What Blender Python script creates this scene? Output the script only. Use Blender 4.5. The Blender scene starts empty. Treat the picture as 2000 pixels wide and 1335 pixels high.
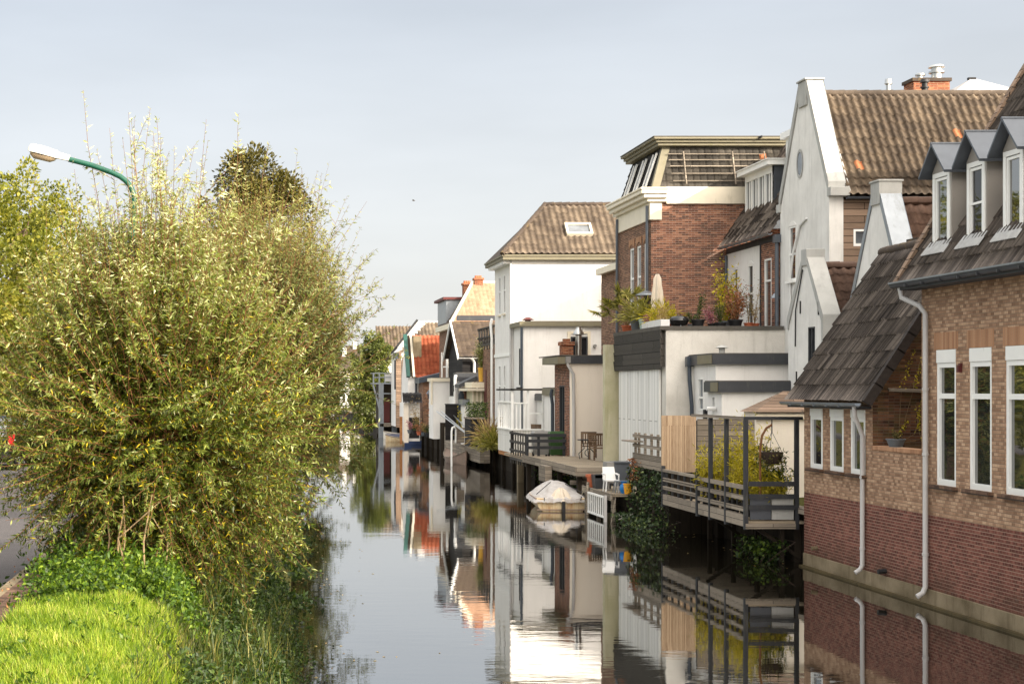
import bpy, math, random
import numpy as np
from mathutils import Vector
random.seed(7)
rng = np.random.default_rng(7)
SC = bpy.context.scene
COL = SC.collection
R = math.radians
# survey of the photograph: lens 54 mm, eye 4 m above the water, x across, y along the canal
F, CX, HY, EYE = 3000.0, 480.0, 760.0, 4.0
def px(p, Y): return (p - CX) * Y / F
def pz(p, Y): return EYE - (p - HY) * Y / F
def dy(p, X): return F * X / (p - CX)

def S(r, g, b):
    f = lambda c: c / 12.92 if c <= .04045 else ((c + .055) / 1.055) ** 2.4
    return (f(r / 255), f(g / 255), f(b / 255), 1)

# ---------------------------------------------------------------- mesh helpers
class MB:
    def __init__(s):
        s.v = []; s.f = []
    def add(s, vs, fs):
        o = len(s.v)
        s.v += [tuple(map(float, v)) for v in vs]
        s.f += [tuple(i + o for i in f) for f in fs]
        return s
    def box(s, x0, x1, y0, y1, z0, z1):
        return s.add([(x0,y0,z0),(x1,y0,z0),(x1,y1,z0),(x0,y1,z0),(x0,y0,z1),(x1,y0,z1),(x1,y1,z1),(x0,y1,z1)],
                     [(0,3,2,1),(4,5,6,7),(0,1,5,4),(1,2,6,5),(2,3,7,6),(3,0,4,7)])
    def obox(s, o, u, v, n, ur, vr, nr):
        o, u, v, n = Vector(o), Vector(u), Vector(v), Vector(n)
        P = [o + u*a + v*b + n*c for c in nr for b in vr for a in ur]
        P = [P[0],P[1],P[3],P[2],P[4],P[5],P[7],P[6]]
        return s.add(P, [(0,3,2,1),(4,5,6,7),(0,1,5,4),(1,2,6,5),(2,3,7,6),(3,0,4,7)])
    def poly(s, pts): return s.add(pts, [tuple(range(len(pts)))])
    def prism(s, pts, d):
        d = Vector(d); n = len(pts); P = [Vector(p) for p in pts]
        return s.add(P + [p + d for p in P], [tuple(range(n)), tuple(range(2*n-1, n-1, -1))] +
                     [(i, (i+1) % n, n + (i+1) % n, n + i) for i in range(n)])
    def bar(s, a, b, w, h=None):
        """square bar between two points"""
        h = h or w; a, b = Vector(a), Vector(b); t = (b - a).normalized()
        r = t.cross(Vector((0,0,1)))
        r = r.normalized() if r.length > 1e-4 else Vector((1,0,0))
        q = r.cross(t)
        P = [p + r*i*w/2 + q*j*h/2 for p in (a, b) for i, j in ((-1,-1),(1,-1),(1,1),(-1,1))]
        return s.add(P, [(0,1,2,3),(7,6,5,4)] + [(i, i+4, (i+1) % 4+4, (i+1) % 4) for i in range(4)])
    def tube(s, pts, r, k=8, cap=True):
        P = [Vector(p) for p in pts]; n = len(P)
        rs = r if isinstance(r, (list, tuple)) else [r]*n
        ref = None; vs = []
        for i in range(n):
            t = (P[min(i+1, n-1)] - P[max(i-1, 0)]).normalized()
            if ref is None:
                ref = t.orthogonal().normalized()
            ref = (ref - t*ref.dot(t)).normalized()
            q = t.cross(ref)
            for j in range(k):
                a = 2*math.pi*j/k
                vs.append(P[i] + (ref*math.cos(a) + q*math.sin(a))*rs[i])
        fs = [(i*k+j, i*k+(j+1) % k, (i+1)*k+(j+1) % k, (i+1)*k+j) for i in range(n-1) for j in range(k)]
        if cap: fs += [tuple(range(k-1, -1, -1)), tuple((n-1)*k+j for j in range(k))]
        return s.add(vs, fs)
    def lathe(s, c, prof, k=14, ry=1.0):
        c = Vector(c); vs = []; m = len(prof)
        for r, z in prof:
            for j in range(k):
                a = 2*math.pi*j/k
                vs.append(c + Vector((r*math.cos(a), r*math.sin(a)*ry, z)))
        fs = [(i*k+j, i*k+(j+1) % k, (i+1)*k+(j+1) % k, (i+1)*k+j) for i in range(m-1) for j in range(k)]
        fs += [tuple(range(k-1, -1, -1)), tuple((m-1)*k+j for j in range(k))]
        return s.add(vs, fs)
    def loft(s, rings, cap=True, closed=True):
        k = len(rings[0]); n = len(rings)
        vs = [p for r in rings for p in r]; kk = k if closed else k-1
        fs = [(i*k+j, i*k+(j+1) % k, (i+1)*k+(j+1) % k, (i+1)*k+j) for i in range(n-1) for j in range(kk)]
        if cap and closed: fs += [tuple(range(k-1, -1, -1)), tuple((n-1)*k+j for j in range(k))]
        return s.add(vs, fs)

def _rootloc(p):
    while p.parent: p = p.parent
    return Vector(p.location)
def _uv(me, off):
    uv = me.uv_layers.new(name='UVMap').data
    Z = Vector((0,0,1)); V = me.vertices
    for p in me.polygons:
        n = p.normal
        if abs(n.z) > .995: u, w = Vector((1,0,0)), Vector((0,1,0))
        else:
            u = Z.cross(n).normalized(); w = n.cross(u)
        for li in p.loop_indices:
            c = V[me.loops[li].vertex_index].co + off
            uv[li].uv = (c.dot(u), c.dot(w))
def _obj(name, me, m, base, parent):
    if m is not None: me.materials.append(m)
    o = bpy.data.objects.new(name, me); COL.objects.link(o)
    if parent is not None: o.parent = parent
    else: o.location = base
    return o
def part(name, mb, m, parent, label=None, smooth=False, base=None, bevel=0):
    base = _rootloc(parent) if parent is not None else Vector(base or (0,0,0))
    me = bpy.data.meshes.new(name)
    me.from_pydata([(x-base.x, y-base.y, z-base.z) for x, y, z in mb.v], [], mb.f)
    me.validate(); me.update(); _uv(me, base)
    if smooth:
        me.polygons.foreach_set('use_smooth', [True]*len(me.polygons))
        me.set_sharp_from_angle(angle=R(40))
    o = _obj(name, me, m, base, parent)
    if label: o['label'] = label
    if bevel:
        b = o.modifiers.new('edge', 'BEVEL'); b.width = bevel; b.segments = 2; b.limit_method = 'ANGLE'
    return o
def meta(o, label, cat, group=None):
    o['label'] = label; o['category'] = cat
    if group: o['group'] = group
    return o
def thing(name, label, cat, base, group=None):
    o = bpy.data.objects.new(name, None); COL.objects.link(o); o.location = base; o.empty_display_size = .2
    return meta(o, label, cat, group)
def solo(name, mb, m, label, cat, base, group=None, smooth=False):
    return meta(part(name, mb, m, None, smooth=smooth, base=base), label, cat, group)
def struct(name, mb, m, smooth=False):
    o = part(name, mb, m, None, smooth=smooth); o['kind'] = 'structure'; return o
def dup(root, loc, label=None, group=None, rotz=0):
    c = root.copy(); COL.objects.link(c); c.location = loc; c.rotation_euler[2] = rotz
    if label: c['label'] = label
    if group: c['group'] = group
    for ch in list(root.children):
        a = ch.copy(); COL.objects.link(a); a.parent = c
        for g in list(ch.children):
            b = g.copy(); COL.objects.link(b); b.parent = a
    return c
def npmesh(name, V, Q, m, parent=None, base=(0,0,0), tint=None, k=4, smooth=False, uv=None):
    """mesh straight from arrays; tint is one number per face"""
    base = np.array(_rootloc(parent) if parent is not None else base, float)
    V = np.asarray(V, float) - base; Q = np.asarray(Q, np.int32)
    me = bpy.data.meshes.new(name)
    me.vertices.add(len(V)); me.vertices.foreach_set('co', V.ravel())
    me.loops.add(Q.size); me.loops.foreach_set('vertex_index', Q.ravel())
    me.polygons.add(len(Q)); me.polygons.foreach_set('loop_start', np.arange(0, Q.size, k, dtype=np.int32))
    if smooth: me.polygons.foreach_set('use_smooth', np.ones(len(Q), bool))
    me.update(calc_edges=True)
    if tint is not None:
        a = me.attributes.new('tint', 'FLOAT', 'FACE'); a.data.foreach_set('value', np.asarray(tint, np.float32))
    return _obj(name, me, m, Vector(base), parent)

# ---------------------------------------------------------------- materials
MATS = {}
class NT:
    def __init__(s, name, rough=.7, spec=.3, metal=0.0):
        s.m = bpy.data.materials.new(name); s.m.use_nodes = True
        s.t = s.m.node_tree; s.b = s.t.nodes['Principled BSDF']
        s.b.inputs['Roughness'].default_value = rough
        s.b.inputs['Specular IOR Level'].default_value = spec
        s.b.inputs['Metallic'].default_value = metal
        MATS[name] = s.m
    def n(s, typ, **kw):
        x = s.t.nodes.new(typ)
        for k, v in kw.items():
            if hasattr(x, k): setattr(x, k, v)
            else: x.inputs[k.replace('_', ' ')].default_value = v
        return x
    def l(s, a, b): s.t.links.new(a, b)
    def coord(s, which='Object', scale=(1,1,1)):
        c = s.n('ShaderNodeTexCoord'); mp = s.n('ShaderNodeMapping')
        mp.inputs['Scale'].default_value = scale
        s.l(c.outputs[which], mp.inputs['Vector']); return mp.outputs['Vector']
    def noise(s, vec, scale, detail=5, rough=.6):
        x = s.n('ShaderNodeTexNoise', Scale=scale, Detail=detail, Roughness=rough); s.l(vec, x.inputs['Vector']); return x.outputs['Fac']
    def ramp(s, fac, stops):
        x = s.n('ShaderNodeValToRGB'); e = x.color_ramp.elements
        e[0].position, e[0].color = stops[0]; e[1].position, e[1].color = stops[-1]
        for p, c in stops[1:-1]:
            k = e.new(p); k.color = c
        s.l(fac, x.inputs['Fac']); return x.outputs['Color']
    def mix(s, fac, a, b, mode='MIX'):
        x = s.n('ShaderNodeMix', data_type='RGBA', blend_type=mode)
        for sock, v in ((x.inputs[0], fac), (x.inputs[6], a), (x.inputs[7], b)):
            if hasattr(v, 'is_linked'): s.l(v, sock)
            else: sock.default_value = v
        return x.outputs[2]
    def math(s, op, a, b=0.0):
        x = s.n('ShaderNodeMath', operation=op)
        for sock, v in ((x.inputs[0], a), (x.inputs[1], b)):
            if hasattr(v, 'is_linked'): s.l(v, sock)
            else: sock.default_value = v
        return x.outputs[0]
    def attr(s, name='tint'):
        return s.n('ShaderNodeAttribute', attribute_name=name).outputs['Fac']
    def bump(s, h, strength=.4, dist=.02):
        x = s.n('ShaderNodeBump', Strength=strength, Distance=dist); s.l(h, x.inputs['Height']); s.l(x.outputs['Normal'], s.b.inputs['Normal'])
    def col(s, c):
        if hasattr(c, 'is_linked'): s.l(c, s.b.inputs['Base Color'])
        else: s.b.inputs['Base Color'].default_value = c
        return s.m
G1 = lambda v: (v, v, v, 1)
def sc_(c, k): return (min(c[0]*k, 1), min(c[1]*k, 1), min(c[2]*k, 1), 1)

def paint(name, c, rough=.55, var=.18, scale=3.0, metal=0.0, spec=.4, dirt=None, dirt_at=.62, bump=.0):
    s = NT(name, rough, spec, metal); v = s.coord()
    c_ = s.ramp(s.noise(v, scale), [(.25, sc_(c, 1-var)), (.75, sc_(c, 1+var))])
    if dirt:
        st = s.noise(s.coord('Object', (2.5, 2.5, .5)), 2.2, 8, .7)
        c_ = s.mix(s.ramp(st, [(dirt_at-.08, G1(0)), (dirt_at+.16, G1(.8))]), c_, dirt)
    if bump: s.bump(s.noise(v, 60, 4), bump, .01)
    return s.col(c_)

def plaster(name, c, stain, rough=.85, rb=.35, amt=.6):
    s = NT(name, rough, .2); v = s.coord('Object')
    a = s.noise(v, .7, 8, .65); st = s.noise(s.coord('Object', (3, 3, .35)), 1.3, 8, .7); f = s.noise(v, 45, 5, .7)
    col = s.mix(s.ramp(a, [(.35, G1(0)), (.75, G1(amt))]), c, stain)
    col = s.mix(s.ramp(st, [(.52, G1(0)), (.8, G1(amt))]), col, sc_(stain, .8))
    col = s.mix(.12, col, s.ramp(f, [(.3, G1(.3)), (.7, G1(1))]), 'MULTIPLY')
    s.bump(f, rb, .012); return s.col(col)

def brick(name, stops, mortar, low=None, low_z=1.68, bw=.22, rh=.0625, ms=.011, weather=.5, mossy=False):
    """uv in metres; low = darker courses below low_z above the water"""
    s = NT(name, .88, .2)
    uv = s.coord('UV'); 
    wob = s.n('ShaderNodeTexNoise', Scale=9.0, Detail=2.0); s.l(uv, wob.inputs['Vector'])
    uvw = s.n('ShaderNodeVectorMath', operation='MULTIPLY_ADD'); s.l(wob.outputs['Color'], uvw.inputs[0])
    uvw.inputs[1].default_value = (.006, .006, 0); s.l(uv, uvw.inputs[2])
    b = s.n('ShaderNodeTexBrick', Scale=1.0, Mortar_Size=ms*.55, Mortar_Smooth=.3, Bias=0.0, Brick_Width=bw, Row_Height=rh)
    b.offset = .5; s.l(uvw.outputs[0], b.inputs['Vector'])
    b.inputs['Color1'].default_value = G1(0); b.inputs['Color2'].default_value = G1(1)
    per = s.n('ShaderNodeTexWhiteNoise', noise_dimensions='2D')
    # one random value per brick
    sep = s.n('ShaderNodeSeparateXYZ'); s.l(uvw.outputs[0], sep.inputs[0])
    row = s.math('FLOOR', s.math('DIVIDE', sep.outputs['Y'], rh))
    off = s.math('MULTIPLY', s.math('MODULO', row, 2.0), bw*.5)
    colx = s.math('FLOOR', s.math('DIVIDE', s.math('SUBTRACT', sep.outputs['X'], off), bw))
    cmb = s.n('ShaderNodeCombineXYZ'); s.l(colx, cmb.inputs[0]); s.l(row, cmb.inputs[1]); s.l(cmb.outputs[0], per.inputs['Vector'])
    big = s.noise(uv, .55, 6, .6)
    if low:                        # damp tide line near the water and an uneven seam between the two bricks
        dmp = s.math('ADD', s.math('MULTIPLY', sep.outputs['Y'], -.55), s.math('MULTIPLY', s.noise(uv, 1.1, 7, .7), 1.5))
    val = s.math('ADD', s.math('MULTIPLY', per.outputs['Value'], .62), s.math('MULTIPLY', big, .5))
    val = s.math('SUBTRACT', val, .06)
    c = s.ramp(val, stops)
    if low:
        cl = s.ramp(val, low)
        edge = s.math('GREATER_THAN', sep.outputs['Y'], low_z)
        c = s.mix(edge, cl, c)
    fine = s.noise(uv, 38, 4, .7)
    c = s.mix(.35, c, s.ramp(fine, [(.25, G1(.45)), (.75, G1(1))]), 'MULTIPLY')
    joint = s.math('MAXIMUM', s.math('MULTIPLY', b.outputs['Fac'], .75), s.ramp(s.math('PINGPONG', s.math('DIVIDE', sep.outputs['Y'], rh), .5), [(.07, G1(1)), (.15, G1(0))]))
    c = s.mix(joint, c, s.mix(edge, S(150,122,106), mortar) if low else mortar)
    st = s.noise(s.coord('UV', (1.6, .5, 1)), 1.4, 8, .7)
    c = s.mix(s.ramp(st, [(.5, G1(0)), (.82, G1(weather))]), c, sc_(mortar, .22), 'MIX')
    if mossy:
        mo = s.math('MULTIPLY', s.ramp(s.noise(uv, 3, 6, .7), [(.45, G1(0)), (.65, G1(1))]), .5)
        c = s.mix(mo, c, S(88, 84, 50))
    h = s.math('SUBTRACT', s.math('MULTIPLY', fine, .3), joint)
    if low:
        c = s.mix(s.ramp(dmp, [(.35, G1(0)), (.75, G1(.6))]), c, S(70, 54, 42))
        salt = s.math('MULTIPLY', s.ramp(s.noise(uv, 2.2, 9, .75), [(.6, G1(0)), (.75, G1(1))]), s.ramp(sep.outputs['Y'], [(.5/3, G1(.45)), (1, G1(0))]))
        c = s.mix(salt, c, S(186, 172, 160))
    s.bump(h, .6, .012); return s.col(c)

def wood(name, c1, c2, plank=.14, length=2.2, vert=False, gap=None, rough=.85, gs=.006):
    s = NT(name, rough, .2); uv = s.coord('UV')
    if vert:
        mp = s.n('ShaderNodeMapping'); mp.inputs['Rotation'].default_value = (0, 0, math.pi/2); s.l(uv, mp.inputs['Vector']); uv = mp.outputs['Vector']
    b = s.n('ShaderNodeTexBrick', Scale=1.0, Mortar_Size=gs, Mortar_Smooth=.1, Brick_Width=length, Row_Height=plank)
    b.inputs['Color1'].default_value = G1(0); b.inputs['Color2'].default_value = G1(1); b.inputs['Mortar'].default_value = G1(.5); s.l(uv, b.inputs['Vector'])
    mp = s.n('ShaderNodeMapping'); mp.inputs['Scale'].default_value = (1.2, 26, 1); s.l(uv, mp.inputs['Vector'])
    g = s.noise(mp.outputs['Vector'], 2.5, 7, .65)
    sx = s.n('ShaderNodeSeparateColor'); s.l(b.outputs['Color'], sx.inputs[0])
    val = s.math('ADD', s.math('MULTIPLY', g, .75), s.math('MULTIPLY', sx.outputs[0], .28))
    c = s.ramp(val, [(.25, c1), (.8, c2)])
    c = s.mix(b.outputs['Fac'], c, gap or sc_(c1, .25))
    s.bump(s.math('SUBTRACT', s.math('MULTIPLY', g, .4), b.outputs['Fac']), .5, .01); return s.col(c)

def tilemat(name, stops, moss=None, rough=.8, odd=None, stain=.5, tw=.22):
    s = NT(name, rough, .25); v = s.coord('Object')
    t = s.attr(); big = s.noise(v, .8, 7, .65); fine = s.noise(v, 14, 6, .7)
    val = s.math('ADD', s.math('MULTIPLY', t, tw), s.math('MULTIPLY', big, 1-tw))
    c = s.ramp(val, stops)
    c = s.mix(.55, c, s.ramp(fine, [(.3, G1(.35)), (.7, G1(1))]), 'MULTIPLY')
    if moss:
        c = s.mix(s.ramp(s.noise(v, 2.3, 9, .75), [(.55, G1(0)), (.72, G1(stain))]), c, moss)
    if odd:
        c = s.mix(s.math('GREATER_THAN', t, .984), c, odd)
    s.bump(fine, .35, .01); return s.col(c)

def leafmat(name, stops, trans=.3, rough=.5, spec=.35):
    s = NT(name, rough, spec); c = s.ramp(s.attr(), stops); s.col(c)
    tr = s.n('ShaderNodeBsdfTranslucent'); mx = s.n('ShaderNodeMixShader'); mx.inputs[0].default_value = trans
    c2 = s.mix(1.0, c, (.95, .98, .6, 1), 'MULTIPLY'); s.l(c2, tr.inputs['Color'])
    out = s.t.nodes['Material Output']
    s.l(s.b.outputs[0], mx.inputs[1]); s.l(tr.outputs[0], mx.inputs[2]); s.l(mx.outputs[0], out.inputs['Surface'])
    return s.m

def glass(name, c=(.012, .014, .015, 1), ior=3.2, rough=.015):
    s = NT(name, rough, .5); s.b.inputs['IOR'].default_value = ior
    v = s.coord('Object'); s.col(s.ramp(s.noise(v, 1.1, 3), [(.3, sc_(c, .6)), (.7, sc_(c, 1.8))]))
    s.bump(s.noise(v, .9, 2), .06, .05); return s.m

M = MATS
brick('brick_tan', [(.1, S(126,96,76)), (.45, S(166,132,106)), (.62, S(182,148,120)), (.9, S(206,174,144))], S(140,118,98),
      low=[(.1, S(80,48,41)), (.5, S(110,66,57)), (.9, S(140,92,78))], low_z=1.68, bw=.118, rh=.0625, ms=.009, weather=.22)
brick('brick_dark', [(.15, S(62,42,34)), (.45, S(100,68,52)), (.7, S(122,84,62)), (.9, S(150,112,84))], S(104,90,78),
      low=[(.15, S(70,38,34)), (.5, S(98,52,46)), (.9, S(124,72,60))], low_z=1.68, weather=.5, mossy=True)
brick('brick_red', [(.12, S(68,42,33)), (.4, S(114,70,53)), (.62, S(144,92,68)), (.9, S(182,130,100))], S(168,152,138), weather=.55)
brick('brick_brown', [(.12, S(78,52,40)), (.5, S(124,86,66)), (.9, S(160,120,94))], S(150,136,120), weather=.4)
brick('brick_chimney', [(.12, S(96,50,36)), (.5, S(150,82,54)), (.9, S(178,116,80))], S(160,142,118), weather=.5)
brick('brick_pave', [(.15, S(70,54,46)), (.5, S(104,80,66)), (.9, S(128,102,84))], S(60,52,44), bw=.2, rh=.1, weather=.3)
brick('brick_soldier', [(.15, S(150,108,80)), (.5, S(178,134,102)), (.9, S(196,152,118))], S(150,126,104), bw=.06, rh=2.0, ms=.012, weather=.15)
plaster('plaster_white', S(234,232,227), S(182,180,174), rb=.3, amt=.6)
plaster('plaster_smooth', S(238,236,232), S(202,199,191), rb=.12, amt=.5)
plaster('plaster_rough', S(228,224,216), S(172,167,155), rb=.9, amt=.6)
plaster('plaster_cream', S(244,235,220), S(232,222,206), rb=.1, amt=.35)
plaster('plaster_green', S(206,200,174), S(158,154,110), rb=.5, amt=.8)
plaster('concrete', S(150,136,112), S(74,62,38), rb=.7, amt=.95)
plaster('footing', S(92,80,54), S(44,40,24), rb=.7, amt=.9)
plaster('coping_grey', S(184,184,180), S(140,140,136), rb=.4, amt=.7)
plaster('coping_dark', S(98,94,88), S(62,60,54), rb=.5, amt=.6)
paint('paint_white', S(236,236,232), .4, .04, dirt=S(180,176,166), dirt_at=.7)
paint('paint_cream', S(224,214,192), .5, .06, dirt=S(170,160,136), dirt_at=.66)
paint('paint_olive', S(116,110,90), .6, .1, dirt=S(110,104,70), dirt_at=.6)
paint('fascia_dark', S(58,60,64), .5, .15, dirt=S(92,94,84), dirt_at=.66)
paint('fence_dark', S(46,48,52), .6, .2, dirt=S(86,84,76), dirt_at=.64)
paint('panel_grey', S(150,144,137), .5, .05)
paint('zinc', S(132,138,144), .38, .12, metal=.55, dirt=S(96,98,98), dirt_at=.6)
paint('zinc_dark', S(92,97,104), .42, .15, metal=.45)
paint('lead', S(160,160,158), .5, .2, scale=8, metal=.3)
paint('pipe_grey', S(186,184,182), .45, .05, dirt=S(146,138,126), dirt_at=.68)
paint('pipe_dark', S(58,66,76), .45, .1)
paint('steel', S(186,186,182), .28, .08, metal=.9)
paint('black', S(30,30,32), .5, .2)
paint('black_gloss', S(14,14,16), .18, .2, spec=.6)
paint('lamp_green', S(18,74,58), .35, .15, dirt=S(60,80,62), dirt_at=.64)
paint('lamp_white', S(206,200,190), .4, .08, dirt=S(140,110,80), dirt_at=.6)
paint('lamp_lens', S(150,132,108), .12, .1, spec=.6)
paint('terracotta', S(176,96,64), .75, .15)
paint('pot_grey', S(96,100,104), .6, .1)
paint('pot_mint', S(176,198,190), .5, .05)
paint('canvas_grey', S(176,172,169), .85, .08, dirt=S(130,112,92), dirt_at=.58, bump=.2)
paint('canvas_cream', S(204,192,174), .85, .08, dirt=S(160,146,124), dirt_at=.6)
paint('canvas_blue', S(52,56,76), .8, .15)
paint('hull_cream', S(214,196,158), .5, .06, dirt=S(168,106,40), dirt_at=.52)
paint('hull_blue', S(48,66,104), .4, .1)
paint('hull_brown', S(140,120,106), .6, .15)
paint('hull_white', S(214,208,198), .45, .06, dirt=S(150,140,124), dirt_at=.64)
paint('plastic_blue', S(20,110,180), .4, .1)
paint('plastic_yellow', S(224,160,32), .4, .06)
paint('plastic_green', S(52,84,42), .5, .12)
paint('plastic_grey', S(136,134,130), .55, .08)
paint('plastic_white', S(222,222,220), .4, .04)
paint('board_teal', S(24,72,64), .6, .15)
paint('paint_yellow', S(206,160,60), .55, .1)
paint('paint_maroon', S(84,34,32), .55, .15)
paint('car_black', S(16,17,20), .18, .2, spec=.6)
paint('car_blue', S(26,34,70), .2, .15, spec=.6)
paint('tyre', S(22,22,22), .85, .2)
paint('light_red', S(190,16,30), .25, .1, spec=.6)
paint('light_clear', S(214,216,222), .15, .05, spec=.7)
paint('rope', S(170,160,136), .9, .15)
paint('bark', S(92,74,56), .95, .35, scale=14, bump=.8)
paint('bark_dark', S(58,46,38), .95, .35, scale=14, bump=.8)
paint('twig', S(116,78,46), .8, .3, scale=6)
paint('twig_pale', S(132,112,82), .85, .3, scale=6)
paint('soil', S(54,44,32), .95, .3, scale=5)
paint('bird', S(70,66,64), .8, .2)
paint('curtain', S(206,200,190), .9, .08)
wood('wood_grey', S(96,88,78), S(168,156,140))
wood('wood_deck', S(112,100,84), S(178,164,142), plank=.14, length=3)
wood('wood_dark', S(50,48,46), S(88,84,78), plank=.36, length=2.6, gs=.012)
wood('wood_black', S(24,23,24), S(52,50,50), plank=.18, length=4)
wood('wood_siding', S(92,76,64), S(158,134,114), plank=.19, length=3.2, gs=.01)
wood('wood_pile', S(26,22,18), S(58,50,40), plank=.3, vert=True)
wood('wood_white', S(206,206,202), S(234,233,228), plank=.34, length=6, vert=True, gap=S(150,148,142), gs=.012)
wood('wood_plank_white', S(200,198,190), S(228,226,220), plank=.12, length=4, vert=True, gap=S(150,146,136))
wood('wood_furniture', S(96,78,62), S(150,126,102), plank=.08)
wood('wood_orange', S(140,92,56), S(190,138,92), plank=.08)
wood('reed', S(140,112,86), S(222,196,164), plank=.03, length=3, vert=True, gs=.003)
tilemat('tile_ribbed', [(.2, S(56,49,45)), (.5, S(99,89,82)), (.8, S(150,137,126))], moss=S(60,54,48), stain=.4, tw=.6)
tilemat('tile_plain', [(.2, S(64,55,48)), (.45, S(97,85,73)), (.65, S(124,110,94)), (.85, S(145,131,113))], moss=S(52,46,40), stain=.8)
tilemat('tile_tan', [(.2, S(58,50,43)), (.45, S(94,82,70)), (.65, S(124,109,92)), (.85, S(150,134,113))], moss=S(50,44,38), odd=S(170,112,78), stain=.85)
tilemat('tile_brown', [(.2, S(76,58,50)), (.5, S(104,82,70)), (.8, S(128,102,88))])
tilemat('tile_slate', [(.2, S(44,42,40)), (.5, S(78,74,68)), (.8, S(112,105,95))], moss=S(44,42,40), odd=S(196,130,92), stain=.8)
tilemat('tile_black', [(.2, S(34,34,36)), (.5, S(58,58,60)), (.8, S(84,82,80))])
tilemat('tile_orange', [(.2, S(110,56,40)), (.5, S(158,82,56)), (.8, S(180,108,76))], moss=S(88,58,46), stain=.6)
tilemat('tile_pink', [(.2, S(150,116,94)), (.5, S(178,142,116)), (.8, S(196,160,134))], moss=S(110,82,60), stain=.6)
tilemat('tile_moss', [(.2, S(58,50,44)), (.5, S(84,72,62)), (.8, S(108,94,80))], moss=S(128,108,60), stain=.7)
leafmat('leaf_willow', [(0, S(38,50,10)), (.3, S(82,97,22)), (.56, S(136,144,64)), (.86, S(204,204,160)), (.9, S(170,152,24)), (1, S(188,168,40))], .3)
leafmat('leaf_willow_far', [(0, S(36,46,14)), (.4, S(74,84,32)), (.8, S(130,134,80)), (1, S(156,144,56))], .3)
leafmat('leaf_linden', [(0, S(56,66,18)), (.5, S(112,116,36)), (1, S(176,166,72))], .35)
leafmat('leaf_dark', [(0, S(42,40,18)), (.5, S(78,74,30)), (1, S(126,116,54))], .25)
leafmat('leaf_green', [(0, S(22,36,12)), (.5, S(50,72,24)), (1, S(106,124,48))], .3)
leafmat('leaf_nettle', [(0, S(30,50,10)), (.5, S(64,92,18)), (1, S(126,146,36))], .3)
leafmat('leaf_ivy', [(0, S(16,28,12)), (.6, S(44,64,28)), (1, S(112,126,72))], .15)
leafmat('leaf_yellow', [(0, S(110,110,26)), (.5, S(186,170,40)), (1, S(224,204,70))], .4)
leafmat('leaf_palm', [(0, S(72,76,30)), (.5, S(134,130,56)), (1, S(178,166,84))], .3)
leafmat('leaf_rust', [(0, S(96,56,40)), (.5, S(160,100,64)), (1, S(206,150,110))], .3)
leafmat('leaf_pink', [(0, S(120,60,80)), (.5, S(180,110,130)), (1, S(220,170,176))], .3)
leafmat('leaf_birch', [(0, S(50,58,22)), (.5, S(88,98,40)), (1, S(136,138,62))], .3)
leafmat('leaf_dry', [(0, S(110,84,48)), (.5, S(168,142,92)), (1, S(206,184,134))], .3)
leafmat('blade_grass', [(0, S(60,92,10)), (.5, S(124,150,28)), (.85, S(176,186,66)), (1, S(206,190,116))], .4)
leafmat('blade_dark', [(0, S(28,42,10)), (.5, S(62,76,24)), (1, S(132,124,62))], .3)
glass('pane'); glass('pane_dark', (.01, .011, .013, 1), 1.45)
glass('pane_grey', (.10, .11, .12, 1), 1.6)
# ---------------------------------------------------------------- building helpers
LEFT = ((0,-1,0), (-1,0,0))      # a wall that faces the canal: runs towards the camera, normal to -x
FRONT = ((1,0,0), (0,-1,0))      # a wall that faces the camera: runs to +x, normal to -y
def wall(mb, o, un, W, H, holes=(), depth=.14):
    u, n = Vector(un[0]), Vector(un[1]); o = Vector(o); z = Vector((0,0,1))
    us = sorted({0, W, *[h[0] for h in holes], *[h[1] for h in holes]})
    vs = sorted({0, H, *[h[2] for h in holes], *[h[3] for h in holes]})
    P = lambda a, b, d=0: o + u*a + z*b - n*d
    for i in range(len(us)-1):
        for j in range(len(vs)-1):
            a, b = (us[i]+us[i+1])/2, (vs[j]+vs[j+1])/2
            if any(h[0] < a < h[1] and h[2] < b < h[3] for h in holes): continue
            mb.poly([P(us[i],vs[j]), P(us[i+1],vs[j]), P(us[i+1],vs[j+1]), P(us[i],vs[j+1])])
    for a, b, c, d in holes:
        for p, q in (((a,c),(b,c)), ((b,c),(b,d)), ((b,d),(a,d)), ((a,d),(a,c))):
            mb.poly([P(*p), P(*q), P(*q, depth), P(*p, depth)])
    return mb
def window(root, o, un, w, h, inset=.1, fr=.055, rows=(), cols=(), frame='paint_white', glassm='pane', sill=None, shutter=0, name='window', curtain=False):
    """o = lower corner of the opening on the wall face"""
    if un is LEFT: inset *= .42
    u, n = Vector(un[0]), Vector(un[1]); z = Vector((0,0,1)); o = Vector(o) - n*inset
    m = MB(); d = (-.05, .035)
    top = h - shutter
    for ur, vr in (((0,fr),(0,h)), ((w-fr,w),(0,h)), ((fr,w-fr),(0,fr*1.25)), ((fr,w-fr),(top-fr,top))):
        m.obox(o, u, z, n, ur, vr, d)
    for r in rows: m.obox(o, u, z, n, (fr,w-fr), (r-fr*.55, r+fr*.55), (-.045,.03))
    for c in cols: m.obox(o, u, z, n, (c-fr*.5,c+fr*.5), (fr*1.25,top-fr), (-.045,.028))
    f = part(name, m, M[frame], root)
    g = MB().obox(o, u, z, n, (fr*.5,w-fr*.5), (fr*.6,top-fr*.5), (-.03,-.012)); part('pane', g, M[glassm], f)
    if shutter:
        part('shutter_box', MB().obox(o, u, z, n, (.01,w-.01), (top+.004,h-.004), (-.05,.055)), M[frame], f)
    if sill:
        part('sill', MB().obox(o+n*inset, u, z, n, (-.09,w+.07), (-.075,-.004), (-inset,.1)), M[sill], f)
    return f
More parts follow.
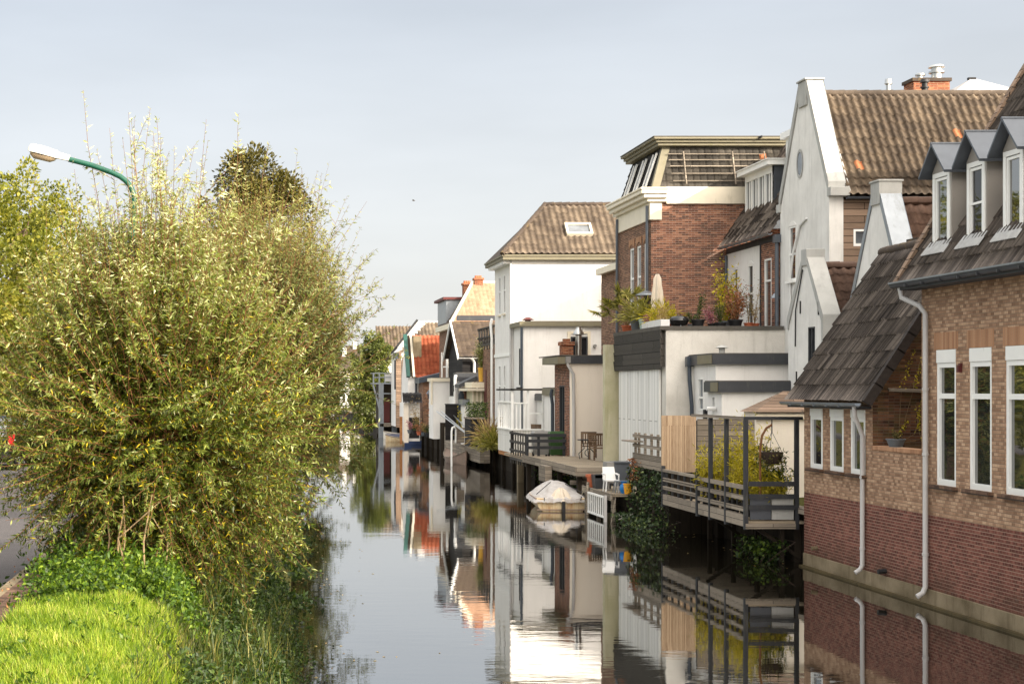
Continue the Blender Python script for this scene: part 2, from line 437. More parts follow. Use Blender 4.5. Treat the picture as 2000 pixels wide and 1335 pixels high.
def tile_arrays(o, u, s, W, L, per=.21, course=.3, amp=.035, step=.03, kind='pan', keep=None, sub=None, seed=1):
    """a tiled slope with real relief: o eave corner, u along the eave, s up the slope"""
    rg = np.random.default_rng(seed)
    o, u, s = (np.array(x, float) for x in (o, u, s)); u /= np.linalg.norm(u); s /= np.linalg.norm(s)
    nrm = np.cross(u, s); nrm = nrm if nrm[2] > 0 else -nrm
    nt = max(1, round(W/per)); nc = max(1, round(L/course)); k = sub or (8 if kind == 'pan' else 6)
    t = np.arange(nt*k+1)/k; fr = t % 1
    if kind == 'pan':
        prof = amp*(.5+.5*np.cos(2*np.pi*(fr-.25)))**1.25
    elif kind == 'ribbed':
        prof = amp*np.where((fr < .18) | ((fr > .48) & (fr < .68)), 1.0, .25)
    elif kind == 'slate':
        prof = amp*np.where(fr < .13, -.8, .3)
    else: prof = np.zeros_like(fr)
    uu = t*(W/nt)
    rows = []; cj = L/nc
    for j in range(nc): rows += [(j*cj, step), ((j+1)*cj, 0)]
    V = []
    sag = rg.normal(0, .006, (len(rows)//2+1, nt+1))
    for r, (v, h) in enumerate(rows):
        sg = np.interp(t, np.arange(nt+1), sag[r//2])
        jit = np.repeat(rg.normal(0, .005, nt), k); jit = np.append(jit, jit[-1])
        V.append(o + np.outer(uu, u) + s*(v + (jit[:, None] if r % 2 == 0 else 0)) + np.outer(prof + h + sg, nrm))
    V = np.concatenate(V); w = len(t)
    a = (np.arange(len(rows)-1)[:, None]*w + np.arange(w-1)[None]); Q = np.stack([a, a+1, a+w+1, a+w], -1).reshape(-1, 4)
    tv = rg.random((nc, nt)); fl = np.repeat(np.arange(len(rows)-1)//2, w-1); ti = np.tile(np.arange(w-1)//k, len(rows)-1)
    tint = tv[np.minimum(fl, nc-1), ti]
    if kind == 'ribbed': tint = .45*tint + .55*rg.random((nc+1, w))[fl, np.tile(np.arange(w-1), len(rows)-1)]
    if keep is not None:
        C = V[Q].mean(1) - o; m = keep(C @ u, C @ s); Q, tint = Q[m], tint[m]
    return V, Q, tint
def tiles(name, parent, m, *a, **k):
    V, Q, t = tile_arrays(*a, **k); return npmesh(name, V, Q, M[m], parent, tint=t)
def tube_part(name, root, pts, r, m, k=8): return part(name, MB().tube(pts, r, k), M[m], root, smooth=True)
def gutter(root, a, b, r=.07, m='zinc', name='gutter'):
    """half-round gutter between two points"""
    a, b = Vector(a), Vector(b); t = (b-a).normalized(); s = t.cross(Vector((0,0,1))).normalized()
    prof = [(math.cos(x)*r, math.sin(x)*r) for x in np.linspace(math.pi, 2*math.pi, 7)]
    prof += [(c*.82, z*.82) for c, z in prof[::-1]]
    rings = [[p + s*c + Vector((0,0,z)) for c, z in prof] for p in (a, b)]
    mb = MB().loft(rings)
    for q in range(1, int((b-a).length/.7)):
        c = a + t*q*.7; mb.obox(c, t, s, (0,0,1), (-.012,.012), (-r*1.05,r*1.05), (-r*1.1,-r*.5))
    return part(name, mb, M[m], root, smooth=True)
def downpipe(root, pts, r=.045, m='pipe_grey', straps=()):
    p = tube_part('downpipe', root, pts, r, m, 10)
    if straps:
        s = MB()
        for x, y, z in straps: s.lathe((x, y, z-.02), [(r*1.25, 0), (r*1.25, .05)], 10)
        part('pipe_joint', s, M[m], p, smooth=True)
    return p
def gable_box(x0, x1, y0, y1, z0, ze, zr, ridge='x'):
    """house body with a gable roofline; ridge along x or y"""
    m = MB()
    if ridge == 'x':
        ym = (y0+y1)/2
        for x in (x0, x1): m.poly([(x,y0,z0),(x,y1,z0),(x,y1,ze),(x,ym,zr),(x,y0,ze)])
        for y in (y0, y1): m.poly([(x0,y,z0),(x1,y,z0),(x1,y,ze),(x0,y,ze)])
    else:
        xm = (x0+x1)/2
        for y in (y0, y1): m.poly([(x0,y,z0),(x1,y,z0),(x1,y,ze),(xm,y,zr),(x0,y,ze)])
        for x in (x0, x1): m.poly([(x,y0,z0),(x,y1,z0),(x,y1,ze),(x,y0,ze)])
    return m

# ---------------------------------------------------------------- foliage helpers
def unit(a): return a/np.maximum(np.linalg.norm(a, axis=-1, keepdims=True), 1e-9)
def leaf_arrays(P, D, L, W, rg, up=.3):
    n = len(P); D = unit(D); rnd = rg.normal(size=(n, 3)); rnd[:, 2] += up
    side = unit(np.cross(D, rnd)); nn = np.cross(side, D)
    L = np.broadcast_to(L, n)[:, None]; W = np.broadcast_to(W, n)[:, None]
    mid = P + D*L*.42
    V = np.stack([P, mid + side*W*.5 + nn*W*.15, P + D*L - nn*L*.10, mid - side*W*.5 + nn*W*.15], 1).reshape(-1, 3)
    return V, np.arange(4*n).reshape(-1, 4)
def leaves(name, parent, m, P, D, L, W, tint, rg, base=(0,0,0), up=.3):
    V, Q = leaf_arrays(P, D, L, W, rg, up); return npmesh(name, V, Q, M[m], parent, base, tint)
def blob_points(rg, n, c, r, shell=.45):
    d = unit(rg.normal(size=(n, 3))); k = shell + (1-shell)*rg.random(n)**.6
    return np.array(c) + d*np.array(r)*k[:, None], d
def clumpy(rg, n, c, r, nclump, cr, shell=.5):
    """points gathered in clumps spread through an ellipsoid"""
    cc, cd = blob_points(rg, nclump, c, r, shell)
    i = rg.integers(0, nclump, n); s = rg.uniform(.6, 1.25, nclump)
    d = unit(rg.normal(size=(n, 3))); k = rg.random(n)**.45
    P = cc[i] + d*(cr*s[i]*k)[:, None]
    return P, unit(d + cd[i]*.4), i
def branch_mesh(segs, k=5):
    mb = MB()
    for pts, r in segs: mb.tube(pts, r, k)
    return mb
def tree(name, label, cat, base, top, crowns, nleaf, size, leafm, barkm='bark', tr=.18, seed=1, group=None, nclump=70, cr=.5, droop=0.0, aspect=.6):
    """trunk with limbs, crown of leaf-sized faces gathered in clumps; crowns = [(centre, radii, share)]"""
    rg = np.random.default_rng(seed); b = Vector(base)
    t = thing(name, label, cat, base, group)
    main = [b + Vector((rg.normal(0, .05)*i, rg.normal(0, .05)*i, (top-b.z)*.16*i)) for i in range(6)]
    part('trunk', MB().tube(main, [tr*(1-.14*i) for i in range(6)], 9), M[barkm], t, smooth=True)
    segs = []; Ps = []; Ds = []; T = []
    for c, r, sh in crowns:
        n = int(nleaf*sh); nc = max(6, int(nclump*sh))
        P, D, i = clumpy(rg, n, c, r, nc, cr)
        D = D + np.array([0, 0, -droop]); Ps.append(P); Ds.append(D)
        ct = rg.uniform(-.18, .18, nc); T.append(np.clip(rg.normal(.5, .2, n) + ct[i], 0, 1))
        q, _ = blob_points(rg, 14, c, r, .5)
        for p in q:
            a = main[rg.integers(2, 6)]; p = Vector(p); mid = a.lerp(p, .5) + Vector((0,0,.12*(p-a).length))
            segs.append(([a, mid, p], [tr*.38, tr*.2, tr*.06]))
    part('limb', branch_mesh(segs), M[barkm], t, smooth=True)['kind'] = 'stuff'
    P = np.concatenate(Ps); n = len(P)
    leaves('crown', t, leafm, P, np.concatenate(Ds), size*rg.uniform(.6, 1.3, n), size*aspect*rg.uniform(.7, 1.2, n), np.concatenate(T), rg)
    return t
def shoots(rg, head, spread, n, dirs, lens, curve, nseg=7):
    """bundle of curved shoots; returns (n, nseg, 3)"""
    st = np.array(head) + rg.normal(size=(n, 3))*np.array(spread)
    d = unit(dirs); out = np.zeros((n, nseg, 3)); out[:, 0] = st
    step = (lens/(nseg-1))[:, None]
    for i in range(1, nseg):
        d = unit(d + curve + rg.normal(size=(n, 3))*.07); out[:, i] = out[:, i-1] + d*step
    return out
def shoot_tubes(S_, r0, r1):
    """three-sided stems for many shoots at once"""
    n, k, _ = S_.shape
    T = np.gradient(S_, axis=1); T = unit(T); a = unit(np.cross(T, np.array([.3, .5, .8]))); b = np.cross(T, a)
    r = (r0 + (r1-r0)*np.linspace(0, 1, k))[None, :, None]
    V = np.stack([S_ + (a*math.cos(x) + b*math.sin(x))*r for x in (0, 2.094, 4.189)], 2)   # n,k,3,3
    idx = np.arange(n*k*3).reshape(n, k, 3)
    Q = np.stack([np.stack([idx[:, :-1, j], idx[:, :-1, (j+1) % 3], idx[:, 1:, (j+1) % 3], idx[:, 1:, j]], -1) for j in range(3)], 2)
    return V.reshape(-1, 3), Q.reshape(-1, 4)
def shoot_leaves(rg, S_, per, t0, spread=.75):
    """leaf roots and directions along shoots"""
    n, k, _ = S_.shape; t = t0 + (1-t0)*rg.random((n, per)); f = t*(k-1); i = np.minimum(f.astype(int), k-2); w = (f-i)[..., None]
    ar = np.arange(n)[:, None]
    A, B = S_[ar, i], S_[ar, i+1]; P = A*(1-w) + B*w; D = unit(B-A)
    rnd = rg.normal(size=D.shape); side = unit(np.cross(D, rnd))
    D = unit(D*.8 + side*spread)
    return P.reshape(-1, 3), D.reshape(-1, 3), t.ravel()
def willow(label, base, head, n, rad, seed, per=110, leaf=.085, m='leaf_willow', trunk=True, group='pollard willows along the bank', tw=.004, extra=()):
    rg = np.random.default_rng(seed); t = thing('pollard_willow', label, 'willow', base, group)
    b, h = Vector(base), Vector(head)
    pts = [b.lerp(h, k) + Vector((rg.normal(0, .04), rg.normal(0, .04), 0)) for k in (0, .3, .6, .85, 1)]
    part('trunk', MB().tube(pts, [.34, .27, .26, .36, .3], 12), M['bark'], t, smooth=True)
    ph = rg.uniform(0, 2*np.pi, n)
    g = rg.random(n); el = np.where(g < .42, rg.uniform(48, 88, n), np.where(g < .8, rg.uniform(0, 55, n), rg.uniform(-62, 5, n)))
    kc = max(40, n//16); ci = rg.integers(0, kc, n); ph = ph[ci] + rg.normal(0, .16, n); el = el[ci] + rg.normal(0, 8, n)   # sheaves of shoots with gaps between
    e = np.radians(el); dirs = np.stack([np.cos(e)*np.cos(ph), np.cos(e)*np.sin(ph), np.sin(e)], 1)
    up, side, down = rad
    L = np.where(el > 0, side + (up-side)*np.sin(np.maximum(e, 0))**2.3, side + (down-side)*np.sin(np.maximum(-e, 0)))
    L = L*np.where((el > 40) & (rg.random(n) < .88), rg.uniform(.5, .82, n), rg.uniform(.66, 1.06, n))
    for tx, ty, tz, q in extra:                       # single long sprays that lean out of the crown
        v_ = np.array([tx, ty, tz]) - np.array(head); L = np.append(L, np.linalg.norm(v_)*rg.uniform(.75, 1.02, q))
        dirs = np.concatenate([dirs, v_/np.linalg.norm(v_) + rg.normal(size=(q, 3))*.05]); el = np.append(el, np.full(q, 10.)); n += q
    cur = np.zeros((n, 3)); cur[:, 2] = np.where(el > 25, .10, np.where(el > 0, -.02, -.05))
    S_ = shoots(rg, head, (.28, .28, .22), n, dirs, L, cur)
    # short side twigs
    k = n*2; i = rg.integers(0, n, k); q = rg.uniform(1.5, 5.5, k); j = q.astype(int); w = (q-j)[:, None]
    st = S_[i, j]*(1-w) + S_[i, j+1]*w; dd = unit(S_[i, j+1]-S_[i, j]) + rg.normal(size=(k, 3))*.45
    S2 = shoots(rg, (0,0,0), (0,0,0), k, dd, rg.uniform(.25, .75, k), np.zeros((k, 3)), 4); S2 += st[:, None]
    V1, Q1 = shoot_tubes(S_, .010, .002); V2, Q2 = shoot_tubes(S2, tw, .002)
    npmesh('shoots', np.concatenate([V1, V2]), np.concatenate([Q1, Q2+len(V1)]), M['twig'], t)['kind'] = 'stuff'
    P1, D1, t1 = shoot_leaves(rg, S_, per, .22, 1.15); P2, D2, t2 = shoot_leaves(rg, S2, per//4, .05, 1.15)
    P = np.concatenate([P1, P2]); D = np.concatenate([D1, D2]); tt = np.concatenate([t1, t2*.3+.6]); N = len(P)
    # young silvery leaves outside, old yellow ones near the pollard head
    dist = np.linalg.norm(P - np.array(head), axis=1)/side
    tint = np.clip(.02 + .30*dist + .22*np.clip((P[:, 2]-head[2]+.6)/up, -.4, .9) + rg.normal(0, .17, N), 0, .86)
    old = rg.random(N) < np.clip(.16 - .13*dist, .005, .12); tint[old] = rg.uniform(.9, 1, old.sum())
    D[:, 2] -= .12
    LL = leaf*rg.uniform(.55, 1.3, N)*np.where(tt > .93, .7, 1)
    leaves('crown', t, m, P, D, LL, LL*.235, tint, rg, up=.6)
    return t
def plant(name, label, cat, base, kind, m, seed, h=.5, w=.4, n=400, leaf=.06, aspect=.45, pot=None, group=None, stem='twig_pale'):
    """potted or rooted plant: pot, stems, foliage"""
    rg = np.random.default_rng(seed); t = thing(name, label, cat, base, group); b = Vector(base); z0 = 0
    if pot:
        pm, pr, phh = pot
        part('pot', MB().lathe(b, [(pr*.72, 0), (pr, phh*.86), (pr*1.1, phh*.86), (pr*1.1, phh), (pr*.92, phh), (pr*.9, phh*.9)], 14), M[pm], t, smooth=True)
        z0 = phh*.9
    c = np.array([b.x, b.y, b.z+z0])
    if kind == 'spray':            # arching blades from one root
        ph = rg.uniform(0, 6.283, n); e = rg.uniform(.5, 1.5, n)
        d = np.stack([np.cos(ph)*np.cos(e), np.sin(ph)*np.cos(e), np.sin(e)], 1)
        cur = np.zeros((n, 3)); cur[:, 2] = -.22
        S_ = shoots(rg, c, (w*.12, w*.12, 0), n, d, h*rg.uniform(.6, 1.2, n), cur, 5)
        P = S_[:, :-1].reshape(-1, 3); D = (S_[:, 1:]-S_[:, :-1]).reshape(-1, 3); l = np.linalg.norm(D, axis=1)*1.25
        leaves('foliage', t, m, P, D, l, leaf, np.clip(rg.normal(.5, .22, len(P)), 0, 1), rg)
    elif kind == 'palm':
        segs = []; Ps = []; Ds = []
        for f in range(int(max(9, n/60))):
            ph = rg.uniform(0, 6.283); e = rg.uniform(.2, 1.35); d = np.array([math.cos(ph)*math.cos(e), math.sin(ph)*math.cos(e), math.sin(e)])
            tip = c + d*h*rg.uniform(.7, 1.05) + np.array([0, 0, h*.25]); segs.append(([Vector(c), Vector((c+tip)/2 + np.array([0,0,h*.1])), Vector(tip)], [.012, .01, .006]))
            side = unit(np.cross(d, [0, 0, 1.0])); 
            for a in np.linspace(-1.9, 1.9, 24):
                Ps.append(tip); Ds.append(d*math.cos(a) + side*math.sin(a) + np.array([0, 0, -.25*abs(a)]))
        part('stem', branch_mesh(segs), M[stem], t, smooth=True); P = np.array(Ps)
        leaves('foliage', t, m, P, np.array(Ds), w*rg.uniform(.7, 1.1, len(P)), leaf, np.clip(rg.normal(.45, .25, len(P)), 0, 1), rg)
    else:                          # bushy: stems that carry leaf clumps
        k = max(5, n//60); ph = rg.uniform(0, 6.283, k); rr = w*np.sqrt(rg.random(k)); hh = h*rg.uniform(.45, 1.0, k)
        tips = c + np.stack([np.cos(ph)*rr, np.sin(ph)*rr, hh], 1)
        part('stem', branch_mesh([([Vector(c), Vector((c*.6+q*.4) + np.array([0,0,.1*h])), Vector(q)], [.01, .007, .003]) for q in tips], 4), M[stem], t)
        i = rg.integers(0, k, n); f = rg.random(n)**.6
        P = c + (tips[i]-c)*f[:, None] + rg.normal(size=(n, 3))*np.array([w, w, h])*.13*(.3+f[:, None]); P[:, 2] = np.maximum(P[:, 2], c[2]+.01)
        D = rg.normal(size=(n, 3)) + np.array([0, 0, .4])
        leaves('foliage', t, m, P, D, leaf*rg.uniform(.6, 1.3, n), leaf*aspect*rg.uniform(.7, 1.2, n), np.clip(rg.normal(.5, .22, n) + rg.uniform(-.15, .15, k)[i], 0, 1), rg)
    return t
# ---------------------------------------------------------------- camera, light, sky
cam = bpy.data.cameras.new('camera'); co = bpy.data.objects.new('camera', cam); COL.objects.link(co)
cam.lens = 54; cam.sensor_width = 36; cam.shift_x = (1000-CX)/2000; cam.shift_y = (HY-667.5)/2000
co.location = (0, 0, EYE); co.rotation_euler = (R(90), 0, 0); cam.clip_end = 9000; SC.camera = co
SUN_AZ, SUN_EL = 47, 22          # degrees right of straight behind the camera, and up
d = Vector((math.sin(R(SUN_AZ))*math.cos(R(SUN_EL)), -math.cos(R(SUN_AZ))*math.cos(R(SUN_EL)), math.sin(R(SUN_EL))))
sl = bpy.data.lights.new('sun', 'SUN'); sl.energy = 3.8; sl.angle = R(.6); sl.color = (1, .89, .74)
so = bpy.data.objects.new('sun', sl); COL.objects.link(so); so.rotation_euler = (-d).to_track_quat('-Z', 'Y').to_euler()
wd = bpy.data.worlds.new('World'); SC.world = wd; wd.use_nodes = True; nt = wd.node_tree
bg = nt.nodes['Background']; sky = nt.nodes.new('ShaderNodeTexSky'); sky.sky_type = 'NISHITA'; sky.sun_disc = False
sky.sun_elevation = R(SUN_EL); sky.sun_rotation = R(180-SUN_AZ); sky.air_density = 1.0; sky.dust_density = 2.0; sky.ozone_density = 1.0
tc = nt.nodes.new('ShaderNodeTexCoord'); mp = nt.nodes.new('ShaderNodeMapping'); mp.inputs['Scale'].default_value = (1, 1, 4)
nz = nt.nodes.new('ShaderNodeTexNoise'); nz.inputs['Scale'].default_value = 2.2; nz.inputs['Detail'].default_value = 5; nz.inputs['Roughness'].default_value = .5
rp = nt.nodes.new('ShaderNodeValToRGB'); rp.color_ramp.elements[0].position = .3; rp.color_ramp.elements[1].position = .75
rp.color_ramp.elements[0].color = G1(.86); rp.color_ramp.elements[1].color = G1(1.13)
L = nt.links.new
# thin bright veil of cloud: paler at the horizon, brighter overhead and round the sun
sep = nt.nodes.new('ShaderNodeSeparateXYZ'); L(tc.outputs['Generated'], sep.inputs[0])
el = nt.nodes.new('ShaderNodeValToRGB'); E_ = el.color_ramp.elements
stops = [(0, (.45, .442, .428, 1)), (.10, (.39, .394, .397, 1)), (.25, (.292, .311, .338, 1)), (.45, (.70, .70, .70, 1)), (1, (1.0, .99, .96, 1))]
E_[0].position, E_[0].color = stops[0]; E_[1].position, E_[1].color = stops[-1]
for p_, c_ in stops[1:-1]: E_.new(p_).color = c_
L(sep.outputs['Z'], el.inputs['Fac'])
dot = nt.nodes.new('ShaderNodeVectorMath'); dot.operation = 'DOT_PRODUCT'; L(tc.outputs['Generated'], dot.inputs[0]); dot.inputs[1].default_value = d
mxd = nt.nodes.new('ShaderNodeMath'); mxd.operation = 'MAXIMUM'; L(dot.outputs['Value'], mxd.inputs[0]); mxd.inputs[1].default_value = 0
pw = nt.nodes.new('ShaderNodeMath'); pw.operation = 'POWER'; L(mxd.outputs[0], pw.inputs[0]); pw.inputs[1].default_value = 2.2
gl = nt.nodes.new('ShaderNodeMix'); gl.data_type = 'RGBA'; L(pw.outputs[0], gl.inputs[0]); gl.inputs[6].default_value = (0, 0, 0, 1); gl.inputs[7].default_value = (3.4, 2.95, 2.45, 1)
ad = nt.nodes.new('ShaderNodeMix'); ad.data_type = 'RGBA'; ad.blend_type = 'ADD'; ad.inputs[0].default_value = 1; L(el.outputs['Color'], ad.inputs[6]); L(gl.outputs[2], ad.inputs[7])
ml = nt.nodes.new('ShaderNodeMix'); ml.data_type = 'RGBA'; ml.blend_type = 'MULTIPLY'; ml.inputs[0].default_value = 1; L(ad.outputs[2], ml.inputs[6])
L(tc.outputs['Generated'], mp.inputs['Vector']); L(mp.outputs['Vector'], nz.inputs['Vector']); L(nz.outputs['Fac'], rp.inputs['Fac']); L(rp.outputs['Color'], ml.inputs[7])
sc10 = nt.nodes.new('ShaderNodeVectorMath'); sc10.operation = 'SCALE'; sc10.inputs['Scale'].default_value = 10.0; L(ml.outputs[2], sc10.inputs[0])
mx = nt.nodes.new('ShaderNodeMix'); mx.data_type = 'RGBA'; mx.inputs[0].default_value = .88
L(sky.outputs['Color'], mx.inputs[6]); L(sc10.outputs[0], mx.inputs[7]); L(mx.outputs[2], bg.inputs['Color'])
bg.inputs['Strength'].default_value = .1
SC.view_settings.view_transform = 'Standard'; SC.view_settings.look = 'None'; SC.view_settings.exposure = 1.18
SC.cycles.max_bounces = 8; SC.cycles.diffuse_bounces = 3; SC.cycles.transparent_max_bounces = 4
try:
    SC.cycles.use_denoising = True; SC.cycles.denoiser = 'OPENIMAGEDENOISE'
except Exception: pass

# ---------------------------------------------------------------- ground and water
def bank(Y): return float(np.interp(Y, [-50, 10, 20, 35, 60, 80, 150, 215, 230], [.5, .5, .55, 1.0, 1.7, 2.2, 3.0, 3.5, 3.5]))
ys = [-60, 0, 8, 10, 11.5, 13, 14.5, 16, 17.5, 19, 21, 24, 28, 33, 40, 50, 60, 75, 90, 110, 140, 180, 215, 232, 300, 900, 6000]
KX = -2.8                                       # kerb line of the street
def lsec(Y):
    b = bank(Y)
    return [(-4000, 1.5), (-60, 1.5), (KX-6, 1.5), (KX-.13, 1.5), (KX-.125, 1.62), (-2.42, 1.63), (-2.3, 1.66), (-1.3, 1.74), (-.85, 1.62), (-.45, 1.2), (b-.35, .5), (b, .05), (b+.5, -.7), (b+2.5, -1.2)]
rows = [lsec(y) for y in ys]; m = MB(); k = len(rows[0])
m.loft([[(x, y, z) for x, z in r] for r, y in zip(rows, ys)], cap=False, closed=False)
s = NT('bank_soil', .95, .1); v = s.coord('Object'); s.bump(s.noise(v, 30, 6), .8, .03)
s.col(s.ramp(s.noise(v, 2.5, 7, .7), [(.3, S(52, 48, 26)), (.7, S(92, 92, 44))]))
struct('ground', m, M['bank_soil'])
s = NT('asphalt', .98, .03); v = s.coord('Object'); s.bump(s.noise(v, 120, 3), .5, .01)
s.col(s.mix(.5, s.ramp(s.noise(v, 1.2, 6), [(.3, S(62, 54, 55)), (.7, S(78, 70, 70))]), s.ramp(s.noise(v, 160, 2), [(.35, G1(.06)), (.65, G1(.22))])))
struct('road', MB().box(KX-6, KX-.132, -40, 220, 1.3, 1.504), M['asphalt'])
struct('kerb', MB().box(KX-.13, KX, -40, 220, 1.3, 1.635), M['concrete'])
struct('pavement', MB().box(KX+.004, -2.43, -40, 220, 1.3, 1.64), M['brick_pave'])
# right bank: yards behind the quay
struct('yard_ground', MB().box(12.96, 4000, -60, 6000, -2, 1.2), M['bank_soil'])
struct('far_bank', MB().box(3.2, 12.95, 226, 6000, -2, 1.0), M['bank_soil'])
s = NT('water', .02, .5); s.b.inputs['IOR'].default_value = 2.0
s.col(S(22, 20, 14))
a = s.noise(s.coord('Object', (1.1, 3.2, 1)), 1.0, 3, .5); b_ = s.noise(s.coord('Object', (.25, .55, 1)), 1.0, 3, .5); c_ = s.noise(s.coord('Object', (3.5, 13, 1)), 1.0, 2, .5)
patch = s.ramp(s.noise(s.coord('Object', (.12, .05, 1)), 1.0, 3, .5), [(.4, G1(.25)), (.65, G1(1))])
h = s.math('ADD', s.math('MULTIPLY', a, .5), s.math('ADD', s.math('MULTIPLY', b_, .9), s.math('MULTIPLY', c_, .09)))
s.bump(s.math('MULTIPLY', h, patch), .16, .035)
mxw = s.n('ShaderNodeMixShader'); mxw.inputs[0].default_value = .4; glw = s.n('ShaderNodeBsdfGlossy'); glw.inputs['Roughness'].default_value = .02
bw_ = s.t.nodes['Bump'] if 'Bump' in s.t.nodes else None
s.l(bw_.outputs['Normal'], glw.inputs['Normal']); s.l(s.b.outputs[0], mxw.inputs[1]); s.l(glw.outputs[0], mxw.inputs[2]); s.l(mxw.outputs[0], s.t.nodes['Material Output'].inputs['Surface'])
struct('water', MB().poly([(-1, -60, 0), (13.2, -60, 0), (13.2, 400, 0), (-1, 400, 0)]), M['water'])
# ================================================================ near brick house with three dormers
WX = 12.65
A = thing('brick_house', 'tan brick house above maroon lower courses with three dormers over the canal', 'house', (WX, 20, 0))
hs = []
wins = [(28.14, 27.36), (26.86, 26.05), (25.58, 24.72), (24.0, 23.15), (22.4, 21.55)]
Y0 = 28.75; ZB = -.6
for a, b in wins: hs.append((Y0-a, Y0-b, 2.26-ZB, 4.72-ZB))
m = MB(); wall(m, (WX, Y0, ZB), LEFT, Y0-9, 6.02-ZB, hs, .16)
for y in (Y0, 9): m.poly([(WX, y, ZB), (19, y, ZB), (19, y, 5.9), (15.55, y, 11.0), (WX, y, 5.9)])
m.poly([(19, Y0, ZB), (19, 9, ZB), (19, 9, 5.9), (19, Y0, 5.9)])
part('wall', m, M['brick_tan'], A)
for a, b in wins:
    window(A, (WX, a, 2.26), LEFT, a-b, 2.46, inset=.12, fr=.085, rows=(1.62,), shutter=.24, sill='brick_pave')
    part('lintel', MB().box(WX-.006, WX+.1, b-.08, a+.08, 4.722, 5.03), M['brick_soldier'], A)
part('plinth', MB().box(WX-.03, WX+.05, 9, Y0, -.6, .31), M['concrete'], A, bevel=.012); part('footing', MB().box(WX-.12, WX-.031, 9, Y0, -.8, .04), M['footing'], A)
# main roof over the canal eave
def slope(deg): return (math.cos(R(deg)), 0, math.sin(R(deg)))
s59 = slope(59)
tiles('roof', A, 'tile_ribbed', (12.33, 29.0, 5.98), (0,-1,0), s59, 20, 6.15, per=.27, course=.36, amp=.032, step=.03, kind='ribbed', seed=3)
part('back_roof', MB().poly([(15.5, 29, 11.25), (15.5, 9, 11.25), (19.4, 9, 5.6), (19.4, 29, 5.6)]), M['tile_black'], A)
part('verge', MB().obox((12.3, 29.06, 5.97), s59, (-math.sin(R(59)), 0, math.cos(R(59))), (0,1,0), (0, 6.2), (-.16, .07), (-.1, .05)), M['wood_siding'], A)
gutter(A, (12.26, 29.1, 5.99), (12.26, 9, 5.99), .085, 'fascia_dark')
part('gutter_rim', MB().box(12.165, 12.19, 9, 29.1, 5.985, 6.015), M['zinc'], A)
part('soffit', MB().box(12.28, WX-.005, 9, 28.98, 5.86, 5.93), M['fence_dark'], A)
downpipe(A, [(12.3, 28.9, 5.95), (12.32, 28.85, 5.72), (12.5, 28.5, 5.55), (12.575, 28.42, 5.4), (12.575, 28.42, 2.9), (12.575, 28.42, .35), (12.53, 28.42, .24), (12.42, 28.42, .17)], .048,
         straps=[(12.575, 28.42, 4.0), (12.575, 28.42, 2.8), (12.575, 28.42, .95)])
for ya, yb in ((28.5, 27.72), (27.15, 26.4), (25.85, 25.1), (24.3, 23.5)):
    yc = (ya+yb)/2; D_ = MB(); xf = 12.74; xr = 14.3; zb = 6.42; zt = 8.0; zp = 8.42
    wall(D_, (xf, ya, zb), LEFT, ya-yb, zt-zb, [(.05, ya-yb-.05, .1, zt-zb-.03)], .1)
    for y in (ya, yb): D_.poly([(xf, y, zb), (xf, y, zt), (xr, y, zt), (xr, y, zb)])
    D_.poly([(xf, ya, zt), (xf, yb, zt), (xf, yc, zp)])
    for i in range(6):             # rivets on the cheek
        for x in (xf+.045, xf+.42):
            D_.lathe((x, yb-.004, zb+.2+i*.27), [(.009, 0), (.009, .018)], 6)
    d_ = part('dormer', D_, M['panel_grey'], A)
    rm = MB()
    for y0, sg in ((ya, 1), (yb, -1)):
        e = (y0+sg*.13, zt-.1); q = (yc, zp+.03); t = .035
        rm.prism([(xf-.2, e[0], e[1]), (xf-.2, q[0], q[1]), (xf-.2, q[0], q[1]+t*1.5), (xf-.2, e[0]+sg*.01, e[1]+t*1.3)], (1.9, 0, 0))
    rm.tube([(xf-.21, yc, zp+.07), (xr-.3, yc, zp+.07)], .028, 7)
    part('dormer_roof', rm, M['zinc_dark'], d_)
    fr = MB(); w_ = ya-yb-.1; h_ = zt-zb-.13; o = Vector((xf+.01, ya-.05, zb+.1)); u, n, z = Vector((0,-1,0)), Vector((-1,0,0)), Vector((0,0,1))
    for ur, vr in (((0,.085),(0,h_)), ((w_-.085,w_),(0,h_)), ((.085,w_-.085),(0,.13)), ((.085,w_-.085),(h_-.085,h_))): fr.obox(o, u, z, n, ur, vr, (-.06, .03))
    for ur, vr in (((.1,.14),(.15,h_-.1)), ((w_-.14,w_-.1),(.15,h_-.1)), ((.14,w_-.14),(.15,.2)), ((.14,w_-.14),(h_-.15,h_-.1))): fr.obox(o, u, z, n, ur, vr, (-.05, .012))
    if abs(ya-27.15) < .01: fr.obox(o, u, z, n, (.1, w_-.1), (h_*.5-.02, h_*.5+.02), (-.05, .014))
    part('window_frame', fr, M['paint_white'], d_)
    part('pane', MB().obox(o, u, z, n, (.1, w_-.1), (.14, h_-.1), (-.035, -.02)), M['pane_dark' if abs(ya-27.15) < .01 else 'pane'], d_)
    fl = MB(); nseg = 14                                         # crimped lead apron under the window
    for i in range(nseg):
        a0, a1 = ya+.06-(ya-yb+.12)*i/nseg, ya+.06-(ya-yb+.12)*(i+1)/nseg; am = (a0+a1)/2
        P = lambda y, k, up: (12.60+.16*k-up*.86, y, 6.44+.26*k+up*.52)
        fl.poly([P(a0, 0, .05), P(am, 0, .085), P(am, 1, .05), P(a0, 1, .03)]); fl.poly([P(am, 0, .085), P(a1, 0, .05), P(a1, 1, .03), P(am, 1, .05)])
    part('flashing', fl, M['lead'], d_)
part('wall_lamp', MB().box(WX-.07, WX, 27.12, 27.18, 4.3, 4.42).box(WX-.04, WX, 27.11, 27.19, 4.42, 4.46), M['paint_maroon'], A)
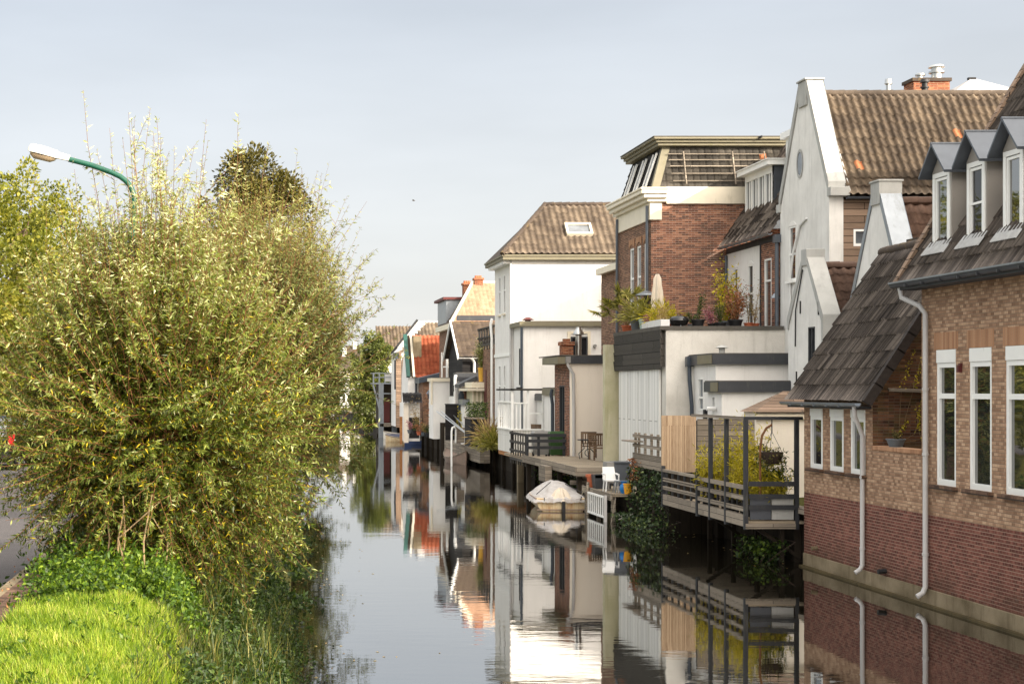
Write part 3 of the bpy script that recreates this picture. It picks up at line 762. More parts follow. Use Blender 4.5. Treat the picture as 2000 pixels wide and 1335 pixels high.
part('overflow_pipe', MB().tube([(WX+.05, 30.35, .42), (WX-.16, 30.35, .4)], .05, 8), M['black'], A)

part('wing_or_blocker', gable_box(21, 33, 30, 41, 1, 12.0, 14.6), M['brick_brown'], A)  # separate unseen street house, added to shade the gabled house's siding and lower roof
# ================================================================ low house with the steep tiled roof
B = thing('brick_annex', 'low brick house with steep dark ribbed tile roof and three small canal windows', 'house', (WX, 33, 0))
bw = [(34.4, 33.68), (33.24, 32.5), (32.1, 31.36)]
m = MB(); BY0, BY1 = 34.8, 31.0
wall(m, (WX, BY0, ZB), LEFT, BY0-BY1, 3.86-ZB, [(BY0-a, BY0-b, 2.25-ZB, 3.58-ZB) for a, b in bw], .15)
part('wall', m, M['brick_tan'], B)
m = MB()
for y in (BY0, BY1): m.poly([(WX+.002, y, ZB), (17, y, ZB), (17, y, 3.2), (14.6, y, 7.0), (WX+.002, y, 3.86)])
m.poly([(17, BY0, ZB), (17, BY1, ZB), (17, BY1, 3.2), (17, BY0, 3.2)])
part('side_wall', m, M['brick_dark'], B)
for a, b in bw: window(B, (WX, a, 2.25), LEFT, a-b, 1.33, inset=.08, fr=.08, shutter=.17, sill='brick_pave')
part('plinth', MB().box(WX-.03, WX+.05, BY1, BY0, -.6, .31), M['concrete'], B, bevel=.012); part('footing', MB().box(WX-.12, WX-.031, BY1, BY0, -.8, .04), M['footing'], B)
xe, ze, xr_, zr_ = 12.4, 3.74, 14.6, 7.15; Ls = math.hypot(xr_-xe, zr_-ze); sB = ((xr_-xe)/Ls, 0, (zr_-ze)/Ls)
tiles('roof', B, 'tile_ribbed', (xe, 35.25, ze), (0,-1,0), sB, 35.25-30.78, Ls, per=.25, course=.42, amp=.034, step=.035, kind='ribbed', seed=5)
part('back_roof', MB().poly([(xr_, 35.2, zr_), (xr_, 30.8, zr_), (17.2, 30.8, 3), (17.2, 35.2, 3)]), M['tile_black'], B)
m = MB(); nB = (-sB[2], 0, sB[0])
for i in range(10):
    q = i*.407; m.obox((xe, 30.78, ze), sB, nB, (0,-1,0), (q, q+.43), (-.12+.01*(i % 2), .07), (-.02, .11))
part('verge_tile', m, M['tile_ribbed'], B)
m = MB()
for i in range(12): m.lathe((0,0,0), [(0,0),(0,0)], 3) if False else m.tube([(xr_, 35.22-i*.372, zr_-.02), (xr_, 35.22-(i+1)*.372-.03, zr_-.02+.015)], .115, 10)
part('ridge', m, M['tile_moss'], B, smooth=True)
gutter(B, (12.33, 35.3, 3.72), (12.33, 30.95, 3.72), .075, 'zinc')
part('soffit', MB().box(12.38, WX-.004, BY1+.05, 35.1, 3.6, 3.66), M['fence_dark'], B)
downpipe(B, [(12.36, 31.2, 3.66), (12.37, 31.2, 3.45), (12.52, 31.32, 3.2), (12.585, 31.35, 3.05), (12.585, 31.35, 1.5), (12.585, 31.35, .42), (12.54, 31.35, .33), (12.44, 31.35, .26)], .046,
         straps=[(12.585, 31.35, 2.2), (12.585, 31.35, .75)])
part('overflow_pipe', MB().tube([(WX+.05, 34.0, .5), (WX-.13, 34.0, .48)], .045, 8), M['concrete'], B)

# yard wall closing the recess between the two brick houses
g = thing('yard_wall', 'brick yard wall with worn coping between the two brick houses', 'wall', (WX, 29.9, 0))
part('wall', MB().box(WX, WX+.22, Y0+.002, BY1-.002, ZB, 2.78), M['brick_tan'], g)
part('coping', MB().box(WX-.02, WX+.24, Y0+.003, BY1-.003, 2.782, 2.87), M['brick_soldier'], g, bevel=.01)
part('plinth', MB().box(WX-.028, WX+.05, Y0+.003, BY1-.003, -.6, .31), M['concrete'], g); part('footing', MB().box(WX-.118, WX-.029, Y0+.003, BY1-.003, -.8, .04), M['footing'], g)
plant('pot_plant', 'grey bowl with drying plant standing on the brick yard wall', 'plant', (WX+.13, 30.2, 2.87), 'bush', 'leaf_dark', 11, h=.16, w=.14, n=160, leaf=.05, pot=('pot_grey', .17, .16))
t = thing('wall_shelf', 'weathered driftwood shelf on the dark brick side wall', 'shelf', (13.3, 30.8, 3.9))
part('board', MB().prism([(12.95, BY1-.01, 3.98), (13.78, BY1-.01, 3.95), (13.78, BY1-.26, 3.93), (12.9, BY1-.2, 3.96)], (0,0,.05)), M['wood_grey'], t)
part('bracket', MB().bar((13.6, BY1-.01, 3.75), (13.6, BY1-.2, 3.94), .03), M['black'], t)
t = thing('climbing_plant', 'thin yellowing climbing plant on wires beside the driftwood shelf', 'plant', (13.5, 30.95, 2.9))
rg = np.random.default_rng(5); segs = []; Ps = []
for x0, z0, x1, z1 in ((13.1, 2.95, 13.3, 3.4), (13.2, 3.98, 13.45, 4.75), (13.45, 4.0, 13.62, 4.6), (13.62, 3.0, 13.5, 3.7), (13.5, 3.1, 13.66, 3.9)):
    pts = [Vector((x0+(x1-x0)*k+rg.normal(0,.02), 30.96, z0+(z1-z0)*k)) for k in np.linspace(0, 1, 6)]
    segs.append(([Vector((13.15, 30.96, 2.9)), pts[0]], [.004]*2)); segs.append((pts, [.006]*6)); Ps += [p.lerp(q, f) for p, q in zip(pts, pts[1:]) for f in rg.random(7)]
part('stem', branch_mesh(segs, 4), M['twig_pale'], t); P = np.array([list(p) for p in Ps]) + rg.normal(size=(len(Ps), 3))*.025; P[:, 1] = 30.93 - abs(rg.normal(0, .03, len(P)))
leaves('foliage', t, 'leaf_yellow', P, rg.normal(size=P.shape)+[0,-.3,-.3], .06, .032, rg.random(len(P)), rg)
# ================================================================ tall white neck-gabled house with the big pantile roof
Cx, Cy0, Cy1 = 16.6, 43.7, 47.7; Cym = 45.7
C = thing('gabled_house', 'tall white plastered gable house with big weathered pantile roof and timber siding', 'house', (Cx, Cym, 1.2))
m = MB(); zE, zR = 9.5, 12.72
wy = (46.95, 46.35)
wall(m, (Cx, Cy1, 1), LEFT, 4.0, zE-1, [(Cy1-wy[0], Cy1-wy[1], 7.3-1, 8.95-1)], .16)
m.poly([(Cx, Cy1, zE), (Cx, Cy0, zE), (Cx, Cym-.3, zR+.1), (Cx, Cym-.3, 12.95), (Cx, Cym+.3, 12.95), (Cx, Cym+.3, zR+.1)])
m.box(Cx+.17, Cx+.4, Cy0, Cy0+.3, 1, zE); m.poly([(Cx, Cy0, 1), (Cx+.4, Cy0-.002, 1), (Cx+.4, Cy0-.002, zE), (Cx, Cy0, zE)]); m.poly([(Cx, Cy1, 1), (Cx+.4, Cy1, 1), (Cx+.4, Cy1, zE), (Cx, Cy1, zE)])
part('gable_wall', m, M['plaster_white'], C)
window(C, (Cx, wy[0], 7.3), LEFT, wy[0]-wy[1], 1.65, inset=.1, rows=(.8,), sill='paint_white')
part('window_head', MB().prism([(Cx-.01, wy[0]+.06+(wy[1]-wy[0]-.12)*i/8, 8.955+.16*math.sin(math.pi*i/8)) for i in range(9)], (.04,0,0)), M['plaster_smooth'], C)
ring = [(math.cos(a), math.sin(a)) for a in np.linspace(0, 6.283, 25)[:-1]]
oc = part('round_window', MB().loft([[(Cx-.02, 46.0+c*.27*k, 10.75+s_*.44*k) for c, s_ in ring] for k in (1.0, .8)] + [[(Cx+.004, 46.0+c*.27*.8, 10.75+s_*.44*.8) for c, s_ in ring]], cap=False), M['coping_grey'], C)
part('pane', MB().poly([(Cx-.006, 46.0+c*.23, 10.75+s_*.37) for c, s_ in ring]), M['pane_grey'], oc)
# raised gable coping
cp = MB()
for sg, ye in ((-1, Cy0), (1, Cy1)):
    a = Vector((Cx-.04, Cym+sg*.3, zR+.45)); b = Vector((Cx-.04, ye+sg*.02, zE+.42))
    cp.prism([a, b, b-Vector((0,0,.34)), a-Vector((0,0,.34))], (.5, 0, 0))
    cp.box(Cx-.05, Cx+.5, ye-.24 if sg < 0 else ye-.06, ye+.06 if sg < 0 else ye+.24, zE-.02, zE+.24)
part('coping', cp, M['coping_grey'], C, bevel=.015)
part('gable_top', MB().box(Cx-.06, Cx+.46, Cym-.32, Cym+.32, 12.4, 13.14).box(Cx-.1, Cx+.5, Cym-.36, Cym+.36, 13.14, 13.2), M['coping_grey'], C, bevel=.015)
wx0, wx1 = px(1667, Cy0), px(1700, Cy0)
m = MB(); wall(m, (Cx+.402, Cy0, 1), FRONT, 12, zE-1.0-.12, [(wx0-Cx-.402, wx1-Cx-.402, 8.07-1, 8.55-1)], .1); part('siding', m, M['wood_siding'], C)
part('rear_wall', MB().box(Cx+.4, Cx+12.4, Cy1-.05, Cy1, 1, zE-.1).box(Cx+12.2, Cx+12.4, Cy0, Cy1, 1, zE), M['plaster_white'], C)
window(C, (wx0, Cy0, 8.07), FRONT, wx1-wx0, .48, inset=.03, fr=.06, glassm='pane_grey')
Lc = math.hypot(2.15, 3.3); sC = (0, 2.15/Lc, 3.3/Lc)
tiles('roof', C, 'tile_tan', (Cx+.44, Cy0-.15, zE-.02), (1,0,0), sC, 11.9, Lc+.02, per=.225, course=.31, amp=.075, step=.065, seed=12)
part('back_roof', MB().poly([(Cx+.4, Cym, zR), (Cx+12.4, Cym, zR), (Cx+12.4, Cy1+.2, zE-.1), (Cx+.4, Cy1+.2, zE-.1)]), M['tile_moss'], C)
m = MB()
for i in range(33): m.tube([(Cx+.46+i*.36, Cym-.02, zR+.06), (Cx+.46+i*.36+.38, Cym-.02, zR+.075)], .11, 9)
part('ridge', m, M['tile_tan'], C, smooth=True)
part('flashing', MB().obox((Cx+.40, Cy0-.1, zE+.03), sC, (1,0,0), (0,-sC[2],sC[1]), (0, Lc), (.06, .16), (-.02, .09)), M['lead'], C)
gutter(C, (Cx+.42, Cy0-.2, zE-.05), (Cx+12, Cy0-.2, zE-.05), .07, 'zinc_dark')
part('cable', MB().tube([(Cx-.03, 46.75, 6.3), (Cx-.05, 46.7, 7.4), (Cx-.05, 46.4, 8.2), (Cx-.04, 45.9, 8.9), (Cx-.03, 45.4, 9.05)], .035, 6), M['plastic_white'], C, smooth=True)
def pipe_on_roof(root, X, Y, z0, z1, r=.1, m='zinc_dark', cowl=True):
    mb = MB().lathe((X, Y, z0), [(r, 0), (r, z1-z0-.1), (r*.8, z1-z0-.1), (r*.8, z1-z0)] if not cowl else [(r, 0), (r, (z1-z0)*.5), (r*1.35, (z1-z0)*.52), (r*1.35, (z1-z0)*.6), (r*.9, (z1-z0)*.62), (r*.9, (z1-z0)*.8), (r*1.5, (z1-z0)*.84), (r*1.2, z1-z0)], 12)
    return part('vent_pipe', mb, M[m], root, smooth=True)
pipe_on_roof(C, px(1604, 46.2), 46.2, 12.2, 13.25, .1, cowl=False)
pipe_on_roof(C, px(1735, 46.1), 46.1, 12.4, 13.3, .075, 'steel')
chx0, chx1 = px(1779, 46.6), px(1849, 46.6)
ch = part('chimney', MB().box(chx0, chx1, 46.4, 47.1, 11.5, 13.3), M['brick_chimney'], C)
part('chimney_cap', MB().box(chx0-.05, chx1+.05, 46.36, 47.14, 13.3, 13.4), M['tile_moss'], ch)
f = MB()
for q, r in ((1797, .16), (1829, .19)):
    X = px(q, 46.7); f.lathe((X, 46.7, 13.4), [(r*.5, 0), (r*.5, .12), (r*.9, .12), (r*.9, .17), (r*.6, .2)] if q < 1800 else [(r*.8, 0), (r*.8, .2), (r*1.2, .2), (r*1.2, .25), (r*.8, .27), (r*.8, .36), (r*1.25, .37), (r*1.1, .43)], 12)
part('flue', f, M['steel'], ch, smooth=True)
pipe_on_roof(C, px(1806, 45.9), 45.9, 12.7, 13.25, .09, 'black')

# white tented roof far behind
t = thing('white_house', 'white pointed roof rising behind the big pantile roof', 'house', (px(1905, 75), 75, 1.2))
X0, X1, zt_ = px(1845, 75), px(1968, 75), pz(153, 75)
part('wall', MB().box(X0, X1, 73.8, 76.4, 1.2, pz(200, 75)), M['plaster_white'], t)
ze_ = pz(190, 75); xm = (X0+X1)/2 - .1
part('roof', MB().add([(X0-.15, 73.6, ze_), (X1+.15, 73.6, ze_), (X1+.15, 76.6, ze_), (X0-.15, 76.6, ze_), (xm-.1, 75.1, zt_), (xm+.1, 75.1, zt_)], [(0,1,5,4), (1,2,5), (2,3,4,5), (3,0,4), (0,3,2,1)]), M['canvas_grey'], t)
part('cap', MB().box(xm-.25, xm+.1, 75, 75.2, zt_-.06, zt_+.05), M['tile_black'], t)

# ================================================================ small white gable in front, and a second one nearer
def side_gable(name, label, X, y0, y1, ze, zr, tm, back, Wd, base_z=1.2, top=.45, cw=.45, seed=1):
    ym = (y0+y1)/2; t = thing(name, label, 'house', (X, ym, base_z)); h = (y1-y0)/2
    return t, ym, h
Gx, Gy0, Gy1, Gze, Gzr = 15.4, 40.95, 43.6, 5.75, 7.35; Gym = (Gy0+Gy1)/2
Gt = thing('small_gabled_house', 'small white gable house with grey stone coping, iron wall anchors and brown pantiles', 'house', (Gx, Gym, 1.2))
m = MB(); gw = (42.05, 41.55)
wall(m, (Gx, Gy1, 1), LEFT, Gy1-Gy0, Gze-1, [(Gy1-gw[0], Gy1-gw[1], 4.55-1, 5.7-1)], .12)
m.poly([(Gx, Gy1, Gze), (Gx, Gy0, Gze), (Gx, Gym-.22, Gzr+.15), (Gx, Gym+.22, Gzr+.15)]); m.poly([(Gx, Gy0, 1), (Gx+.35, Gy0, 1), (Gx+.35, Gy0, Gze), (Gx, Gy0, Gze)])
part('gable_wall', m, M['plaster_white'], Gt)
window(Gt, (Gx, gw[0], 4.55), LEFT, gw[0]-gw[1], 1.15, inset=.07, fr=.045, cols=(.25,), frame='fence_dark', sill='paint_white')
cp = MB()
for sg, ye in ((-1, Gy0), (1, Gy1)):
    a = Vector((Gx-.03, Gym+sg*.18, Gzr+.3)); b = Vector((Gx-.03, ye+sg*.03, Gze+.25)); c = b + Vector((0, 0, -.75 if sg < 0 else -.3))
    cp.prism([a, b, c, c+Vector((0,-sg*.09,0)), b+Vector((0,-sg*.12,-.16)), a+Vector((0,0,-.22))], (.48, 0, 0))
cp.box(Gx-.05, Gx+.47, Gym-.2, Gym+.2, Gzr+.05, Gzr+.5)
part('coping', cp, M['coping_grey'], Gt, bevel=.012)
part('wall_anchor', MB().box(Gx-.03, Gx, 42.6, 42.64, 6.1, 6.45).box(Gx-.03, Gx, 41.25, 41.29, 6.0, 6.35).box(Gx-.03, Gx, 42.9, 42.94, 4.2, 4.5), M['black'], Gt)
part('side_wall', MB().box(Gx+.35, Gx+8, Gy0, Gy1, 1, Gze-.1), M['plaster_white'], Gt)
Lg = math.hypot(Gym-Gy0+.12, Gzr-Gze+.1); sG = (0, (Gym-Gy0+.12)/Lg, (Gzr-Gze+.1)/Lg)
tiles('roof', Gt, 'tile_brown', (Gx+.42, Gy0-.12, Gze-.1), (1,0,0), sG, 7, Lg, per=.27, course=.33, amp=.06, step=.035, seed=14)
part('back_roof', MB().poly([(Gx+.4, Gym, Gzr), (Gx+7.4, Gym, Gzr), (Gx+7.4, Gy1+.1, Gze-.1), (Gx+.4, Gy1+.1, Gze-.1)]), M['tile_moss'], Gt)
m = MB()
for i in range(16): m.tube([(Gx+.5+i*.42, Gym, Gzr+.05), (Gx+.5+i*.42+.44, Gym, Gzr+.065)], .11, 9)
part('ridge', m, M['tile_brown'], Gt, smooth=True)
part('cable', MB().tube([(Gx-.02, 43.0, 5.2), (Gx-.03, 42.95, 6.2), (Gx-.03, 42.4, 7.3)], .018, 5), M['black'], Gt)

Ix, Iy0, Iy1, Ize, Izr = 16.1, 37.5, 40.9, 6.0, 8.75; Iym = (Iy0+Iy1)/2
I_ = thing('gabled_house', 'white gable end with broad lead-grey coping between the tall gable and the dormer house', 'house', (Ix, Iym, 1.2))
m = MB().poly([(Ix, Iy1, 1), (Ix, Iy0, 1), (Ix, Iy0, Ize), (Ix, Iym-.25, Izr+.1), (Ix, Iym+.25, Izr+.1), (Ix, Iy1, Ize)])
part('gable_wall', m, M['plaster_white'], I_)
cp = MB()
for sg, ye in ((-1, Iy0), (1, Iy1)):
    a = Vector((Ix-.03, Iym+sg*.25, Izr+.25)); b = Vector((Ix-.03, ye, Ize+.3)); cp.prism([a, b, b+Vector((0,0,-.3)), a+Vector((0,0,-.25))], (.55, 0, 0))
part('coping', cp, M['zinc'], I_, bevel=.012)
part('gable_top', MB().box(Ix-.05, Ix+.54, Iym-.27, Iym+.27, Izr-.05, Izr+.52).box(Ix-.08, Ix+.57, Iym-.3, Iym+.3, Izr+.52, Izr+.57), M['coping_grey'], I_, bevel=.012)
part('side_wall', MB().box(Ix+.3, Ix+7, Iy0, Iy1, 1, Ize-.1), M['plaster_white'], I_)
Li = math.hypot(Iym-Iy0+.1, Izr-Ize); sI = (0, (Iym-Iy0+.1)/Li, (Izr-Ize)/Li)
tiles('roof', I_, 'tile_brown', (Ix+.5, Iy0-.1, Ize-.05), (1,0,0), sI, 6, Li, per=.27, course=.33, amp=.06, step=.035, seed=15)
part('back_roof', MB().poly([(Ix+.4, Iym, Izr), (Ix+6.4, Iym, Izr), (Ix+6.4, Iy1+.1, Ize-.1), (Ix+.4, Iy1+.1, Ize-.1)]), M['tile_moss'], I_)
m = MB()
for i in range(14): m.tube([(Ix+.62+i*.42, Iym, Izr+.05), (Ix+.62+i*.42+.44, Iym, Izr+.065)], .11, 9)
part('ridge', m, M['tile_brown'], I_, smooth=True)
cxa, cxb = px(1783, 36.4), px(1812, 36.4)
ch = part('chimney', MB().box(cxa, cxb, 36.1, 36.6, 5.5, pz(478, 36.4)), M['brick_chimney'], I_)
part('chimney_cap', MB().box(cxa-.05, cxb+.05, 36.05, 36.65, pz(478, 36.4), pz(466, 36.4)), M['tile_moss'], ch)

# ================================================================ house with dormer between the gable and the mansard house
Dx, Dy0, Dy1, Dze = 16.6, 47.75, 53.0, 8.9
Dt = thing('canal_house', 'narrow white and brick house with wide white dormer under dark tiles', 'house', (Dx, 50.4, 1.2))
m = MB(); dw = [(52.25, 51.8), (50.75, 50.25)]
wall(m, (Dx, Dy1, 1), LEFT, Dy1-49.5, Dze-.25-1, [(Dy1-a, Dy1-b, 5.95-1, 8.1-1) for a, b in dw], .12); part('wall', m, M['plaster_smooth'], Dt)
m = MB(); wall(m, (Dx, 49.5, 1), LEFT, 49.5-Dy0, Dze-.25-1, [(.35, 1.0, 5.95-1, 8.15-1)], .12); part('brick_wall', m, M['brick_red'], Dt)
for a, b in dw:
    window(Dt, (Dx, a, 5.95), LEFT, a-b, 2.15, inset=.08, rows=(1.2,), glassm='pane_dark')
    part('window_head', MB().prism([(Dx-.01, a+.05-(a-b+.1)*i/6, 8.105+.13*math.sin(math.pi*i/6)) for i in range(7)], (.03,0,0)), M['paint_white'], Dt)
window(Dt, (Dx, 49.15, 5.95), LEFT, .65, 2.2, inset=.08, rows=(1.5,), glassm='pane')
part('frieze', MB().box(Dx-.02, Dx+.1, Dy0, Dy1, Dze-.249, Dze-.05), M['fence_dark'], Dt)
part('corner_strip', MB().box(Dx-.03, Dx+.02, 49.46, 49.54, 5.9, Dze-.25), M['fascia_dark'], Dt)
s58 = slope(57)
tiles('roof', Dt, 'tile_ribbed', (Dx-.25, Dy1, Dze-.02), (0,-1,0), s58, Dy1-Dy0, 4.2, per=.22, course=.32, amp=.045, step=.03, seed=21)
part('body', MB().box(Dx+.2, Dx+5, Dy0, Dy1, 1, Dze-.3), M['brick_brown'], Dt)
gutter(Dt, (Dx-.3, Dy1-.05, Dze-.03), (Dx-.3, Dy0, Dze-.03), .075, 'zinc')
xf = 17.05; ya, yb = 52.45, 49.75; zb, zt = 9.68, 11.25
D_ = MB(); wall(D_, (xf, ya, zb), LEFT, ya-yb, zt-zb, [(.1, .62, .12, 1.35), (.72, 1.28, .12, 1.35), (1.38, 1.94, .12, 1.35), (2.04, 2.6, .12, 1.35)], .1)
d_ = part('dormer', D_, M['paint_white'], Dt)
for q in (yb, ya): part('cheek', MB().box(xf+.05, xf+2.4, q-.03, q+.02, zb-.2, zt), M['zinc_dark'], d_)
part('dormer_roof', MB().box(xf-.22, xf+2.5, yb-.22, ya+.2, zt, zt+.17).box(xf-.26, xf+2.5, yb-.26, ya+.24, zt+.17, zt+.2), M['paint_white'], d_)
g = MB()
for a, b in ((.1, .62), (.72, 1.28), (1.38, 1.94), (2.04, 2.6)): g.box(xf+.06, xf+.08, ya-b, ya-a, zb+.12, zb+1.35)
part('pane', g, M['pane'], d_)
f = MB()
for a in (.36, 1.0, 1.66, 2.32): f.box(xf+.03, xf+.06, ya-a-.03, ya-a+.03, zb+.12, zb+1.35)
part('window_bar', f, M['paint_white'], d_)
part('flashing', MB().obox((xf-.02, ya, zb), (0,-1,0), (-s58[0],0,-s58[2]), (-s58[2],0,s58[0]), (-.1, ya-yb+.1), (0, .35), (.01, .05)), M['lead'], d_)
m = MB().box(17.3, 19.5, 48.3, 49.2, 11.3, 12.0); m.box(17.15, 19.6, 48.1, 49.3, 12.0, 12.2); part('rear_dormer', m, M['paint_white'], Dt)
downpipe(Dt, [(Dx-.1, 47.72, 8.6), (Dx-.1, 47.72, 5.9), (Dx-.1, 47.6, 4.4)], .06, 'zinc_dark')
part('rain_head', MB().box(Dx-.2, Dx, 47.62, 47.82, 8.55, 8.8), M['zinc_dark'], Dt)
downpipe(Dt, [(Dx-.06, 52.9, 8.6), (Dx-.06, 52.9, 5.95)], .05, 'zinc_dark')

# ================================================================ tall brick mansard house
Fx, Fy0, Fy1 = 14.0, 53.05, 57.75; Fze = 10.7
Ft = thing('mansard_house', 'tall red brick house with cream cornice and slate mansard roof', 'house', (Fx, 55.4, 1.2))
fw = [(55.95, 55.4), (54.95, 54.4), (53.95, 53.45)]
m = MB(); wall(m, (Fx, Fy1, 1), LEFT, Fy1-Fy0, Fze-1, [(Fy1-a, Fy1-b, 6.4-1, 9.1-1) for a, b in fw], .16); part('canal_wall', m, M['brick_brown'], Ft)
m = MB(); wall(m, (Fx, Fy0, 1), FRONT, 8, Fze-1); m.poly([(Fx, Fy1, 1), (Fx+8, Fy1, 1), (Fx+8, Fy1, Fze), (Fx, Fy1, Fze)]); m.poly([(Fx+8, Fy0, 1), (Fx+8, Fy1, 1), (Fx+8, Fy1, Fze), (Fx+8, Fy0, Fze)])
part('side_wall', m, M['brick_red'], Ft)
for a, b in fw:
    window(Ft, (Fx, a, 6.4), LEFT, a-b, 2.7, inset=.12, fr=.06, rows=(1.6,), sill='coping_grey', curtain=True)
    part('window_arch', MB().prism([(Fx-.02, a+.1-(a-b+.2)*i/8, 9.105+.14*math.sin(math.pi*i/8)+(.0 if i in (0, 8) else 0)) for i in range(9)] + [(Fx-.02, b-.1, 9.42), (Fx-.02, a+.1, 9.42)][0:2], (.04,0,0)), M['brick_soldier'], Ft)
m = MB().box(Fx-.06, Fx+.35, Fy0-.08, Fy1, 9.85, 10.45)          # frieze with its return
part('frieze', m, M['paint_cream'], Ft)
m = MB().box(Fx-.42, Fx+.5, Fy0-.35, Fy1+.1, 10.72, 10.86).box(Fx-.32, Fx+.5, Fy0-.28, Fy1+.1, 10.58, 10.72).box(Fx-.18, Fx+.5, Fy0-.18, Fy1+.1, 10.455, 10.58)
m.box(Fx-.46, Fx+.52, Fy0-.39, Fy1+.12, 10.86, 10.93)
part('cornice', m, M['paint_cream'], Ft, bevel=.02)
part('cornice_band', MB().box(Fx+.51, Fx+8, Fy0-.1, Fy0+.2, 10.4, 10.98), M['paint_cream'], Ft)
# mansard
mz0, mz1 = 10.95, 12.45; a0 = (Fx+.05, Fy0+.02); ins = .5
Lm = math.hypot(ins, mz1-mz0); sF = (0, ins/Lm, (mz1-mz0)/Lm); sL = (ins/Lm, 0, (mz1-mz0)/Lm); kx = ins/Lm
tiles('mansard_front', Ft, 'tile_slate', (a0[0], a0[1], mz0), (1,0,0), sF, 7.9, Lm, per=.24, course=.265, amp=.03, step=.03, kind='slate', keep=lambda u, v: (u > v*kx+.05), seed=31)
tiles('mansard_side', Ft, 'tile_black', (a0[0], Fy1, mz0), (0,-1,0), sL, Fy1-a0[1], Lm, per=.24, course=.265, amp=.03, step=.03, kind='slate', keep=lambda u, v: u < (Fy1-a0[1])-v*kx-.03, seed=32)
m = MB().prism([(a0[0]-.03, a0[1]-.05, mz0), (a0[0]+.24, a0[1]-.06, mz0), (a0[0]+.24+ins, a0[1]+ins-.05, mz1), (a0[0]+ins-.03, a0[1]+ins-.05, mz1)], (-.02, .12, 0)); part('hip_board', m, M['paint_olive'], Ft)
m = MB().box(Fx+.3, Fx+8.1, Fy0+.24, Fy1+.1, mz1, mz1+.10).box(Fx+.22, Fx+8.1, Fy0+.16, Fy1+.1, mz1+.10, mz1+.2).box(Fx+.12, Fx+8.1, Fy0+.06, Fy1+.12, mz1+.2, mz1+.28)
part('top_cornice', m, M['paint_olive'], Ft, bevel=.02)
part('flat_roof', MB().box(Fx+.1, Fx+8.1, Fy0+.05, Fy1+.1, mz1+.282, mz1+.31), M['coping_dark'], Ft)
for k in range(3):               # roof lights on the canal slope
    yk = 56.9-k*1.35; f = MB()
    for q in (0, .42): f.obox((a0[0], yk-q, mz0), sL, (0,-1,0), (-sL[2],0,sL[0]), (.12, 1.35), (-.03, .03), (.06, .12))
    w_ = part('roof_light', f, M['paint_white'], Ft)
    part('pane', MB().obox((a0[0], yk, mz0), sL, (0,-1,0), (-sL[2],0,sL[0]), (.14, 1.33), (.03, .39), (.06, .09)), M['pane'], w_)
m = MB(); nF = Vector((0, -sF[2], sF[1]))     # snow rails on the front slope
def onF(x, v, lift=.12): return Vector((x, a0[1], mz0)) + Vector(sF)*v + nF*lift
for v in (.22, .5, .78, 1.02, 1.25): m.bar(onF(Fx+.75 - (v-.22)*.1, v), onF(Fx+3.95, v), .03)
for x in (Fx+1.2, Fx+2.9, Fx+4.0): m.bar(onF(x, .08, .15), onF(x, 1.32, .15), .04)
part('roof_rail', m, M['wood_grey'], Ft)
part('camera_bracket', MB().bar((px(1478, 53.2), 53.2, 12.66), (px(1487, 53.1), 53.0, 12.73), .06), M['black'], Ft)
for yy, zt in ((53.2, 9.85), (57.5, 9.85)):
    downpipe(Ft, [(Fx-.1, yy, zt+.5), (Fx-.1, yy, 6.0)], .055, 'zinc_dark')
m = MB(); wall(m, (14.35, 62, 1), LEFT, 62-57.8, 8.6-1); m.poly([(14.35, 57.8, 1), (18, 57.8, 1), (18, 57.8, 8.6), (14.35, 57.8, 8.6)]); m.box(14.4, 18, 57.9, 61.9, 8.5, 8.6)
part('wing_or_blocker', m, M['brick_brown'], Ft)
part('unseen_shade_house', gable_box(19, 29, 60.5, 68, 1, 10.5, 12.8, 'y'), M['brick_brown'], Ft)  # hidden house behind, added to cast the sloping shadow on the white walls
part('wing_cornice', MB().box(14.15, 18, 57.8, 62.1, 8.6, 8.85), M['paint_cream'], Ft)

# ================================================================ white terrace house on the quay
Ex, Ey0, Ey1, Ez = 12.88, 47.3, 53.3, 5.95
E = thing('terrace_house', 'white roughcast extension with a roof terrace and tall white boarded doors', 'house', (Ex, 50, 1.2))
m = MB(); wall(m, (Ex+.06, Ey0, .6), FRONT, 3.7, Ez-.12-.6); m.poly([(Ex+.06, Ey0, .6), (Ex+.06, 47.8, .6), (Ex+.06, 47.8, Ez-.12), (Ex+.06, Ey0, Ez-.12)])
part('wall', m, M['plaster_rough'], E)
part('body', MB().box(Ex+.12, 16.6, Ey0+.05, 53.0, .6, Ez-.14), M['plaster_white'], E)
m = MB(); n_ = 8
for i in range(n_):
    y1_ = 52.95-i*(52.95-47.75)/n_; y0_ = y1_-(52.95-47.75)/n_+.02
    m.box(Ex-.02-(.015 if i % 2 else 0), Ex+.05, y0_, y1_, 1.3, 4.62)
part('door', m, M['wood_white'], E)
m = MB()
for i in range(4): m.obox((Ex, 53.25, 4.62+i*.31), (0,-1,0), (-.12,0,1), (-1,0,.12), (0, 5.97), (0, .325), (.06, .1))
m.box(Ex-.05, Ex+.05, 47.42, 53.2, 4.7, 5.8)
part('parapet_boards', m, M['wood_dark'], E)
part('coping', MB().box(Ex-.14, 16.55, Ey0-.05, Ey0+.25, Ez-.118, Ez).box(Ex-.14, Ex+.2, Ey0+.252, 53.25, Ez-.118, Ez), M['coping_dark'], E)
part('terrace_floor', MB().box(Ex+.2, 16.6, Ey0+.25, 53.0, Ez-.13, Ez-.06), M['coping_dark'], E)
part('pillar', MB().box(12.46, Ex+.1, 53.3, 53.6, .3, 5.55), M['plaster_green'], E)

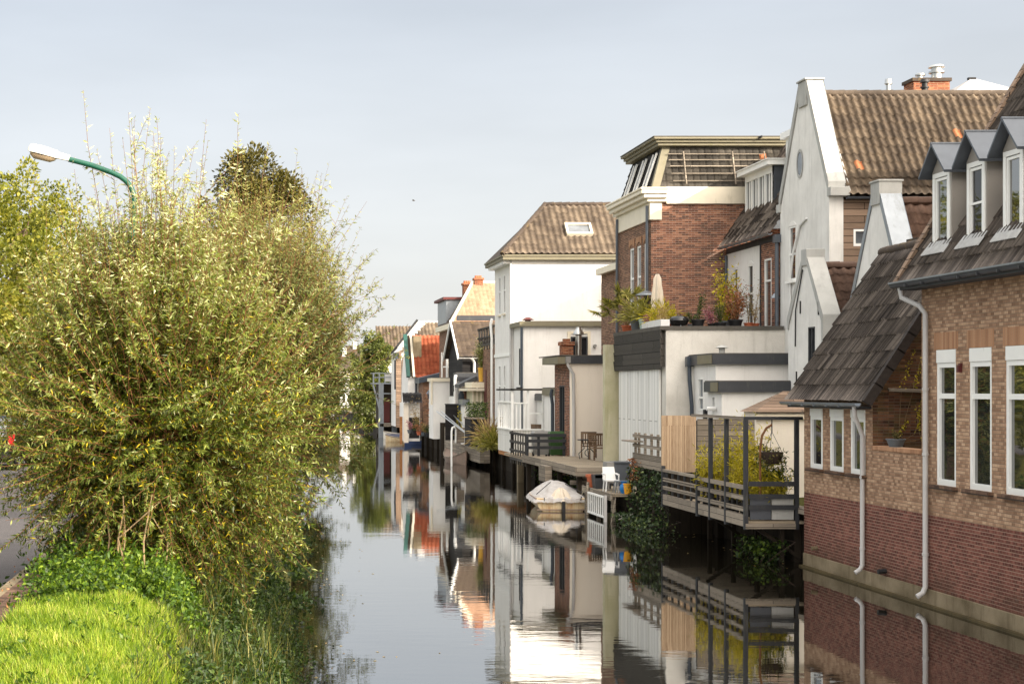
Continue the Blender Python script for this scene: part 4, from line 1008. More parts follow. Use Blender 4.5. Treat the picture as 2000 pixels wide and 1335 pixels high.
# ================================================================ low white flat-roofed extensions
def flat_ext(label, X, y0, y1, x1, z1, fas, wm='plaster_smooth', holes=(), fm='fascia_dark', over=.12, base=1.0):
    t = thing('flat_roofed_extension', label, 'extension', (X, y0, base), None)
    m = MB(); wall(m, (X, y1, base), LEFT, y1-y0, z1-fas-base, holes, .1); m.poly([(X, y0, base), (x1, y0, base), (x1, y0, z1-fas), (X, y0, z1-fas)])
    m.poly([(x1, y0, base), (x1, y1, base), (x1, y1, z1-fas), (x1, y0, z1-fas)])
    part('wall', m, M[wm], t)
    f = MB().box(X-over, x1, y0-over, y1, z1-fas, z1); part('fascia', f, M[fm], t)
    part('roof', MB().box(X-over*.7, x1-.02, y0-over*.7, y1, z1+.001, z1+.03), M['coping_dark'], t)
    return t
t = flat_ext('white extension with dark fascia and roof vent directly below the terrace wall', 13.72, 44.85, 47.28, 16.5, 5.03, .3, holes=[(.75, 1.25, 2.35, 3.35)])
window(t, (13.72, 47.28-.75, 3.35), LEFT, .5, 1.0, inset=.06, rows=(.4,), glassm='pane_grey')
part('fascia_end', MB().box(13.575, 13.597, 44.8, 46.2, 4.75, 5.01), M['paint_olive'], t)
downpipe(t, [(13.6, 47.1, 4.9), (13.58, 47.0, 4.3), (13.62, 46.9, 3.5), (13.62, 46.9, 2.0)], .06, 'pipe_dark')
part('rain_head', MB().box(13.5, 13.7, 46.98, 47.2, 4.7, 5.0), M['pipe_dark'], t)
vx = px(1410, 46); part('roof_vent', MB().lathe((vx, 46, 5.03), [(.09, 0), (.09, .2), (.2, .22), (.05, .29)], 12), M['coping_grey'], t, smooth=True)
part('wall_light', MB().box(13.6, 13.7, 45.55, 45.7, 3.1, 3.4), M['black'], t)
t = flat_ext('white extension with dark fascia one step lower and nearer', 13.48, 43.5, 44.82, 15.9, 4.22, .3, holes=[(.45, .7, 2.2, 2.8)])
window(t, (13.48, 44.82-.45, 3.2), LEFT, .25, .6, inset=.05, fr=.03)
part('fascia_end', MB().box(13.335, 13.357, 43.45, 44.1, 3.94, 4.2), M['paint_olive'], t)
part('outlet', MB().tube([(13.47, 44.0, 3.45), (13.2, 44.0, 3.45)], .06, 8), M['plastic_white'], t, smooth=True)
downpipe(t, [(15.55, 43.42, 5.1), (15.55, 43.42, 4.25)], .07, 'coping_grey')
t = thing('lean_to_shed', 'cream lean-to with a shallow boarded roof beside the low brick house', 'shed', (13.3, 40, 1.2))
part('wall', MB().box(13.25, 16, 39.9, 40.85, 1, 3.41), M['plaster_cream'], t)
part('roof', MB().add([(13.15, 39.7, 3.42), (16, 39.7, 3.42), (16, 40.9, 3.95), (14.3, 40.9, 3.95), (13.15, 40.9, 3.42), (16, 40.9, 3.42)], [(0,1,2,3), (0,3,4), (3,2,5,4), (0,4,5,1)]), M['wood_siding'], t)
part('fascia', MB().box(13.2, 15.6, 39.78, 39.88, 3.24, 3.355), M['paint_cream'], t)
# ================================================================ cream annex with brick chimney
Lx, Ly0, Ly1 = 12.66, 60.0, 64.0
Lt = thing('cream_annex', 'smooth cream annex with dark fascia, brick flank and brick chimney', 'extension', (Lx, 62, 1.2))
part('wall', MB().poly([(Lx, Ly0, .6), (17, Ly0, .6), (17, Ly0, 5.0), (Lx, Ly0, 5.0)]).poly([(17, Ly0, .6), (17, Ly1, .6), (17, Ly1, 5), (17, Ly0, 5)]), M['plaster_cream'], Lt)
m = MB(); wall(m, (Lx-.01, 62.9, .6), LEFT, 2.9, 4.4, [(.95, 1.95, 1.3, 3.55)], .15); part('brick_wall', m, M['brick_red'], Lt)
part('chimney', MB().box(12.6, 13.05, 61.2, 61.7, 5, 5.75).box(12.55, 13.1, 61.15, 61.75, 5.75, 5.9).box(12.7, 12.95, 61.3, 61.6, 5.9, 6.02), M['brick_chimney'], Lt)
window(Lt, (Lx-.01, 62.9-.95, 1.9), LEFT, 1.0, 2.25, inset=.08, cols=(.5,), frame='fence_dark')
part('fascia', MB().box(Lx-.0, 17, Ly0-.12, Ly0, 5.0, 5.3), M['fascia_dark'], Lt)
part('side_fascia', MB().box(Lx-.5, Lx-.005, Ly0-.12, 63, 5.0, 5.27), M['paint_olive'], Lt)
part('roof', MB().box(Lx-.45, 17, Ly0-.1, Ly1, 5.302, 5.34), M['coping_dark'], Lt)
downpipe(Lt, [(Lx-.12, Ly0-.18, 5.2), (Lx-.12, Ly0-.2, 4.95), (Lx+.12, Ly0-.1, 4.6), (Lx+.14, Ly0-.09, 3), (Lx+.14, Ly0-.09, 1.4)], .06)
part('rain_head', MB().box(Lx-.2, Lx-.02, Ly0-.27, Ly0-.125, 5.02, 5.28), M['plastic_grey'], Lt)
fx = px(1130, 61.5); part('flue', MB().lathe((fx, 61.5, 5.3), [(.12, 0), (.12, .85), (.22, .9), (.2, 1.0), (.1, 1.12), (.1, 1.2)], 12), M['steel'], Lt, smooth=True)

# ================================================================ big white house with hipped roof
Px, Py0, Py1, Pze = 12.65, 73.2, 78.0, 10.15
Pt = thing('white_house', 'tall white house with hipped tile roof, dentil eaves and a roof window', 'house', (Px, 75, 1.2))
m = MB()
H_ = [(1.2, 1.75, 6.7, 8.6), (2.6, 3.15, 6.7, 8.6), (1.2, 1.75, 1.6, 4.2), (2.6, 3.15, 1.6, 4.2)]
wall(m, (Px, Py1, 1), LEFT, Py1-Py0, Pze-1, H_, .12)
m.poly([(Px, Py0, 1), (20, Py0, 1), (20, Py0, Pze), (Px, Py0, Pze)]); m.poly([(20, Py0, 1), (20, Py1, 1), (20, Py1, Pze), (20, Py0, Pze)]); m.poly([(20, Py1, 1), (Px, Py1, 1), (Px, Py1, Pze), (20, Py1, Pze)])
part('wall', m, M['plaster_smooth'], Pt)
for a, b, c, d in H_: window(Pt, (Px, Py1-a, 1+c), LEFT, b-a, d-c, inset=.08, rows=((d-c)*.6,), sill='paint_cream')
part('string_course', MB().box(Px-.05, Px, Py0, Py1, 5.6, 5.75), M['paint_white'], Pt)
part('corner_pipe', MB().tube([(Px-.04, Py0-.05, 10), (Px-.04, Py0-.05, 1.3)], .05, 8), M['pipe_grey'], Pt, smooth=True)
part('eaves', MB().box(Px-.45, 20.2, Py0-.35, Py1+.3, Pze, Pze+.16).box(Px-.5, 20.2, Py0-.4, Py1+.3, Pze+.16, Pze+.24), M['paint_olive'], Pt)
for i in range(12): part('bracket', MB().box(Px-.38, Px-.06, Py1-.4-i*.4, Py1-.25-i*.4, Pze-.16, Pze-.003), M['paint_white'], Pt)
zr = 13.05; hw = (Py1-Py0)/2+.35; z0 = Pze+.24; Lp = math.hypot(hw, zr-z0); sP = (0, hw/Lp, (zr-z0)/Lp); o = (Px-.48, Py0-.38, z0)
hk = 2.55/Lp
tiles('roof', Pt, 'tile_plain', o, (1,0,0), sP, 8, Lp, per=.30, course=.36, amp=.075, step=.05, keep=lambda u, v: u > v*hk, sub=6, seed=41)
part('hip_slope', MB().poly([(Px-.48, Py0-.38, z0), (Px-.48+2.55, Py0-.38+hw, zr), (Px-.48, Py0-.38+2*hw, z0)]).poly([(Px-.48+2.55, Py0-.38+hw, zr), (20.2, Py0-.38+hw, zr), (20.2, Py1+.3, z0), (Px-.48, Py1+.3, z0)]), M['tile_moss'], Pt)
m = MB(); A_, B__ = Vector((Px-.5, Py0-.4, z0+.02)), Vector((Px-.48+2.55, Py0-.38+hw, zr+.02))
for i in range(11): m.tube([A_.lerp(B__, i/11), A_.lerp(B__, (i+1.1)/11)+Vector((0,0,.03))], .12, 8)
for i in range(14): m.tube([B__+Vector((i*.4,0,0)), B__+Vector((i*.4+.43,0,.03))], .12, 8)
part('ridge', m, M['tile_moss'], Pt, smooth=True)
rl = MB(); oo = Vector((px(1100, 74.6), 0, 0)); nP = Vector((0, -sP[2], sP[1])); base_ = Vector((oo.x, o[1], o[2])) + Vector(sP)*1.35
for ur, vr in (((0,1.25),(0,.1)), ((0,1.25),(.75,.85)), ((0,.1),(.1,.75)), ((1.15,1.25),(.1,.75))): rl.obox(base_, (1,0,0), sP, nP, ur, vr, (0,.2))
rw = part('roof_window', rl, M['paint_cream'], Pt); part('pane', MB().obox(base_, (1,0,0), sP, nP, (.1,1.15), (.1,.75), (.08,.12)), M['pane_grey'], rw)

Qx, Qy0, Qy1, Qz = 12.76, 70.6, 73.17, 7.1
Qt = flat_ext('two storey white extension with olive fascia in front of the tall white house', Qx, Qy0, Qy1, 17.5, Qz, .2, holes=[(1.5, 1.75, 3.2, 4.9)], fm='paint_olive', over=.2)
qa, qb = px(1114, Qy0), px(1147, Qy0)
window(Qt, (qa, Qy0-.075, 5.5), FRONT, qb-qa, pz(657, Qy0)-5.5, inset=-.01, fr=.07, frame='fence_dark', glassm='pane_dark')
part('window_surround', MB().box(qa-.14, qa-.002, Qy0-.06, Qy0-.005, 5.45, 6.55).box(qb+.002, qb+.14, Qy0-.06, Qy0-.005, 5.45, 6.55).box(qa-.14, qb+.14, Qy0-.06, Qy0-.005, 6.552, 6.66), M['paint_cream'], Qt)
window(Qt, (Qx, Qy1-1.5, 4.2), LEFT, .25, 1.7, inset=.06, fr=.03, frame='fence_dark')
part('roof_vent', MB().lathe((px(1031, 71.5), 71.5, Qz+.03), [(.14, 0), (.14, .08), (.3, .1), (.1, .22)], 12), M['paint_maroon'], Qt, smooth=True)
downpipe(Qt, [(Qx-.1, Qy0-.1, 6.85), (Qx-.1, Qy0-.1, 4), (Qx-.1, Qy0-.1, 1.4)], .06, 'pipe_dark')
part('wall_light', MB().box(Qx-.35, Qx-.1, Qy0-.3, Qy0-.1, 4.0, 4.1), M['black'], Qt)
vt = part('outlet', MB().tube([(px(1161, Qy0), Qy0, pz(675, Qy0)), (px(1161, Qy0), Qy0-.2, pz(675, Qy0))], .07, 8), M['plastic_grey'], Qt, smooth=True)
t = flat_ext('low white extension with dark fascia behind the white balcony', 13.35, 66.2, 70.5, 17, pz(770, 66.2)-.0, .28, holes=[(1.9, 2.5, .6, 2.5), (3.0, 3.4, .6, 2.5)], over=.1)
for a in ((1.9, .6), (3.0, .4)): window(t, (13.35, 70.5-a[0], 1.6), LEFT, a[1], 1.9, inset=.06, fr=.04, frame='paint_white')
t = flat_ext('narrow white porch with dark downpipe beside the brick chimney', 12.75, 63.0, 65.6, 15, 4.05, .3, fm='paint_olive', over=.1, holes=[(1.4, 1.8, .9, 2.4)])
window(t, (12.75, 65.6-1.4, 1.9), LEFT, .4, 1.5, inset=.06, fr=.05)
downpipe(t, [(12.55, 62.93, 4.0), (12.5, 62.9, 3.8), (12.56, 62.9, 3.4), (12.56, 62.9, 1.3)], .07, 'pipe_dark')

# ================================================================ row of smaller houses further along
R1 = thing('brick_house', 'narrow brown brick annex with railed roof terrace beside the tall white house', 'house', (12.7, 81, 1.2))
part('wall', MB().box(12.7, 17, 78.2, 84, 1, 6.1), M['brick_brown'], R1)
m = MB()
for i in range(7): m.box(12.7, 12.78, 78.3+i*.9, 78.42+i*.9, 6.1, 7.3)
for z in (6.3, 6.7, 7.2): m.box(12.66, 12.74, 78.2, 84, z, z+.09)
for i in range(6): m.bar((12.69, 78.36+i*.9, 6.35), (12.69, 79.26+i*.9, 7.2), .06)
part('railing', m, M['wood_dark'], R1)
part('wall_slot', MB().box(12.66, 12.72, 81.0, 81.5, 2.2, 5.0), M['paint_maroon'], R1)
downpipe(R1, [(12.58, 78.5, 7.6), (12.5, 78.4, 7.3), (12.55, 78.35, 6.6), (12.55, 78.35, 1.4)], .07, 'paint_white')
# house with the pinkish tiled roof
R2 = thing('brick_house', 'brick house with sunlit pinkish tile roof, two chimneys and a grey box dormer', 'house', (12.8, 97, 1.2))
rz0, rz1 = 8.05, 10.75; ry0, ry1 = 94.5, 101.5; rym = 98; rx = 12.8
part('wall', MB().box(rx, 18, ry0, ry1, 1, rz0), M['brick_brown'], R2)
Lr = math.hypot(rym-ry0, rz1-rz0); sR = (0, (rym-ry0)/Lr, (rz1-rz0)/Lr); hk2 = 1.85/Lr
tiles('roof', R2, 'tile_pink', (rx-.2, ry0-.1, rz0), (1,0,0), sR, 5.2, Lr, per=.26, course=.3, amp=.02, step=.03, kind='slate', keep=lambda u, v: u > v*hk2, sub=4, seed=51)
part('back_roof', MB().poly([(rx-.2, ry0-.1, rz0), (rx-.2+1.85, rym, rz1), (rx-.2, ry1, rz0)]).poly([(rx+1.65, rym, rz1), (18, rym, rz1), (18, ry1, rz0), (rx-.2, ry1, rz0)]), M['tile_moss'], R2)
part('hip_ridge', MB().tube([(rx-.2, ry0-.1, rz0+.06), (rx+1.65, rym-.05, rz1+.06), (18, rym-.05, rz1+.06)], .1, 7), M['paint_cream'], R2)
for q, zc, y_ in ((912, 553, 99.3), (934, 543, 98)):
    a, b = px(q-8, y_), px(q+8, y_); ch = part('chimney', MB().box(a, b, y_-.3, y_+.3, rz0+.6, pz(zc+4, y_)).box(a-.06, b+.06, y_-.36, y_+.36, pz(zc+4, y_), pz(zc, y_)), M['brick_chimney'], R2)
    f = MB()
    for k in (.25, .5, .75): f.lathe((a+(b-a)*k, y_, pz(zc, y_)), [(.1, 0), (.09, .16)], 8)
    part('chimney_pot', f, M['terracotta'], ch)
dmr = part('dormer', MB().box(12.72, 14.2, 97.5, 101.8, pz(641, 98), pz(586, 98)), M['zinc'], R2); part('dormer_roof', MB().box(12.5, 14.3, 97.3, 102, pz(586, 98), pz(581, 98)), M['paint_maroon'], dmr)
part('cornice', MB().box(12.55, 12.8, 94.5, 101.6, rz0-.3, rz0+.02), M['paint_cream'], R2)
downpipe(R2, [(12.6, 94.4, 7.9), (12.62, 94.3, 7.3), (12.35, 94.2, 6.4), (12.35, 94.2, 4.5)], .08, 'paint_white')
part('stair_rail', MB().bar((12.2, 95.6, 3.2), (12.2, 95.6, 6.3), .08).bar((12.9, 95.6, 3.2), (12.9, 95.6, 6.3), .08).bar((12.2, 95.6, 6.2), (12.9, 95.6, 6.2), .08).bar((12.2, 95.6, 5.4), (12.9, 95.6, 5.4), .08).bar((12.2, 95.6, 4.7), (12.9, 95.6, 4.7), .08).bar((12.2, 95.6, 4.7), (12.9, 95.6, 3.4), .06).bar((12.2, 95.6, 3.4), (12.9, 95.6, 4.7), .06), M['paint_white'], R2)
part('roof_flue', MB().tube([(px(958, 96), 96.2, pz(627, 96)), (px(964, 96), 95.4, pz(627, 96))], .2, 8), M['black'], R2, smooth=True)
# black timber house
R3 = thing('timber_house', 'black tarred timber house with mossy dark roof and white bargeboard', 'house', (12.3, 90, 1.2))
bx, by0, by1, bz0, bz1 = 12.35, 87.5, 93.5, 6.0, 7.95; bym = 90.5
part('wall', gable_box(bx, 17, by0, by1, 3.6, bz0, bz1), M['wood_black'], R3)
part('wall_base', MB().box(bx-.1, 17, by0-.1, by1-.8, 1, 3.58), M['plaster_smooth'], R3)
Lb = math.hypot(bym-by0+.3, bz1-bz0+.2); sB3 = (0, (bym-by0+.3)/Lb, (bz1-bz0+.2)/Lb)
tiles('roof', R3, 'tile_moss', (bx-.3, by0-.3, bz0-.15), (1,0,0), sB3, 5, Lb, per=.3, course=.4, amp=.02, step=.03, kind='slate', sub=4, seed=53)
part('back_roof', MB().poly([(bx-.3, bym, bz1+.05), (17, bym, bz1+.05), (17, by1+.3, bz0-.15), (bx-.3, by1+.3, bz0-.15)]), M['tile_moss'], R3)
m = MB()
for sg, ye in ((-1, by0-.33), (1, by1+.33)): m.prism([(bx-.34, bym, bz1+.12), (bx-.34, ye, bz0-.12), (bx-.34, ye, bz0-.32), (bx-.34, bym, bz1-.08)], (.08, 0, 0))
part('bargeboard', m, M['paint_white'], R3)
gutter(R3, (bx-.3, by0-.4, bz0-.2), (17, by0-.4, bz0-.2), .08, 'pipe_grey')
part('ridge_beam', MB().box(bx+.1, 17, bym-.08, bym+.3, bz1+.1, bz1+.4), M['fascia_dark'], R3)
downpipe(R3, [(bx+.5, by0-.4, bz0-.25), (bx+.65, by0-.1, 5.5), (bx+.65, by0-.08, 3.9)], .08, 'paint_white')
part('wing_or_blocker', gable_box(19, 27, 97, 109, 1, 10.2, 12.6), M['brick_brown'], R3)  # hidden building, not part of this house, added to shade the orange tiles
# small extensions in front of them
def ext(label, X, y0, y1, x1, z1, fas, wm, fm, **k): return flat_ext(label, X, y0, y1, x1, z1, fas, wm, fm=fm, **k)
Y = 86.5; t = ext('small white extension with black roof edge below the timber house', px(893, Y), Y, 87.3, 15, pz(728, Y), .45, 'plaster_smooth', 'fascia_dark')
downpipe(t, [(px(893, Y)-.1, Y-.1, pz(733, Y)), (px(888, Y), Y-.2, pz(740, Y)), (px(888, Y), Y-.2, pz(790, Y))], .09, 'paint_white')
part('wall_light', MB().box(px(887, Y)-.1, px(887, Y)+.08, Y-.25, Y-.1, pz(764, Y), pz(752, Y)), M['black'], t)
Y = 84.6; t = thing('brick_shed', 'brick shed with sloping dark roof edge and tall grey arched door', 'shed', (px(905, Y), Y, 1.2))
part('wall', MB().box(px(907, Y), px(930, Y), Y, Y+1.8, 1, pz(757, Y)), M['brick_red'], t)
part('roof', MB().prism([(px(896, Y), Y-.2, pz(757, Y)), (px(930, Y), Y-.2, pz(742, Y)), (px(930, Y), Y-.2, pz(734, Y)), (px(896, Y), Y-.2, pz(750, Y))], (0, 2, 0)), M['fascia_dark'], t)
m = MB(); dx0, dx1 = px(895, Y), px(906, Y); m.prism([(dx0, Y-.1, 1.2), (dx1, Y-.1, 1.2), (dx1, Y-.1, pz(770, Y)), ((dx0*.3+dx1*.7), Y-.1, pz(763, Y)), ((dx0*.7+dx1*.3), Y-.1, pz(763, Y)), (dx0, Y-.1, pz(770, Y))], (0, .08, 0)); part('door', m, M['pipe_dark'], t)
t = ext('low white lean-to with grey roof edge behind the reed planter', px(907, 83), 83, 84.4, 15, pz(780, 83), .3, 'plaster_smooth', 'zinc')
Y = 82; t = thing('garden_porch', 'mossy cream glazed porch with flat canopy beneath the olive tree', 'porch', (px(935, Y), Y, 1.2))
xa, xb = px(922, Y), px(946, Y)
part('roof', MB().box(xa-.05, xb+.1, Y-.2, Y+3, pz(757, Y), pz(746, Y)), M['paint_cream'], t)
part('canopy', MB().box(xa-.3, xb+.3, Y-.5, Y+3, pz(763, Y), pz(758, Y)), M['paint_cream'], t)
m = MB()
for q in (922, 930, 938, 945): m.box(px(q, Y), px(q, Y)+.08, Y-.1, Y, 1.2, pz(763, Y))
m.box(xa, xb, Y-.09, Y-.02, pz(800, Y), pz(796, Y)); part('frame', m, M['paint_cream'], t)
part('pane', MB().box(xa, xb, Y, Y+2, 1.2, pz(763, Y)), M['plaster_green'], t)
Y = 96; t = ext('small white flat-roofed extension with white stair frame beside the orange tiled house', px(846, 93), 93, 95, 12.9, pz(738, 93), .2, 'plaster_smooth', 'paint_cream')
downpipe(t, [(px(843, 92.9), 92.9, pz(742, 93)), (px(843, 92.9), 92.9, pz(790, 93))], .07, 'paint_cream')

# orange tiled house
Y = 112; S1 = thing('tiled_house', 'small house with bright orange pantiles, teal side board and white wall', 'house', (px(830, Y), Y, 1.2))
oxa, oxb = px(809, Y), px(868, Y); ze, zr = pz(737, Y), pz(655, Y+2.2)
Lo = math.hypot(2.3, zr-ze); sO = (0, 2.3/Lo, (zr-ze)/Lo)
part('wall', gable_box(px(797, Y), oxb+2, Y, Y+4.6, 1, ze, zr-.1), M['plaster_smooth'], S1)
tiles('roof', S1, 'tile_orange', (oxa, Y-.15, ze), (1,0,0), sO, oxb-oxa+2, Lo, per=.29, course=.36, amp=.06, step=.04, sub=6, seed=61)
xx = px(797, Y); tiles('old_tiles', S1, 'tile_moss', (xx, Y-.12, ze), (1,0,0), sO, oxa-xx-.03, Lo, per=.2, course=.36, amp=.04, step=.04, sub=6, seed=62)
part('verge_board', MB().obox((oxa-.04, Y-.2, ze), sO, (1,0,0), (0,-sO[2],sO[1]), (0, Lo), (-.08, .08), (0, .12)), M['paint_cream'], S1)
part('teal_board', MB().obox((px(793, Y), Y-.25, ze), sO, (1,0,0), (0,-sO[2],sO[1]), (0, Lo), (0, .28), (0, .16)), M['board_teal'], S1)
part('chimney_patch', MB().box(px(810, Y), px(826, Y), Y+.9, Y+2.2, ze, pz(655, Y)), M['concrete'], S1)
part('downpipe', MB().tube([(px(812, Y), Y-.2, ze), (px(812, Y), Y-.1, 1.5)], .07, 7), M['pipe_dark'], S1)
Y = 109; t = thing('brick_shed', 'small brick lean-to under a sloping grey roof edge below the orange tiles', 'shed', (px(842, Y), Y, 1.2))
part('wall', MB().box(px(826, Y), px(864, Y), Y, Y+2.8, 1, pz(742, Y)), M['brick_brown'], t)
part('roof', MB().prism([(px(818, Y), Y-.3, pz(748, Y)), (px(868, Y), Y-.3, pz(737, Y)), (px(868, Y), Y-.3, pz(726, Y)), (px(818, Y), Y-.3, pz(738, Y))], (0, 3, 0)), M['pipe_dark'], t)
Y = 107; S6 = thing('canal_shed', 'low white boathouse with dark tiled hood and timber corner post', 'shed', (px(805, Y), Y, .8))
part('wall', MB().box(px(789, Y), px(820, Y), Y, Y+3, .4, pz(786, Y)), M['plaster_smooth'], S6)
part('pillar', MB().box(px(788, Y), px(797, Y), Y-.25, Y-.01, .3, pz(786, Y)), M['plaster_cream'], S6)
xa, xb, za, zb = px(786, Y), px(823, Y), pz(787, Y), pz(767, Y); Lh = math.hypot(.6, zb-za)
tiles('roof', S6, 'tile_black', (xa, Y-.45, za), (1,0,0), (0, .6/Lh, (zb-za)/Lh), xb-xa, Lh, per=.24, course=.26, amp=.05, step=.04, sub=6, seed=63)
part('post', MB().box(px(780, Y), px(785, Y), Y-.4, Y-.2, .2, pz(813, Y)), M['wood_orange'], S6)
part('opening', MB().box(px(799, Y), px(819, Y), Y-.02, Y, .6, pz(815, Y)), M['black'], S6)
# white house with tan hipped roof, and the one behind it
Y = 122; S2 = thing('white_house', 'white gabled house with tan tile roof partly hidden by the orange roof', 'house', (px(800, Y), Y, 1.2))
xa, xb = px(778, Y), px(868, Y)+2; ze, zr = pz(690, Y), pz(630, Y+3)
part('wall', MB().box(xa, xb, Y, Y+6, 1, ze), M['plaster_smooth'], S2)
hh = math.hypot(3, zr-ze); sH = (0, 3/hh, (zr-ze)/hh); k_ = 2.55/hh
tiles('roof', S2, 'tile_plain', (xa, Y-.1, ze), (1,0,0), sH, xb-xa, hh, per=.3, course=.36, amp=.06, step=.04, sub=6, keep=lambda u, v: u > v*k_, seed=65)
part('canal_gable', MB().add([(xa-.05, Y, ze), (xa-.05, Y+6, ze), (xa+2.5, Y+3, zr)], [(0,1,2)]).prism([(xa-.3, Y+6.2, ze-.2), (xa+2.3, Y+6.2, zr+.3), (xb, Y+6.2, zr+.3), (xb, Y+6.2, ze-.2)], (0,.2,0)), M['plaster_white'], S2)
part('verge', MB().bar((xa-.45, Y+6.1, ze-.5), (xa+2.2, Y+6.1, zr+.38), .18), M['tile_black'], S2)
part('downpipe', MB().tube([(xa-.2, Y+.5, ze-.5), (xa-.2, Y+.5, 4)], .08, 7), M['pipe_dark'], S2)
m = MB(); yw = 123.0
for a, b, c, d in ((782, 795, 700, 776), (770, 780, 688, 776)): m.box(px(a, yw), px(b, yw), yw-1.5, yw-1.2, 1, pz(c, yw))
part('boarded_wall', m, M['wood_siding'], S2)
part('eaves_box', MB().box(px(769, 120), px(779, 120), 120, 121, pz(700, 120), pz(688, 120)), M['pipe_dark'], S2)
Y = 150; S3 = thing('tiled_house', 'far house with plain brown ribbed roof above the birch tree', 'house', (px(765, Y), Y, 1.2))
xa, xb = px(738, Y), px(800, Y); ze, zr = pz(690, Y), pz(637, Y+3); hh = math.hypot(3, zr-ze)
part('wall', gable_box(xa, xb+4, Y, Y+6, 1, ze, zr-.1), M['plaster_cream'], S3)
tiles('roof', S3, 'tile_plain', (xa, Y-.1, ze), (1,0,0), (0, 3/hh, (zr-ze)/hh), xb-xa+4, hh, per=.34, course=.5, amp=.09, step=.03, sub=6, seed=66)
part('chimney', MB().box(px(858, 140), px(868, 140), 140, 140.6, 8, pz(600, 140)), M['paint_cream'], S3)
# steel balcony over the water
Y = 128; t = thing('steel_balcony', 'pale galvanised balcony on tall posts with red door beneath, at the birch', 'balcony', (px(750, Y), Y, .5))
xa, xb = px(729, Y), px(776, Y); zf, zt = pz(747, Y), pz(728, Y)
part('floor', MB().box(xa, xb, Y, Y+3, zf-.12, zf), M['zinc'], t)
m = MB()
for q in (729.5, 741, 752, 763, 775): m.box(px(q, Y)-.06, px(q, Y)+.06, Y, Y+.1, zf, zt)
for z in (zt-.05, (zf+zt)/2): m.box(xa, xb, Y-.03, Y+.05, z, z+.08)
m.box(xa, xa+.06, Y, Y+3, zt-.05, zt+.03); part('railing', m, M['zinc'], t)
part('railing_panel', MB().box(px(752, Y), px(768, Y), Y-.01, Y+.03, zf+.1, zt-.1), M['pipe_grey'], t)
for q in (742, 747, 768, 773): part('post', MB().box(px(q, Y)-.1, px(q, Y)+.1, Y, Y+.2, -.3, zf-.12), M['zinc'], t)
part('brace', MB().bar((xa, Y+.1, zf-.15), (px(742, Y), Y+.1, 2.2), .12).bar((xa+.3, Y+.1, zf-.9), (xb, Y+.1, zf-.9), .1), M['zinc'], t)
part('door', MB().box(px(750, Y), px(766, Y), Y+2.2, Y+2.3, 1.2, pz(778, Y)), M['paint_maroon'], t)
part('wall', MB().box(px(744, Y), px(776, Y), Y+2.31, Y+5, .2, zf-.1), M['wood_pile'], t)
part('lower_floor', MB().box(px(742, Y), xb, Y, Y+3, .9, 1.15), M['wood_grey'], t)

# far end of the canal
for i, (a, b, y0, yt, Y, lab) in enumerate(((664, 682, 0, 690, 236, 'distant pale house with grey roof at the canal end, left of the chimney house'), (679, 702, 0, 676, 250, 'distant white house with square chimney at the end of the canal'))):
    t = thing('distant_house', lab, 'house', (px(a, Y), Y, 1))
    xa, xb, zt = px(a, Y), px(b, Y), pz(yt, Y); ze = zt-2.6
    hs = [(.4+j*.75, .8+j*.75, z, z+1.2) for j in range(2) for z in (.9, 3.2)]
    m = MB(); wall(m, (xa, Y, 1), FRONT, xb-xa, ze-1, hs, .15); m.box(xa, xb, Y+.3, Y+5, 1, ze); part('wall', m, M['plaster_smooth'], t)
    part('roof', MB().prism([(xa-.2, Y-.3, ze), (xb+.2, Y-.3, ze), (xb+.2, Y+2.6, zt), (xa-.2, Y+2.6, zt)], (0,.1,.2)), M['tile_moss'], t)
    part('chimney', MB().box(xb-.9, xb-.3, Y+2, Y+2.6, ze, zt+.9), M['plaster_white'], t)
    part('window', MB().box(xa+.3, xb-.3, Y+.15, Y+.2, 1.6, ze-.6), M['pane'], t)
    part('balcony', MB().box(xa, xb, Y-.8, Y, 3.7, 3.85).box(xa, xb, Y-.8, Y-.74, 4.6, 4.7), M['zinc'], t)

# ================================================================ quay
t = thing('quay_wall', 'dark timber and brick quay wall under the terraces and decks', 'wall', (12.9, 90, 0))
part('boards', MB().box(12.88, 12.955, 34.9, 226, -.8, 1.15), M['wood_pile'], t)
for i in range(40): part('pile', MB().box(12.72, 12.877, 35.6+i*2.9, 35.85+i*2.9, -.8, 1.0), M['wood_pile'], t)
part('cap_beam', MB().box(12.7, 13.0, 34.9, 226, 1.152, 1.28), M['wood_grey'], t)
# ================================================================ pergola deck beside the low brick house
JX, JY0, JY1, JZ = 11.5, 35.3, 42.3, .98
t = thing('timber_deck', 'timber deck with black pergola posts and weathered rails over the water', 'deck', (12.2, 38.8, 0))
part('floor', MB().box(JX+.06, 12.87, JY0+.02, JY1, JZ-.07, JZ), M['wood_deck'], t)
part('edge_beam', MB().box(JX-.03, JX+.05, JY0, 38.95, JZ-.14, JZ+.14), M['wood_grey'], t)
part('edge_beam', MB().box(JX-.03, JX+.05, 39.2, JY1, JZ-.14, JZ+.14), M['wood_grey'], t)
part('front_beam', MB().box(JX-.02, 12.62, JY0-.06, JY0, JZ-.18, JZ-.06), M['wood_grey'], t)
for z in (1.24, 1.5, 1.74): part('rail', MB().box(JX-.03, JX+.02, JY0+.05, 39.0, z-.05, z+.05), M['wood_grey'], t)
for z in (1.27, 1.33, 1.5, 1.56): part('rail', MB().box(JX-.03, JX+.02, 39.2, JY1, z-.02, z+.02), M['wood_grey'], t)
part('rail', MB().box(JX-.04, JX+.06, 39.2, JY1, 1.74, 1.81), M['wood_grey'], t)
for i in range(5): y = 39.75+i*.58; part('slat', MB().box(JX+.022, JX+.06, y, y+.1, JZ+.1, 1.74), M['fence_dark'], t)
